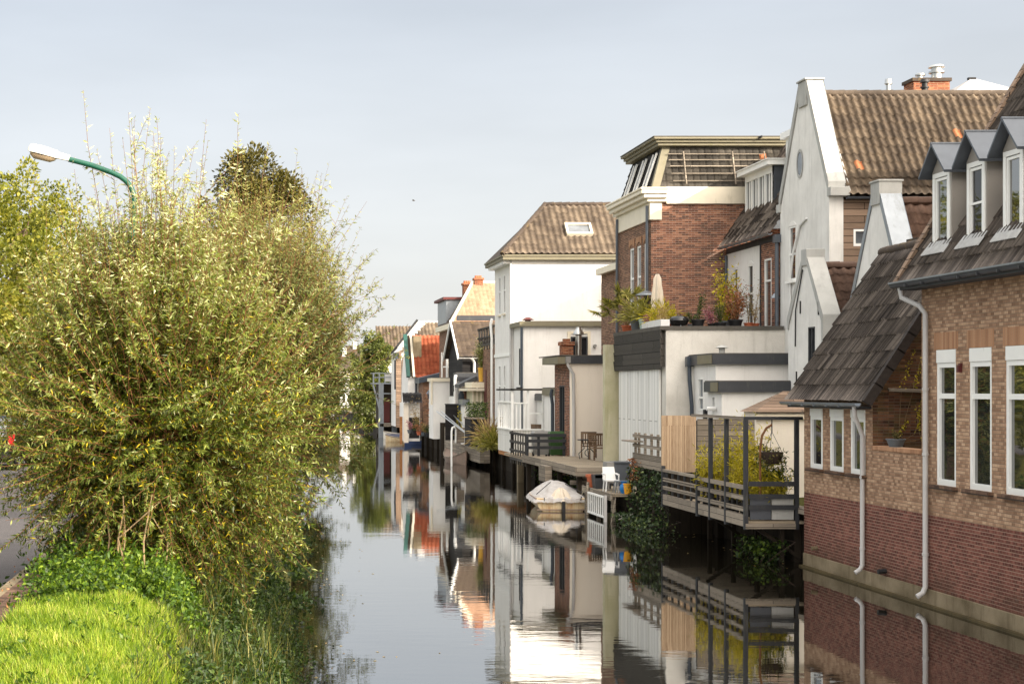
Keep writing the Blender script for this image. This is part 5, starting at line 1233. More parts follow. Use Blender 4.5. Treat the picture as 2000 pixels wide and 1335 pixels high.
for i in range(9): y = 35.6+i*.38; part('slat', MB().box(JX+.022, JX+.05, y, y+.11, JZ+.1, 1.72), M['wood_black'], t)
for z in (1.29, 1.54, 1.83): part('front_rail', MB().box(JX+.06, 12.62, JY0-.03, JY0+.02, z-.055, z+.055), M['fence_dark'], t)
part('front_panel', MB().box(JX+.1, 12.08, JY0+.03, JY0+.06, JZ+.03, 1.48), M['zinc_dark'], t)
part('front_panel', MB().box(12.1, 12.6, JY0+.03, JY0+.06, JZ+.03, 1.48), M['coping_grey'], t)
for x, y, z in ((JX, 35.33, 3.3), (JX, 36.75, 3.3), (JX, 38.0, 3.3), (12.68, 35.36, 3.3), (JX, 39.08, 1.98), (JX, JY1, 1.9)):
    part('post', MB().box(x-.045, x+.045, y-.045, y+.045, JZ-.2, z), M['fence_dark'], t)
part('top_beam', MB().box(JX-.05, JX+.05, 35.33, 39.5, 3.3, 3.37), M['wood_grey'], t)
part('top_beam', MB().box(JX-.051, 12.8, 35.28, 35.34, 3.301, 3.375), M['fence_dark'], t)
for y in (35.5, 37.2, 39.0, 41.0): part('pile', MB().box(12.35, 12.45, y, y+.1, -.8, JZ-.07), M['wood_pile'], t)
for y in (35.6, 39.0): part('brace', MB().bar((JX+.2, y, JZ-.1), (12.85, y, .1), .08), M['wood_pile'], t)
solo('reed_screen', MB().box(11.47, 12.42, 42.36, 42.41, 1.72, 3.28), M['reed'], 'tall screen of tied pale reeds at the far end of the pergola deck', 'screen', (11.9, 42.38, 1.72))
m = MB()
t = thing('plank_fence', 'weathered grey plank screen behind the yellow bamboo', 'fence', (12.4, 39.62, JZ))
part('boards', MB().box(11.65, 13.12, 39.6, 39.64, 1.1, 3.24), M['wood_grey'], t)
for x in (11.68, 12.4, 13.05): part('post', MB().box(x-.04, x+.04, 39.642, 39.7, JZ, 3.2), M['wood_dark'], t)
# lattice fence on the retaining wall
t = thing('lattice_fence', 'small weathered lattice fence above the ivy covered wall', 'fence', (11.6, 44.2, 1.7))
for z, h in ((1.72, .3), (2.03, .09), (2.3, .09), (2.58, .09)): part('rail', MB().box(11.57, 11.62, 42.6, 45.95, z, z+h), M['wood_grey'], t)
for y in (42.75, 43.4, 44.1, 44.8, 45.5, 45.9): part('post', MB().box(11.622, 11.68, y-.05, y+.05, 1.7, 2.72), M['wood_grey'], t)
part('shelf', MB().box(11.3, 11.65, 45.0, 46.2, 2.45, 2.49), M['wood_grey'], t)
solo('retaining_wall', MB().box(11.7, 12.87, 42.45, 46.0, -.8, 1.7), M['wood_pile'], 'low dark timber retaining wall under ivy between the two decks', 'wall', (12.2, 44.2, 0))
def ivy(label, box, n, seed, m='leaf_ivy', leaf=.10, name='ivy', group=None):
    rg = np.random.default_rng(seed); x0, x1, y0, y1, z0, z1 = box; t = thing(name, label, 'plant', ((x0+x1)/2, (y0+y1)/2, z0), group)
    segs = [([Vector((x1, y0, z1)), Vector((x1, y1, z1))], [.012, .012])]
    for i in range(12):
        y = rg.uniform(y0, y1); segs.append(([Vector((x1, y, z1)), Vector(((x0+x1)/2, y+rg.normal(0,.2), (z0+z1)/2)), Vector((x0, y+rg.normal(0,.3), z0))], [.012, .009, .005]))
    part('stem', branch_mesh(segs, 4), M['bark_dark'], t)
    P = np.stack([rg.uniform(x0, x1, n), rg.uniform(y0, y1, n), rg.uniform(z0, z1, n)], 1)
    cl = np.sin(P[:, 1]*5+P[:, 2]*4)*np.sin(P[:, 1]*2.3-P[:, 2]*6); P = P[(cl+rg.normal(0, .5, n)) > -.45]; n = len(P)
    leaves('foliage', t, m, P, np.stack([-abs(rg.normal(.6, .4, n)), rg.normal(-.3, .7, n), rg.normal(-.3, .6, n)], 1), leaf*rg.uniform(.6, 1.3, n), leaf*.8, np.clip(rg.normal(.5, .25, n), 0, 1), rg)
    return t
ivy('dark ivy hanging over the retaining wall below the lattice fence', (11.4, 11.72, 42.3, 46.1, .25, 1.75), 1500, 71)
ivy('reddening creeper at the corner of the lattice fence', (11.45, 11.62, 44.9, 46.1, 1.3, 1.95), 260, 72, 'leaf_rust', .08, 'creeper')
ivy('low brambles spreading over the water by the ivy wall', (10.95, 11.9, 42.0, 46.2, .02, .36), 1500, 73, 'leaf_ivy', .09, 'bramble')
ivy('bushy green plants growing at the waterline under the pergola deck', (11.9, 12.6, 35.2, 37.5, .02, .5), 900, 74, 'leaf_green', .10, 'water_plant')
ivy('weeds growing from the dark bank under the cream annex deck', (12.2, 12.7, 57, 66, .1, 1.1), 700, 75, 'leaf_green', .12, 'weed')
# bamboo in pots on the pergola deck
for i, (x, y, h, n, mm) in enumerate(((11.75, 38.8, 1.5, 800, 'leaf_yellow'), (12.0, 38.0, 1.9, 900, 'leaf_yellow'), (12.35, 37.4, 2.1, 1000, 'leaf_yellow'), (11.95, 36.6, 1.45, 700, 'leaf_yellow'), (12.4, 36.1, 1.5, 900, 'leaf_green'), (12.15, 35.75, 1.2, 700, 'leaf_yellow'))):
    lab = ['yellow bamboo reaching past the reed screen, farthest on the deck', 'yellow bamboo between the reed screen and the first black post', 'tallest yellow bamboo in front of the grey plank screen', 'short yellow bamboo behind the middle pergola post', 'green leafy bush below the hanging basket', 'low yellow bamboo against the corner post of the deck'][i]
    plant('bamboo' if mm == 'leaf_yellow' else 'bush', lab, 'plant', (x, y, JZ), 'bush', mm, 80+i, h=h-.3, w=.48, n=int(n*1.7), leaf=.15, aspect=.2, pot=('black', .2, .3), group='bamboo on the pergola deck' if mm == 'leaf_yellow' else None)
t = thing('hanging_basket', 'mossy hanging flower basket on a rusty curved arm over the deck', 'basket', (12.2, 35.62, 2.3))
part('basket', MB().lathe((12.2, 35.62, 2.28), [(.14, 0), (.2, .06), (.25, .22), (.26, .27), (.22, .26)], 16), M['bark_dark'], t, smooth=True)
m = MB()
for a in (0, 2.1, 4.2): m.tube([(12.2+.24*math.cos(a), 35.62+.24*math.sin(a), 2.54), (12.2, 35.62, 3.02)], .006, 4)
m.tube([(12.2, 35.62, 3.0), (12.2, 35.62, 3.3)], .014, 5); part('chain', m, M['black'], t)
part('arm', MB().tube([(11.93, 35.62, JZ), (11.93, 35.62, 2.6), (11.97, 35.62, 2.92), (12.07, 35.62, 3.1), (12.2, 35.62, 3.18)], .028, 8), M['twig'], t, smooth=True)
rg = np.random.default_rng(90); P, _ = blob_points(rg, 420, (12.2, 35.62, 2.52), (.33, .33, .2), .2); P[:, 2] -= rg.random(420)*.18
leaves('foliage', t, 'leaf_dark', P, rg.normal(size=P.shape)+[0,0,-.2], .08, .03, np.clip(rg.normal(.45, .3, 420), 0, 1), rg)

# ================================================================ boat landing with clutter
t = thing('boat_landing', 'low plank landing stage with white side rail beside the covered boat', 'landing', (11.8, 48.2, 0))
part('floor', MB().box(11.0, 12.85, 46.1, 50.0, .78, .86), M['wood_deck'], t)
part('edge_beam', MB().box(10.95, 10.998, 46.05, 50.05, .66, .88), M['wood_grey'], t)
for y in (46.3, 48.2, 49.9): part('post', MB().box(11.02, 11.14, y-.06, y+.06, -.8, .78), M['wood_grey'], t)
part('mooring_post', MB().tube([(10.9, 48.95, -.8), (10.9, 48.95, 1.05)], .05, 8), M['wood_grey'], t)
m = MB().box(10.85, 10.9, 46.45, 48.8, .7, .76).box(10.85, 10.9, 46.45, 48.8, .1, .16)
for i in range(9): m.box(10.86, 10.89, 46.5+i*.28, 46.56+i*.28, .16, .7)
part('side_rail', m, M['paint_white'], t)
part('rail_post', MB().box(10.82, 10.9, 46.35, 46.44, -.8, .8), M['pipe_grey'], t)
solo('flower_pot', MB().lathe((px(1157, 49.2), 49.2, .86), [(.13, 0), (.19, .34), (.22, .34), (.22, .42), (.18, .42), (.17, .36)], 14), M['terracotta'], 'terracotta flower pot on the plank landing', 'pot', (px(1157, 49.2), 49.2, .86), smooth=True)
x = px(1174, 48.8); solo('planter_tub', MB().loft([[(x-.28*k, 48.5-.0, z), (x+.28*k, 48.5, z), (x+.28*k, 48.5+.5*k, z), (x-.28*k, 48.5+.5*k, z)] for k, z in ((.85, .86), (1, 1.3), (.93, 1.3), (.9, 1.2))]), M['fascia_dark'], 'empty dark plastic planter beside the terracotta pot', 'planter', (x, 48.7, .86))
t = thing('storage_box', 'dark grey outdoor cabinet with white end panel on the plank landing', 'cabinet', (12.1, 47.9, .86))
a, b = px(1200, 47.6), px(1231, 47.6)
part('body', MB().box(a, b, 47.6, 48.1, 1.05, 1.72).box(a-.02, b+.02, 47.55, 48.12, 1.72, 1.76), M['zinc_dark'], t)
part('end_panel', MB().box(a-.24, a-.01, 47.58, 48.1, 1.1, 1.75), M['plastic_grey'], t)
for xx in (a-.2, a+.02, b-.06): part('leg', MB().box(xx, xx+.05, 47.6, 47.65, .86, 1.1), M['plastic_grey'], t)
t = thing('garden_chair', 'white plastic garden chair standing in front of the grey cabinet', 'chair', (px(1193, 47), 47.0, .86))
x = px(1193, 47)
part('seat', MB().box(x-.2, x+.2, 46.8, 47.2, 1.2, 1.24), M['plastic_white'], t)
part('backrest', MB().prism([(x-.2, 47.2, 1.24), (x+.2, 47.2, 1.24), (x+.18, 47.32, 1.62), (x-.18, 47.32, 1.62)], (0, .03, 0)), M['plastic_white'], t)
for sx in (-.17, .17):
    for sy in (46.83, 47.17): part('leg', MB().bar((x+sx, sy, 1.2), (x+sx*1.15, sy, .86), .035), M['plastic_white'], t)
    part('armrest', MB().bar((x+sx*1.2, 46.82, 1.4), (x+sx*1.2, 47.25, 1.42), .04).bar((x+sx*1.2, 46.84, 1.4), (x+sx*1.2, 46.84, 1.22), .03), M['plastic_white'], t)
x = px(1213, 46.6); solo('step_stool', MB().box(x-.16, x+.16, 46.5, 46.8, 1.2, 1.23).bar((x-.15, 46.52, 1.2), (x-.2, 46.5, .86), .025).bar((x+.15, 46.52, 1.2), (x+.2, 46.5, .86), .025).bar((x-.15, 46.78, 1.2), (x-.2, 46.8, .86), .025).bar((x+.15, 46.78, 1.2), (x+.2, 46.8, .86), .025), M['zinc'], 'small folding metal stool next to the blue bag', 'stool', (x, 46.65, .86))
x = px(1222, 46.5); rgx = np.random.default_rng(3)
solo('plastic_bag', MB().loft([[(x+.2*k*math.cos(a)*(1+.15*math.sin(3*a+z*9)), 46.5+.15*k*math.sin(a), z) for a in np.linspace(0, 6.283, 13)[:-1]] for k, z in ((.8, .86), (1.05, .98), (.85, 1.1), (.5, 1.16), (.75, 1.22))]), M['plastic_blue'], 'crumpled bright blue bag on the plank landing', 'bag', (x, 46.5, .86), smooth=True)
x = px(1227, 46.2); t = thing('bucket', 'yellow bucket at the ivy end of the plank landing', 'bucket', (x, 46.2, .86))
part('body', MB().lathe((x, 46.2, .86), [(.11, 0), (.15, .28), (.16, .28), (.16, .31), (.14, .31), (.12, .05)], 14), M['plastic_yellow'], t, smooth=True)
part('handle', MB().tube([(x-.155, 46.2, 1.15), (x-.1, 46.1, 1.05), (x+.1, 46.1, 1.05), (x+.155, 46.2, 1.15)], .008, 5), M['zinc'], t)

# covered boat
def hull(x0, y0, L, W, H, z0=-.12, bow=.55, n=9):
    rings = []
    for i in range(n):
        k = i/(n-1); w = W/2*(1-max(0, (k-bow)/(1-bow))**2*.97); zz = z0 + .12*k**3; top = H + .10*k*k
        x0_ = x0 + .30*k; rings.append([(x0_-w, y0+L*k, top), (x0_-w*.93, y0+L*k, top*.35), (x0_-w*.62, y0+L*k, zz), (x0_+w*.62, y0+L*k, zz), (x0_+w*.93, y0+L*k, top*.35), (x0_+w, y0+L*k, top)])
    return rings
bx_ = px(1099, 50.4); t = thing('covered_boat', 'small stained cream boat under a grey tarpaulin, moored at the plank landing', 'boat', (bx_, 50.4, 0))
part('hull', MB().loft(hull(bx_, 50.4, 3.9, 1.72, .42)), M['hull_cream'], t, smooth=True)
part('rubbing_strip', MB().box(bx_-.84, bx_+.84, 50.36, 50.4, .04, .075).tube([(bx_+.3*k-.87, 50.4+3.9*k, .42) for k in (0, .3, .55)], .025, 6).tube([(bx_+.3*k+.87, 50.4+3.9*k, .42) for k in (0, .3, .55)], .025, 6), M['hull_brown'], t)
rg = np.random.default_rng(8); rings = []
for i in range(28):
    k = i/27; w = .97*(1-max(0, (k-.55)/.45)**2*.93); hgt = .42 + .45*math.sin(min(k*2.6, 1.57)) * (1 - .25*max(0, k-.55)/.45); ring = []
    for j in range(31):
        q = j/30*2-1; zz = .36 + (hgt-.36)*min(1, 1.06*(1-abs(q)**1.55)) + rg.normal(0, .008) + .026*math.sin(9*q+k*14)*math.sin(k*23-4*q)+.014*math.sin(21*q-k*9)*math.sin(k*41+7*q)
        if abs(q) > .97: zz -= .03*rg.random()+.05
        ring.append((bx_+.30*k+w*q, 50.36+4.0*k - (.04 if i == 0 else 0), zz))
    rings.append(ring)
cov = MB().loft(rings, cap=False, closed=False); back = [(x_, y_-.02, z_-.0) for x_, y_, z_ in rings[0]]; cov.loft([[(x_, y_-.03, .30+rg.normal(0, .02)) for x_, y_, z_ in back], rings[0]], cap=False, closed=False)
part('cover', cov, M['canvas_grey'], t, smooth=True)
hood = MB(); rr = []
for k, z, w in ((0, .30, .40), (.25, .40, .33), (.5, .54, .24), (.75, .68, .16), (1, .76, .05)): rr.append([(bx_+w*math.cos(a)*(1+.16*math.sin(7*a)), 50.62+.1*k+w*.85*math.sin(a)*(1+.16*math.sin(7*a)), z+.03*math.sin(7*a)*(1-k)) for a in np.linspace(0, 6.283, 43)[:-1]])
hood.loft(rr); part('motor_hood', hood, M['canvas_cream'], t, smooth=True)
part('outboard_leg', MB().box(bx_-.05, bx_+.05, 50.2, 50.34, -.5, .34), M['black'], t)
part('strap', MB().tube([(bx_-.8, 50.7, .55), (bx_-.4, 51.2, .78), (bx_-.2, 51.4, .9)], .014, 5).tube([(bx_-.62, 50.32, .46), (bx_-.62, 50.3, .3)], .016, 5).tube([(bx_+.6, 50.32, .5), (bx_+.55, 50.3, .28)], .016, 5).tube([(bx_+.25, 51.2, .85), (bx_+.7, 50.8, .6), (bx_+.9, 50.6, .3)], .014, 5), M['black'], t)
solo('mooring_rope', MB().tube([(10.9, 48.95, .95), (10.85, 49.6, .62), (bx_+.8, 50.5, .4)], .014, 5), M['rope'], 'thin rope from the covered boat to the landing post', 'rope', (10.9, 48.95, .95))
wx_ = px(1226, 46.0); solo('driftwood', MB().obox((wx_, 46.0, .2), (.85,-.3,.4), (.35,.9,0), (-.4,.1,.9), (-.28,.28), (-.07,.07), (0,.03)).obox((wx_-.05, 46.0, .1), (.8,.2,-.5), (.2,.9,.2), (.5,-.1,.8), (-.3,.3), (-.05,.05), (0,.03)), M['hull_white'], 'loose weathered boards caught in the brambles at the waterline', 'wood', (wx_, 46.0, 0))
t = thing('moored_oar', 'thin leaning stick standing in the water beside the white side rail', 'stick', (px(1192, 45.8), 45.8, -.3))
part('stick', MB().tube([(px(1190, 45.8), 45.8, -.3), (px(1204, 45.8), 45.9, .75)], .018, 6), M['wood_grey'], t)

# ================================================================ wooden deck in front of the cream annex
t = thing('timber_deck', 'broad weathered plank deck on thick beams in front of the cream annex', 'deck', (11.8, 56, 0))
part('floor', MB().box(11.05, 12.87, 51.2, 59.95, 1.33, 1.4), M['wood_deck'], t)
part('edge_beam', MB().box(10.98, 11.045, 51.2, 61, 1.12, 1.405), M['wood_grey'], t)
part('front_beam', MB().box(10.985, 12.5, 51.12, 51.19, 1.1, 1.4), M['wood_grey'], t)
part('cross_beam', MB().box(11.0, 12.6, 52.0, 52.12, .78, .92).box(11.1, 12.6, 51.5, 51.6, 1.0, 1.1), M['wood_grey'], t)
for y in (51.4, 54.6, 57.8, 60.6): part('post', MB().box(11.1, 11.26, y, y+.16, -.8, 1.33), M['wood_pile'], t)
for k in range(2):
    part('side_boards', MB().box(10.72-.0*k, 10.96, 55.0-k*1.0, 56.2-k*1.0, .68-.52*k, 1.25-.53*k), M['wood_grey'], t)
t = thing('deck_railing', 'black railing with lattice side guarding the bins on the plank deck', 'railing', (11.8, 60.6, 1.4))
for z in (1.72, 1.98, 2.2): part('rail', MB().box(11.1, 12.62, 60.5, 60.55, z-.07, z+.05), M['fence_dark'], t)
for x in (11.1, 11.55, 12.55): part('post', MB().box(x-.05, x+.05, 60.552, 60.62, 1.35, 2.25), M['fence_dark'], t)
m = MB()
for z in (1.1, 1.45, 1.8, 2.15): m.box(11.02, 11.06, 60.7, 64.2, z, z+.1)
for i in range(7): m.box(11.062, 11.09, 60.75+i*.55, 60.9+i*.55, .95, 2.25)
part('lattice', m, M['wood_dark'], t)
part('platform', MB().box(11.06, 12.8, 60.0, 65.7, 1.2, 1.3), M['wood_deck'], t)
def bin_(name, label, x, y, m_):
    t = thing(name, label, 'bin', (x, y, 1.3)); k = .33
    part('body', MB().loft([[(x-k*a, y-k*a, z), (x+k*a, y-k*a, z), (x+k*a, y+k*a, z), (x-k*a, y+k*a, z)] for a, z in ((.8, 1.38), (1, 2.2))]), M[m_], t)
    part('lid', MB().loft([[(x-k*a, y-k*a-.04, z), (x+k*a, y-k*a-.04, z), (x+k*a, y+k*a, z), (x-k*a, y+k*a, z)] for a, z in ((1.06, 2.2), (1.06, 2.25), (.9, 2.32))]), M[m_], t)
    for s_ in (-1, 1): part('wheel', MB().tube([(x+s_*k*.9, y+.2, 1.39), (x+s_*k*.7, y+.2, 1.39)], .09, 10), M['tyre'], t)
bin_('wheelie_bin', 'grey wheeled bin behind the black deck railing', px(1056, 62), 62, 'plastic_grey')
bin_('wheelie_bin', 'green wheeled bin beside the brick flank of the annex', px(1087, 61.6), 61.6, 'plastic_green')
# garden furniture
def slat_chair(label, x, y, z, rz, arm=True, wheel=False, grp='wooden garden chairs by the water'):
    t = thing('garden_chair', label, 'chair', (0, 0, 0), grp); w = .27
    part('seat', MB().box(-w, w, -.24, .24, .42, .46), M['wood_furniture'], t)
    m = MB()
    for i in range(6): m.box(-w+.03+i*.092, -w+.085+i*.092, .22, .25, .5, .92)
    m.box(-w, w, .21, .26, .9, .98); m.box(-w, w, .215, .255, .5, .55); part('backrest', m, M['wood_furniture'], t)
    for sx in (-w, w):
        part('leg', MB().bar((sx, -.22, 0), (sx, -.22, .66), .05), M['wood_furniture'], t); part('leg', MB().bar((sx, .24, 0), (sx, .27, .98), .05), M['wood_furniture'], t)
        if arm: part('armrest', MB().bar((sx, -.26, .67), (sx, .26, .69), .06, .03), M['wood_furniture'], t)
    t.location = (x, y, z); t.rotation_euler[2] = rz
    return t
slat_chair('wooden armchair facing the table, nearest the cream wall', px(1150, 58.6), 58.6, 1.4, -.2)
slat_chair('wooden armchair beside the green pillar', px(1170, 56.6), 56.6, 1.4, .15)
slat_chair('orange brown slatted chair inside the white balcony', px(1040, 66.8), 67.0, 1.5, -1.0)
x = px(1147, 57.4); t = thing('garden_table', 'small round bistro table with scrolled iron legs between the chairs', 'table', (x, 57.4, 1.4))
part('top', MB().lathe((x, 57.4, 2.1), [(.36, 0), (.37, .03), (.36, .035)], 20), M['black'], t, smooth=True)
for a in (.4, 2.5, 4.6):
    c, s_ = math.cos(a), math.sin(a); part('leg', MB().tube([(x+c*.3, 57.4+s_*.3, 1.4), (x+c*.34, 57.4+s_*.34, 1.6), (x+c*.12, 57.4+s_*.12, 1.8), (x+c*.2, 57.4+s_*.2, 2.1)], .016, 6), M['black'], t)
part('scroll', MB().tube([(x+.2*math.cos(q)*(1-q/9), 57.2, 1.62+.2*math.sin(q)*(1-q/9)) for q in np.linspace(0, 7, 22)], .014, 5), M['black'], t)

# white balcony
t = thing('white_balcony', 'white boxed balcony with slim railing and pergola over the water', 'balcony', (12, 67.6, 1.2))
Ox, Oy0, Oy1 = 11.4, 65.8, 69.4
part('box_front', MB().box(Ox, Ox+.06, Oy0, Oy1, 1.28, 2.25).box(Ox, 12.8, Oy0, Oy0+.06, 1.28, 2.25), M['wood_plank_white'], t)
part('floor', MB().box(Ox+.06, 12.85, Oy0+.06, Oy1, 1.38, 1.46), M['wood_grey'], t)
part('bottom_beam', MB().box(Ox+.02, 12.8, Oy0+.0, Oy1, 1.1, 1.278), M['wood_orange'], t)
part('top_rail', MB().box(Ox-.06, Ox+.1, Oy0-.06, Oy1, 2.252, 2.31).box(Ox+.1, 12.9, Oy0-.06, Oy0+.1, 2.252, 2.31), M['paint_white'], t)
for x, y in ((Ox+.02, Oy0+.02), (Ox+.02, 67.6), (Ox+.02, Oy1-.05), (12.1, Oy0+.02), (12.75, Oy0+.02)): part('post', MB().box(x-.05, x+.05, y-.05, y+.05, 2.31, 3.95 if y < 67 else 3.45), M['paint_white'], t)
part('handrail', MB().box(Ox-.05, Ox+.09, Oy0, Oy1, 3.42, 3.48).box(Ox+.09, 12.1, Oy0-.04, Oy0+.08, 3.38, 3.44).box(12.1, 12.85, Oy0-.04, Oy0+.06, 2.95, 3.0), M['paint_white'], t)
for i in range(7): y = Oy0+.35+i*.5; part('baluster', MB().box(Ox, Ox+.05, y-.035, y+.035, 2.31, 3.42), M['paint_white'], t)
for i in range(3): x = 11.6+i*.17; part('baluster', MB().box(x-.03, x+.03, Oy0, Oy0+.05, 2.31, 3.38), M['paint_white'], t)
part('pergola_beam', MB().box(Ox-.05, Ox+.07, Oy0-.1, Oy1+.2, 3.95, 4.03).box(Ox-.05, 13.2, Oy0-.1, Oy0, 3.951, 4.031), M['wood_dark'], t)
part('pile', MB().box(11.7, 11.95, 66, 66.3, -.8, 1.1), M['concrete'], t)

# ================================================================ things on the roof terrace
tz = Ez-.06
plant('palm', 'fan palm at the far corner of the roof terrace', 'palm', (13.1, 52.7, tz), 'palm', 'leaf_palm', 101, h=1.0, w=.42, n=900, leaf=.055, pot=('terracotta', .2, .3))
for i, (x, y, h, lab, pm) in enumerate(((13.1, 51.5, .85, 'arching yellow grass in a tall grey pot beside the palm', 'pot_grey'), (13.15, 50.6, .75, 'arching grass in a mint green pot on the terrace edge', 'pot_mint'))):
    plant('ornamental_grass', lab, 'plant', (x, y, tz), 'spray', 'leaf_palm', 110+i, h=h, w=.35, n=170, leaf=.035, pot=(pm, .2, .42))
plant('ornamental_grass', 'upright lime grass behind the white planter boxes', 'plant', (13.45, 49.6, tz), 'spray', 'leaf_yellow', 113, h=.72, w=.5, n=200, leaf=.03, pot=('pot_grey', .18, .3))
for i, y in enumerate((50.0, 49.2, 48.4)):
    lab = ['white planter box with pink heather, farthest of three', 'white planter box of fading grass, middle of three', 'white planter box of dry grass, nearest of three'][i]
    t = thing('planter_box', lab, 'planter', (13.12, y, tz), 'white planters on the terrace edge')
    part('box', MB().box(12.98, 13.26, y-.36, y+.36, tz, tz+.3), M['plastic_white'], t)
    rg = np.random.default_rng(120+i); n = 320; P = np.stack([rg.uniform(12.98, 13.26, n), rg.uniform(y-.36, y+.36, n), tz+.3+rg.random(n)**1.5*(.22 if i == 0 else .4)], 1)
    leaves('foliage', t, ['leaf_pink', 'leaf_yellow', 'leaf_dry'][i], P, rg.normal(size=P.shape)*.5+[0,0,1], .1, .018, rg.random(n), rg)
x, y = px(1284, 50.6), 50.6; t = thing('parasol', 'closed cream parasol tied up on the roof terrace', 'parasol', (x, y, tz))
part('pole', MB().tube([(x, y, tz), (x, y, tz+1.95)], .025, 8), M['wood_furniture'], t)
rr = []
for z, r in ((.55, .1), (.62, .19), (.9, .2), (1.3, .17), (1.55, .13), (1.75, .12), (1.9, .05)): rr.append([(x+r*math.cos(a)*(1+.22*math.sin(6*a)), y+r*math.sin(a)*(1+.22*math.sin(6*a)), tz+z) for a in np.linspace(0, 6.283, 25)[:-1]])
part('canopy', MB().loft(rr), M['canvas_cream'], t, smooth=True); part('foot', MB().lathe((x, y, tz), [(.25, 0), (.24, .06), (.05, .1)], 14), M['coping_grey'], t)
x, y = px(1262, 52.2), 52.2; t = thing('patio_heater', 'grey patio heater with a wide hood behind the parasol', 'heater', (x, y, tz))
part('pole', MB().tube([(x, y, tz), (x, y, tz+1.3)], .03, 8), M['steel'], t); part('hood', MB().lathe((x, y, tz+1.3), [(.36, 0), (.34, .04), (.1, .14), (.02, .16)], 18), M['zinc'], t, smooth=True); part('burner', MB().lathe((x, y, tz+1.0), [(.09, 0), (.09, .28)], 12), M['black'], t)
x, y = px(1326, 48.2), 48.2; t = thing('kettle_barbecue', 'round black kettle barbecue on the roof terrace', 'barbecue', (x, y, tz))
part('bowl', MB().lathe((x, y, tz+.06), [(.08, 0), (.24, .06), (.31, .2)], 18), M['black_gloss'], t, smooth=True); part('lid', MB().lathe((x, y, tz+.262), [(.32, 0), (.31, .05), (.22, .13), (.06, .17)], 18), M['black_gloss'], t, smooth=True)
part('handle', MB().tube([(x-.06, y, tz+.43), (x-.05, y, tz+.48), (x+.05, y, tz+.48), (x+.06, y, tz+.43)], .012, 6), M['black'], t)
for a in (.5, 2.6, 4.7): part('leg', MB().tube([(x+.2*math.cos(a), y+.2*math.sin(a), tz+.14), (x+.27*math.cos(a), y+.27*math.sin(a), tz)], .014, 6), M['zinc'], t)
for i, (q, y, h, w, n, lf, mm, pot, lab) in enumerate((
    (1313, 48.6, .5, .3, 350, .08, 'leaf_yellow', ('terracotta', .16, .2), 'yellow nasturtium behind the black barbecue'),
    (1352, 49.2, .4, .25, 250, .07, 'leaf_green', ('pot_grey', .15, .2), 'low green plant between the barbecue and the rose'),
    (1363, 48.2, .75, .2, 300, .07, 'leaf_green', ('black', .2, .3), 'slender rose bush in a black tub'),
    (1393, 48.5, .5, .3, 380, .06, 'leaf_pink', ('black', .16, .18), 'pink flowering plant left of the dark conifer'),
    (1407, 48.1, .7, .26, 800, .05, 'leaf_green', ('black', .18, .2), 'dark small conifer on the terrace edge'),
    (1418, 49.4, 1.75, .42, 800, .12, 'leaf_yellow', ('pot_grey', .22, .3), 'tall yellow leaved shrub against the white house'),
    (1436, 48.4, 1.1, .42, 900, .09, 'leaf_rust', ('black', .22, .3), 'rust coloured hydrangea in a black tub'),
    (1432, 49.6, 1.2, .5, 700, .09, 'leaf_dark', ('pot_grey', .2, .3), 'brownish shrub behind the hydrangea'),
    (1462, 48.3, 1.5, .2, 190, .06, 'leaf_dark', ('terracotta', .14, .2), 'thin seeded plant nearest the brick corner'),
    (1474, 48.8, 1.2, .22, 200, .07, 'leaf_dry', ('terracotta', .14, .2), 'dried pale plant at the end of the terrace'),
    )):
    plant('potted_shrub' if i not in (2, 4) else ('rose_bush' if i == 2 else 'conifer'), lab, 'plant', (px(q, y), y, tz), 'bush', mm, 130+i, h=h, w=w, n=n, leaf=lf, pot=pot)
x, y = px(1508, 48.2), 47.9; t = thing('terrace_lamp', 'small grey hooded lamp on a thin stand by the brick window', 'lamp', (x, y, tz))
part('stand', MB().tube([(x, y, tz), (x, y, tz+1.0)], .015, 6), M['zinc'], t); part('hood', MB().lathe((x, y, tz+.95), [(.16, 0), (.13, .06), (.03, .16)], 12), M['zinc'], t, smooth=True)

# ================================================================ clutter along the far quay
plant('olive_tree', 'olive tree in a yellow tub on the porch roof', 'tree', (px(941, 82.5), 82.5, pz(745, 82.5)), 'bush', 'leaf_willow', 150, h=1.35, w=.48, n=1300, leaf=.11, aspect=.3, pot=('paint_yellow', .2, .75))
t = thing('planter_screen', 'dark slatted planter with shrubs beside the white balcony', 'planter', (px(934, 75), 75, .9)); xa, xb = px(919, 75), px(945, 75)
part('box', MB().box(xa, xb, 75, 77, 1.2, pz(818, 75)), M['wood_black'], t); part('top_rim', MB().box(xa-.05, xb+.05, 74.95, 77, pz(818, 75), pz(815, 75)), M['wood_grey'], t)
rg = np.random.default_rng(151); n = 900; P = np.stack([rg.uniform(xa, xb+.3, n), rg.uniform(75, 77, n), pz(818, 75)+rg.random(n)**1.4*.8], 1); leaves('foliage', t, 'leaf_green', P, rg.normal(size=P.shape)+[0,0,.4], .12, .05, rg.random(n), rg)
for i, (q, y, z, lab) in enumerate(((955, 72, 1.5, 'pampas like grass leaning behind the white railing'), (963, 71, 1.2, 'dense arching grass at the foot of the white balcony'))):
    plant('ornamental_grass', lab, 'plant', (px(q, y), y, z), 'spray', ['leaf_dry', 'leaf_palm'][i], 155+i, h=1.15, w=.6, n=240, leaf=.05)
plant('shrub', 'lime green shrub behind the white poles', 'plant', (px(905, 84), 84, 1.3), 'bush', 'leaf_yellow', 157, h=1.6, w=.5, n=700, leaf=.13)
plant('shrub', 'bright green shrub by the grey lantern', 'plant', (px(856, 98), 98, 1.2), 'bush', 'leaf_nettle', 158, h=2.2, w=.6, n=900, leaf=.15)
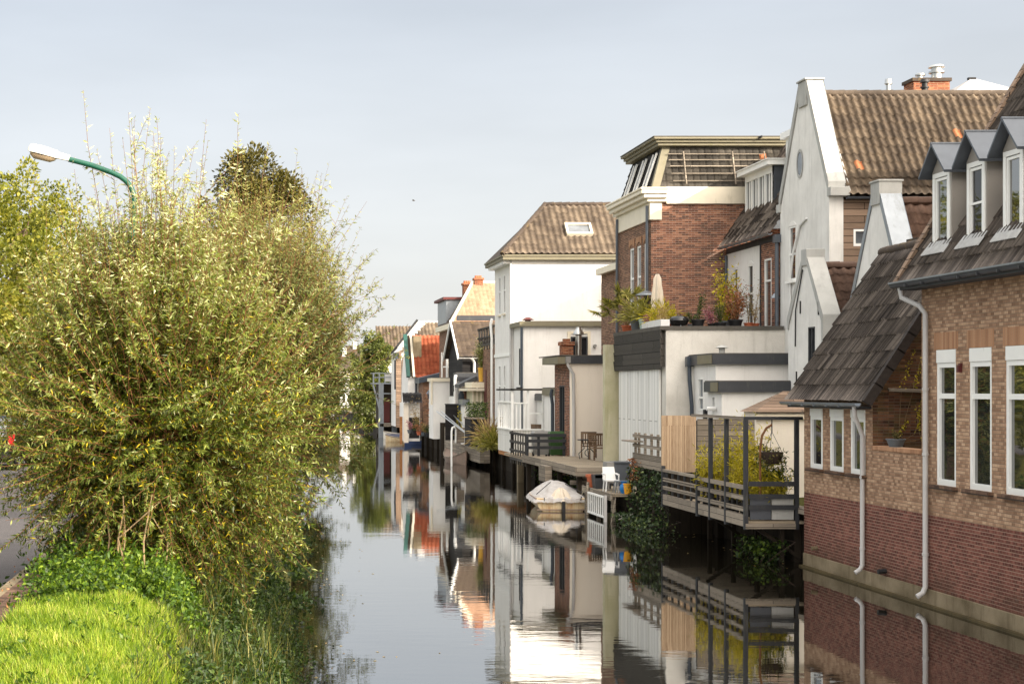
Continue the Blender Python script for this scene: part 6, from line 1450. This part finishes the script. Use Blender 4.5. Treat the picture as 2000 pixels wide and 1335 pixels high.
plant('shrub', 'brown autumn shrub with bare twigs by the tiled boathouse', 'plant', (px(845, 100), 100, 1.2), 'bush', 'leaf_rust', 159, h=2.3, w=.6, n=500, leaf=.13)
plant('shrub', 'thin wiry shrub with dry leaves in front of the boathouse', 'plant', (px(818, 104), 104, 1.2), 'bush', 'leaf_dry', 160, h=2.4, w=.9, n=260, leaf=.13)
for i in range(5): plant('potted_shrub', ['small pink potted plant on the far quay, first from the boat', 'low green potted plant on the far quay', 'reddish potted plant near the timber piles', 'pale flowering potted plant on the far quay', 'round green potted plant beside the timber piles'][i], 'plant', (px(800+i*9, 105-i*2), 105-i*2, 1.0), 'bush', ['leaf_pink', 'leaf_green', 'leaf_rust', 'leaf_dry', 'leaf_green'][i], 165+i, h=.6, w=.35, n=160, leaf=.12, pot=(['pot_grey', 'black', 'terracotta', 'zinc_dark', 'black'][i], .16, .24), group='pots along the far quay')
t = thing('garden_fence', 'black panel fence below the white stair frame', 'fence', (px(880, 90), 90, 1)); part('boards', MB().box(px(870, 84.8), px(895, 84.8), 84.8, 84.9, 1.2, pz(790, 84.8)), M['wood_black'], t); part('cap', MB().box(px(869, 84.8), px(896, 84.8), 84.75, 84.95, pz(790, 84.8), pz(788, 84.8)), M['fascia_dark'], t)
t = thing('retaining_boards', 'grey plank retaining wall beside the swim ladder', 'wall', (11.9, 84, 0)); part('boards', MB().box(px(868, 92), 12.4, 78, 92, .25, 1.75), M['wood_grey'], t); part('post', MB().tube([(px(866, 92.5), 92.5, -.5), (px(866, 92.5), 92.5, 2.0)], .2, 9), M['wood_pile'], t)
for i, (a, b) in enumerate((((853, 803), (932, 862)), ((862, 803), (935, 866)), ((876, 801), (944, 868)))):
    A1 = (px(a[0], 85+i), 85+i, pz(a[1], 85+i)); B1 = (px(b[0], 76-i), 76-i, pz(b[1], 76-i))
    solo('white_pole', MB().tube([A1, B1], .035, 7), M['steel'], ['long pale pole leaning over the quay, lowest of three', 'long pale pole leaning over the quay, middle of three', 'long pale pole leaning over the quay, highest of three'][i], 'pole', A1, 'pale poles leaning over the quay')
q = 80; t = thing('swim_ladder', 'white tubular ladder arching over the quay above the brown rowing boat', 'ladder', (px(885, q), q, -.4))
part('frame', MB().tube([(px(882, q), q, -.4), (px(882, q), q, pz(842, q)), (px(884, q), q+.1, pz(835, q)), (px(889, q), q+.3, pz(833, q)), (px(893, q), q+.5, pz(838, q)), (px(893, q), q+.6, 1.2)], .05, 8), M['paint_white'], t, smooth=True)
for z in (.1, .5, .9, 1.3): part('rung', MB().bar((px(882, q), q, z), (px(882, q)+.05, q+.45, z), .05), M['paint_white'], t)
t = thing('planter_box', 'grey timber planter crate on the quay edge behind the ladder', 'planter', (px(905, 80.5), 80.5, 1.6)); part('box', MB().box(px(893, 80.5), px(907, 80.5), 80.5, 81, 1.2, pz(838, 80.5)), M['wood_grey'], t); part('rim', MB().box(px(892, 80.5), px(908, 80.5), 80.45, 81.05, pz(838, 80.5), pz(835, 80.5)), M['wood_deck'], t)
def rowboat(name, label, x, y, L, W, H, hm, rz, cover=None, thwart=True, sheer=.2):
    t = thing(name, label, 'boat', (0, 0, 0)); n = 11; outer = []; inner = []
    for i in range(n):
        k = i/(n-1)*2-1; w = W/2*(1-abs(k)**2.4*.96); top = H + sheer*abs(k)**2.2
        outer.append([(-w, L/2*k, top), (-w*.85, L/2*k, top*.3), (-w*.45, L/2*k, -.12), (w*.45, L/2*k, -.12), (w*.85, L/2*k, top*.3), (w, L/2*k, top)])
        inner.append([(-w*.9, L/2*k, top-.01), (-w*.7, L/2*k, top*.35), (w*.7, L/2*k, top*.35), (w*.9, L/2*k, top-.01)])
    part('hull', MB().loft(outer), M[hm], t, smooth=True)
    part('gunwale', MB().tube([r[0] for r in outer], .035, 6).tube([r[5] for r in outer], .035, 6), M['wood_grey'], t, smooth=True)
    if cover:
        cv = [[(a[0][0]*1.03, a[0][1], a[0][2]-.05), (a[0][0]*.95, a[0][1], a[0][2]+.03), (0, a[0][1], a[0][2]+.05+.38*max(0, 1-abs(i-(n-1)/2)/5)), (a[5][0]*.95, a[0][1], a[5][2]+.03), (a[5][0]*1.03, a[0][1], a[5][2]-.05)] for i, a in enumerate(outer)]
        part('cover', MB().loft(cv, cap=False, closed=False), M[cover], t, smooth=True)
    else:
        part('inside', MB().loft(inner, cap=False, closed=False), M['wood_pile'], t)
        for k in (-.35, .1, .5): part('thwart', MB().box(-W*.42, W*.42, L/2*k-.1, L/2*k+.1, H*.75, H*.75+.04), M['wood_grey'], t)
    t.location = (x, y, 0); t.rotation_euler[2] = rz; return t
rowboat('moored_boat', 'long cream boat under a dark blue cover at the far quay', px(812, 116), 116.5, 5.0, 1.7, .34, 'hull_cream', 1.0, 'canvas_blue')
rowboat('moored_boat', 'small blue rowing boat lying against the covered cream boat', px(826, 113), 112.0, 3.0, 1.1, .34, 'hull_blue', 1.2)
rowboat('moored_boat', 'open white dinghy moored behind the blue covered boat', px(785, 124), 124, 3.2, 1.3, .42, 'hull_white', 1.1)
rowboat('moored_boat', 'brown rowing boat with raised ends below the swim ladder', px(893, 83), 83.5, 4.2, 1.0, .32, 'hull_brown', .12, None, sheer=.42)
for i, (q, Y, mm, lab) in enumerate(((668, 205, 'hull_white', 'tiny pale boat moored at the far end of the canal'), (678, 200, 'hull_blue', 'tiny dark blue boat moored at the far end of the canal'), (709, 190, 'board_teal', 'tiny boat with teal cover under the birch tree'))):
    rowboat('moored_boat', lab, px(q, Y), Y, 4, 1.6, .5, mm, .9)
Y = 104; t = thing('lantern', 'old grey street lantern on a white post on the far quay', 'lantern', (px(839, Y), Y, 1)); part('post', MB().tube([(px(839, Y), Y, 1), (px(839, Y), Y, pz(778, Y))], .06, 7), M['paint_white'], t); part('lamp_housing', MB().lathe((px(839, Y), Y, pz(778, Y)), [(.08, 0), (.2, .3), (.26, .32), (.1, .55), (.03, .62)], 10), M['zinc_dark'], t)
x, y, z = px(808, 90), 90, pz(392, 90); t = thing('flying_bird', 'tiny dark bird flying in the open sky', 'bird', (x, y, z))
part('body', MB().loft([[(x+dx, y+r*math.cos(a), z+r*math.sin(a)*.9) for a in np.linspace(0, 6.283, 9)[:-1]] for dx, r in ((-.10, .005), (-.06, .02), (0, .026), (.05, .02), (.08, .013), (.1, .004))]).prism([(x-.02, y, z+.02), (x+.06, y, z+.02), (x-.06, y-.12, z+.06), (x-.09, y-.12, z+.05)], (0, 0, .008)).prism([(x-.02, y, z+.02), (x+.06, y, z+.02), (x-.04, y+.12, z+.07), (x-.08, y+.12, z+.06)], (0, 0, .008)), M['bird'], t)
# ================================================================ left bank: willows, trees, grass
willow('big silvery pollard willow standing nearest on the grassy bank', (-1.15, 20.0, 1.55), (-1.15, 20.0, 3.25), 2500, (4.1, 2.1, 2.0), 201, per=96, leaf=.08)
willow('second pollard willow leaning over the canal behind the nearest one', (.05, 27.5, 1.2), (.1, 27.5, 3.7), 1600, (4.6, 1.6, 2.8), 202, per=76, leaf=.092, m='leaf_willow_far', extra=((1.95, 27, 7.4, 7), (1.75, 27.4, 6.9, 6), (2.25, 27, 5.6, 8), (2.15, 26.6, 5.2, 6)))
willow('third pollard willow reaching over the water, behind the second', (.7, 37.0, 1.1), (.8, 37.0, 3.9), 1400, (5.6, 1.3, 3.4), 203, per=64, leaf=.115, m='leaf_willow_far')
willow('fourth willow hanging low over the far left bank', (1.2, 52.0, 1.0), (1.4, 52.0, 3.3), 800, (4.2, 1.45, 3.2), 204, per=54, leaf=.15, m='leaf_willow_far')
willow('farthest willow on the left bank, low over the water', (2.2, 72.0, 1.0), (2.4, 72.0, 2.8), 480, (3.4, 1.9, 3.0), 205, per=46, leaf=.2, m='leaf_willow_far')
tree('broadleaf_tree', 'dark bronze leaved tree rising above the willows', 'tree', (.2, 47, 1.5), 10.5, [((.3, 47, 8.6), (2.1, 2.2, 1.7), .45), ((.2, 47, 10.2), (1.05, 1.1, 1.1), .4), ((.9, 46.6, 9.9), (.8, .8, .5), .15)], 17000, .11, 'leaf_dark', 'bark_dark', .2, 211, nclump=90, cr=.42, aspect=.62)
tree('broadleaf_tree', 'yellow green lime tree at the left edge by the street', 'tree', (-7.4, 38, 1.55), 8.6, [((-7.2, 38, 6.4), (2.6, 2.4, 3.0), .75), ((-6.4, 37.4, 4.6), (1.8, 1.8, 1.6), .25)], 26000, .115, 'leaf_linden', 'bark', .2, 212, nclump=130, cr=.5, aspect=.85)
for i, (x, y, zt, n) in enumerate(((-4.6, 58, 8.4, 11000), (-10.3, 68, 14.0, 15000), (-3.2, 78, 8.2, 8000), (-.8, 95, 8.0, 8000), (-9.8, 78, 14.2, 15000))):
    lab = ['street tree behind the nearest willow, left of the dark bronze tree', 'street tree beyond the parked cars at the left edge', 'street tree farther along the left bank', 'farthest street tree on the left bank', 'tall street tree far behind the parked cars'][i]
    tree('broadleaf_tree', lab, 'tree', (x, y, 1.5), zt-.5, [((x, y, zt*.62), (3.0, 2.6, zt*.38), 1.0)], n, .17, 'leaf_linden', 'bark', .18, 215+i, group='street trees on the left bank', nclump=90, cr=.7, aspect=.8)
tree('birch', 'drooping birch at the far bend of the canal beside the steel balcony', 'tree', (12.3, 140, 1), 8.8, [((11.6, 140, 6.1), (1.9, 1.7, 3.0), .55), ((11.2, 139, 3.2), (1.7, 1.4, 2.9), .45)], 19000, .26, 'leaf_birch', 'bark', .16, 221, nclump=110, cr=.5, droop=.8, aspect=.5)
for i, (x, y, zt, w) in enumerate(((10.2, 214, 6.0, 2.4), (13.5, 240, 8.5, 4.5), (18, 258, 9.5, 5), (7.0, 246, 7.0, 4), (2.0, 240, 8.0, 4.5))):
    lab = ['low dark tree over the water at the canal end', 'rounded tree behind the distant houses', 'pale tree behind the birch', 'bushy tree left of the distant houses', 'tree at the far left end of the canal'][i]
    tree('broadleaf_tree', lab, 'tree', (x, y, 1), zt-1, [((x, y, zt*.58), (w, w, zt*.45), 1.0)], 4500, .42, ['leaf_dark', 'leaf_linden', 'leaf_linden', 'leaf_green', 'leaf_green'][i], 'bark_dark', .25, 230+i, group='trees at the far end of the canal', nclump=50, cr=1.1, aspect=.8)
rg = np.random.default_rng(240); n = 26000
P = np.stack([rg.uniform(-160, 170, n), rg.uniform(300, 360, n), np.zeros(n)], 1); P[:, 2] = 1 + rg.random(n)**.8*(7+2.5*np.sin(P[:, 0]*.11)+2*np.sin(P[:, 0]*.043+1))
o = leaves('treeline', None, 'leaf_linden', P, rg.normal(size=P.shape), 1.4, 1.0, rg.random(n), rg); o['kind'] = 'stuff'

# grass, weeds and reeds
def ground_z(X, Y):
    out = np.zeros_like(X)
    for i, (x, y) in enumerate(zip(X, Y)):
        s_ = lsec(y); out[i] = np.interp(x, [a for a, _ in s_], [b for _, b in s_])
    return out
def blades(name, m, n, xr, yr, h, w, seed, lean=.5, tint=(.5, .22), clump=0, keep=None, wind=(0, 0)):
    rg = np.random.default_rng(seed); X = rg.uniform(*xr, n); Y = rg.uniform(*yr, n)
    if clump:
        c = rg.integers(0, clump, n); X = rg.uniform(*xr, clump)[c] + rg.normal(0, .07, n); Y = rg.uniform(*yr, clump)[c] + rg.normal(0, .07, n)
    if keep is not None: k = keep(X, Y); X, Y = X[k], Y[k]; n = len(X)
    Z = ground_z(X, Y); P = np.stack([X, Y, Z-.01], 1); H = h*rg.uniform(.45, 1.25, n)*(1+.18*np.sin(X*7.3+Y*1.3)*np.sin(Y*3.1-X*4))
    a = rg.uniform(0, 6.283, n); L_ = rg.uniform(.1, lean, n); d_ = np.stack([np.cos(a), np.sin(a), 0*a], 1)*L_[:, None]; d_[:, 0] += wind[0]; d_[:, 1] += wind[1]
    s_ = np.stack([-np.sin(a), np.cos(a), 0*a], 1)*w/2
    up = np.array([0, 0, 1.0]); m1 = P + (up*.55+d_*.35)*H[:, None]; m2 = P + (up*.88+d_*.95)*H[:, None]
    V = np.stack([P-s_, P+s_, m1+s_*.8, m1-s_*.8, m2+s_*.15, m2-s_*.15], 1).reshape(-1, 3); b = np.arange(n)[:, None]*6
    Q = np.concatenate([b+[0,1,2,3], b+[3,2,4,5]], 1).reshape(-1, 4)
    t_ = np.repeat(np.clip(rg.normal(tint[0], tint[1], n) + .12*np.sin(X*5+Y*4), 0, 1), 2)
    o = npmesh(name, V, Q, M[m], None, (0,0,0), t_); o['kind'] = 'stuff'; return o
blades('grass', 'blade_grass', 78000, (-2.45, -.15), (10.6, 16.4), .15, .008, 251, lean=.75, tint=(.45, .27), keep=lambda X, Y: (X < -.66-.07*(Y-14)+rng.normal(0, .09, len(X))) & (X > -2.36+rng.normal(0, .05, len(X))))
blades('grass', 'blade_grass', 14000, (-2.3, -.9), (18, 30), .22, .012, 252, lean=.6)
blades('bank_grass', 'blade_dark', 20000, (-.95, .75), (11, 30), .2, .010, 253, lean=.9, tint=(.42, .25))
blades('reeds', 'blade_dark', 1100, (-.5, .7), (11.6, 24), .55, .013, 254, lean=.6, tint=(.55, .25), clump=46)
def ground_leaves(name, m, n, xr, yr, h, leaf, asp, seed, ncl=60, cr=.22, tint=.5, rel=False):
    rg = np.random.default_rng(seed); cx, cy = rg.uniform(*xr, ncl), rg.uniform(*yr, ncl); c = rg.integers(0, ncl, n)
    X = cx[c] + rg.normal(0, cr, n); Y = cy[c] + rg.normal(0, cr, n); X = X + (np.array([bank(y) for y in Y]) if rel else 0); hh = h*rg.uniform(.5, 1.2, ncl)[c]
    Z = ground_z(X, Y) + hh*rg.random(n)**.7*np.exp(-((X-cx[c])**2+(Y-cy[c])**2)/(2*(cr*1.3)**2))
    o = leaves(name, None, m, np.stack([X, Y, np.maximum(Z, .02)], 1), rg.normal(size=(n, 3))+[0, -.2, .25], leaf*rg.uniform(.6, 1.3, n), leaf*asp, np.clip(rg.normal(tint, .22, n), 0, 1), rg); o['kind'] = 'stuff'; return o
ground_leaves('nettles', 'leaf_nettle', 12000, (-2.3, -.6), (16.4, 19.2), .5, .065, .5, 261, 60, .16)
ground_leaves('undergrowth', 'leaf_green', 34000, (-.42, .6), (11.5, 30), .42, .06, .5, 262, 230, .2, .36)
ground_leaves('undergrowth', 'leaf_green', 14000, (-1.6, .05), (26, 90), .8, .14, .5, 263, 120, .3, .35, True)
ground_leaves('undergrowth', 'leaf_green', 5000, (-2.4, -1.4), (19, 40), .7, .1, .5, 264, 40, .3, .5)
ground_leaves('fallen_leaves', 'leaf_rust', 600, (-2.8, -2.4), (14, 24), .01, .05, .6, 265, 60, .3)
rg = np.random.default_rng(267); n = 260; Y = rg.uniform(14, 70, n); X = np.array([bank(y) for y in Y]) + abs(rg.normal(0, .9, n)); k = rg.random(n) < .3; X[k] = 12.4 - abs(rg.normal(0, .7, k.sum())); Y[k] = rg.uniform(34, 60, k.sum())
o = leaves('floating_leaves', None, 'leaf_dry', np.stack([X, Y, np.full(n, .006)], 1), np.stack([rg.normal(size=n), rg.normal(size=n), np.zeros(n)], 1), .07, .03, rg.random(n), rg, up=60); o['kind'] = 'stuff'
ground_leaves('weeds', 'leaf_nettle', 2600, (-2.3, -.7), (11, 17), .16, .06, .5, 268, 40, .09, .5)
# dry stems at the foot of the willow
rg = np.random.default_rng(266)
for i in range(6):
    x, y = -1.25+rg.uniform(-.5, .55), 18.4+rg.uniform(-.4, .3); z = float(ground_z(np.array([x]), np.array([y]))[0])
    solo('dry_stem', MB().tube([(x, y, z), (x+rg.normal(.05, .1), y, z+.5), (x+rg.normal(.12, .2), y-.05, z+rg.uniform(.8, 1.1))], [.014, .011, .006], 6), M['twig_pale'], 'bare dry stem at the foot of the nearest willow', 'stem', (x, y, z), 'dry stems under the nearest willow')

# street lamp
LY = 19.6; lx = px(258, LY); t = thing('street_lamp', 'green street lamp with curved arm and weathered white head above the willow', 'lamp', (lx, LY, 1.62))
pts = [(lx, LY, 1.62), (lx, LY, pz(430, LY))] + [(px(a, LY), LY, pz(b, LY)) for a, b in ((262, 400), (262, 383), (257, 368), (248, 355), (235, 345), (218, 337), (180, 323), (134, 311))]
part('pole', MB().tube(pts, [.042]+[.034]*9, 12), M['lamp_green'], t, smooth=True)
part('base', MB().tube([(lx, LY, 1.6), (lx, LY, 2.6)], .06, 12), M['lamp_green'], t, smooth=True)
a, b = Vector((px(136, LY), LY, pz(309, LY))), Vector((px(57, LY), LY, pz(290, LY))); u = (b-a).normalized(); n_ = u.cross(Vector((0,1,0))).normalized(); n_ = n_ if n_.z > 0 else -n_
rr = []
for k, w, h0, h1 in ((0, .035, -.035, .035), (.28, .04, -.04, .04), (.32, .07, -.045, .055), (.7, .095, -.04, .07), (.96, .09, -.04, .06), (1, .07, -.03, .035)):
    c = a + u*(b-a).length*k; rr.append([c + Vector((0, s_*w, 0)) + n_*v for s_, v in ((-1, h0), (-1, h1*.5), (-.6, h1), (.6, h1), (1, h1*.5), (1, h0))])
part('lamp_head', MB().loft(rr), M['lamp_white'], t, smooth=True)
rr = []
for k, w, dpt in ((.33, .05, .02), (.45, .07, .055), (.85, .075, .055), (.94, .05, .02)):
    c = a + u*(b-a).length*k - n_*.052; rr.append([c + Vector((0, s_*w, 0)) - n_*v for s_, v in ((-1, 0), (-.8, dpt*.7), (-.4, dpt), (.4, dpt), (.8, dpt*.7), (1, 0))])
part('lens', MB().loft(rr), M['lamp_lens'], t, smooth=True)

# parked cars
def car(label, x, y, rz, body, z=1.504):
    t = thing('parked_car', label, 'car', (0, 0, 0), 'cars parked along the street'); L_, W = 4.3, 1.74
    prof = [(-2.1, .35), (-2.15, .62), (-2.08, .95), (-1.95, 1.02), (-1.6, 1.42), (-.9, 1.5), (.2, 1.46), (.95, 1.0), (1.85, .86), (2.1, .7), (2.15, .4), (2.05, .25), (-2.0, .25)]
    rings = []
    for s_, k in ((-1, .82), (-.93, .97), (-.6, 1), (.6, 1), (.93, .97), (1, .82)):
        rings.append([(s_*W/2*(1 if z_ < 1.05 else .84), y_*(.985 if abs(s_) > .95 else 1), .25+(z_-.25)*(k if z_ > 1.05 else 1) if abs(s_) > .95 else z_) for y_, z_ in prof])
    part('body', MB().loft(rings), M[body], t, smooth=True)
    part('rear_window', MB().poly([(-.62, -2.0, 1.05), (.62, -2.0, 1.05), (.55, -1.66, 1.38), (-.55, -1.66, 1.38)]), M['pane'], t)
    part('windscreen', MB().poly([(-.66, .92, 1.06), (.66, .92, 1.06), (.56, .28, 1.44), (-.56, .28, 1.44)]), M['pane'], t)
    for s_ in (-1, 1):
        part('side_window', MB().poly([(s_*.8, -1.6, 1.06), (s_*.8, .6, 1.06), (s_*.755, .1, 1.4), (s_*.755, -1.35, 1.38)]), M['pane'], t)
        part('tail_light', MB().box(*sorted((s_*.86, s_*.66)), -2.17, -2.0, .78, 1.12), M['light_red'], t)
        part('headlight', MB().lathe((s_*.66, 2.02, .68), [(.06, 0), (.15, .06), (.13, .14), (.03, .18)], 10), M['light_clear'], t)
        for yy in (-1.3, 1.3):
            w = part('wheel', MB().tube([(s_*.72, yy, .31), (s_*.88, yy, .31)], .31, 18), M['tyre'], t)
            part('rim', MB().tube([(s_*.881, yy, .31), (s_*.89, yy, .31)], .19, 14), M['zinc'], w)
    part('bumper', MB().box(-.84, .84, -2.2, -2.1, .38, .6), M['black'], t); part('bumper', MB().box(-.82, .82, 2.1, 2.19, .32, .52), M['black'], t)
    t.location = (x, y, z); t.rotation_euler[2] = rz; return t
car('black hatchback parked facing away, cut by the left edge', px(28, 47)-.87, 49.2, 0, 'car_black')
car('dark blue car parked facing us behind the black hatchback', px(52, 55)-.8, 57.3, math.pi, 'car_blue')
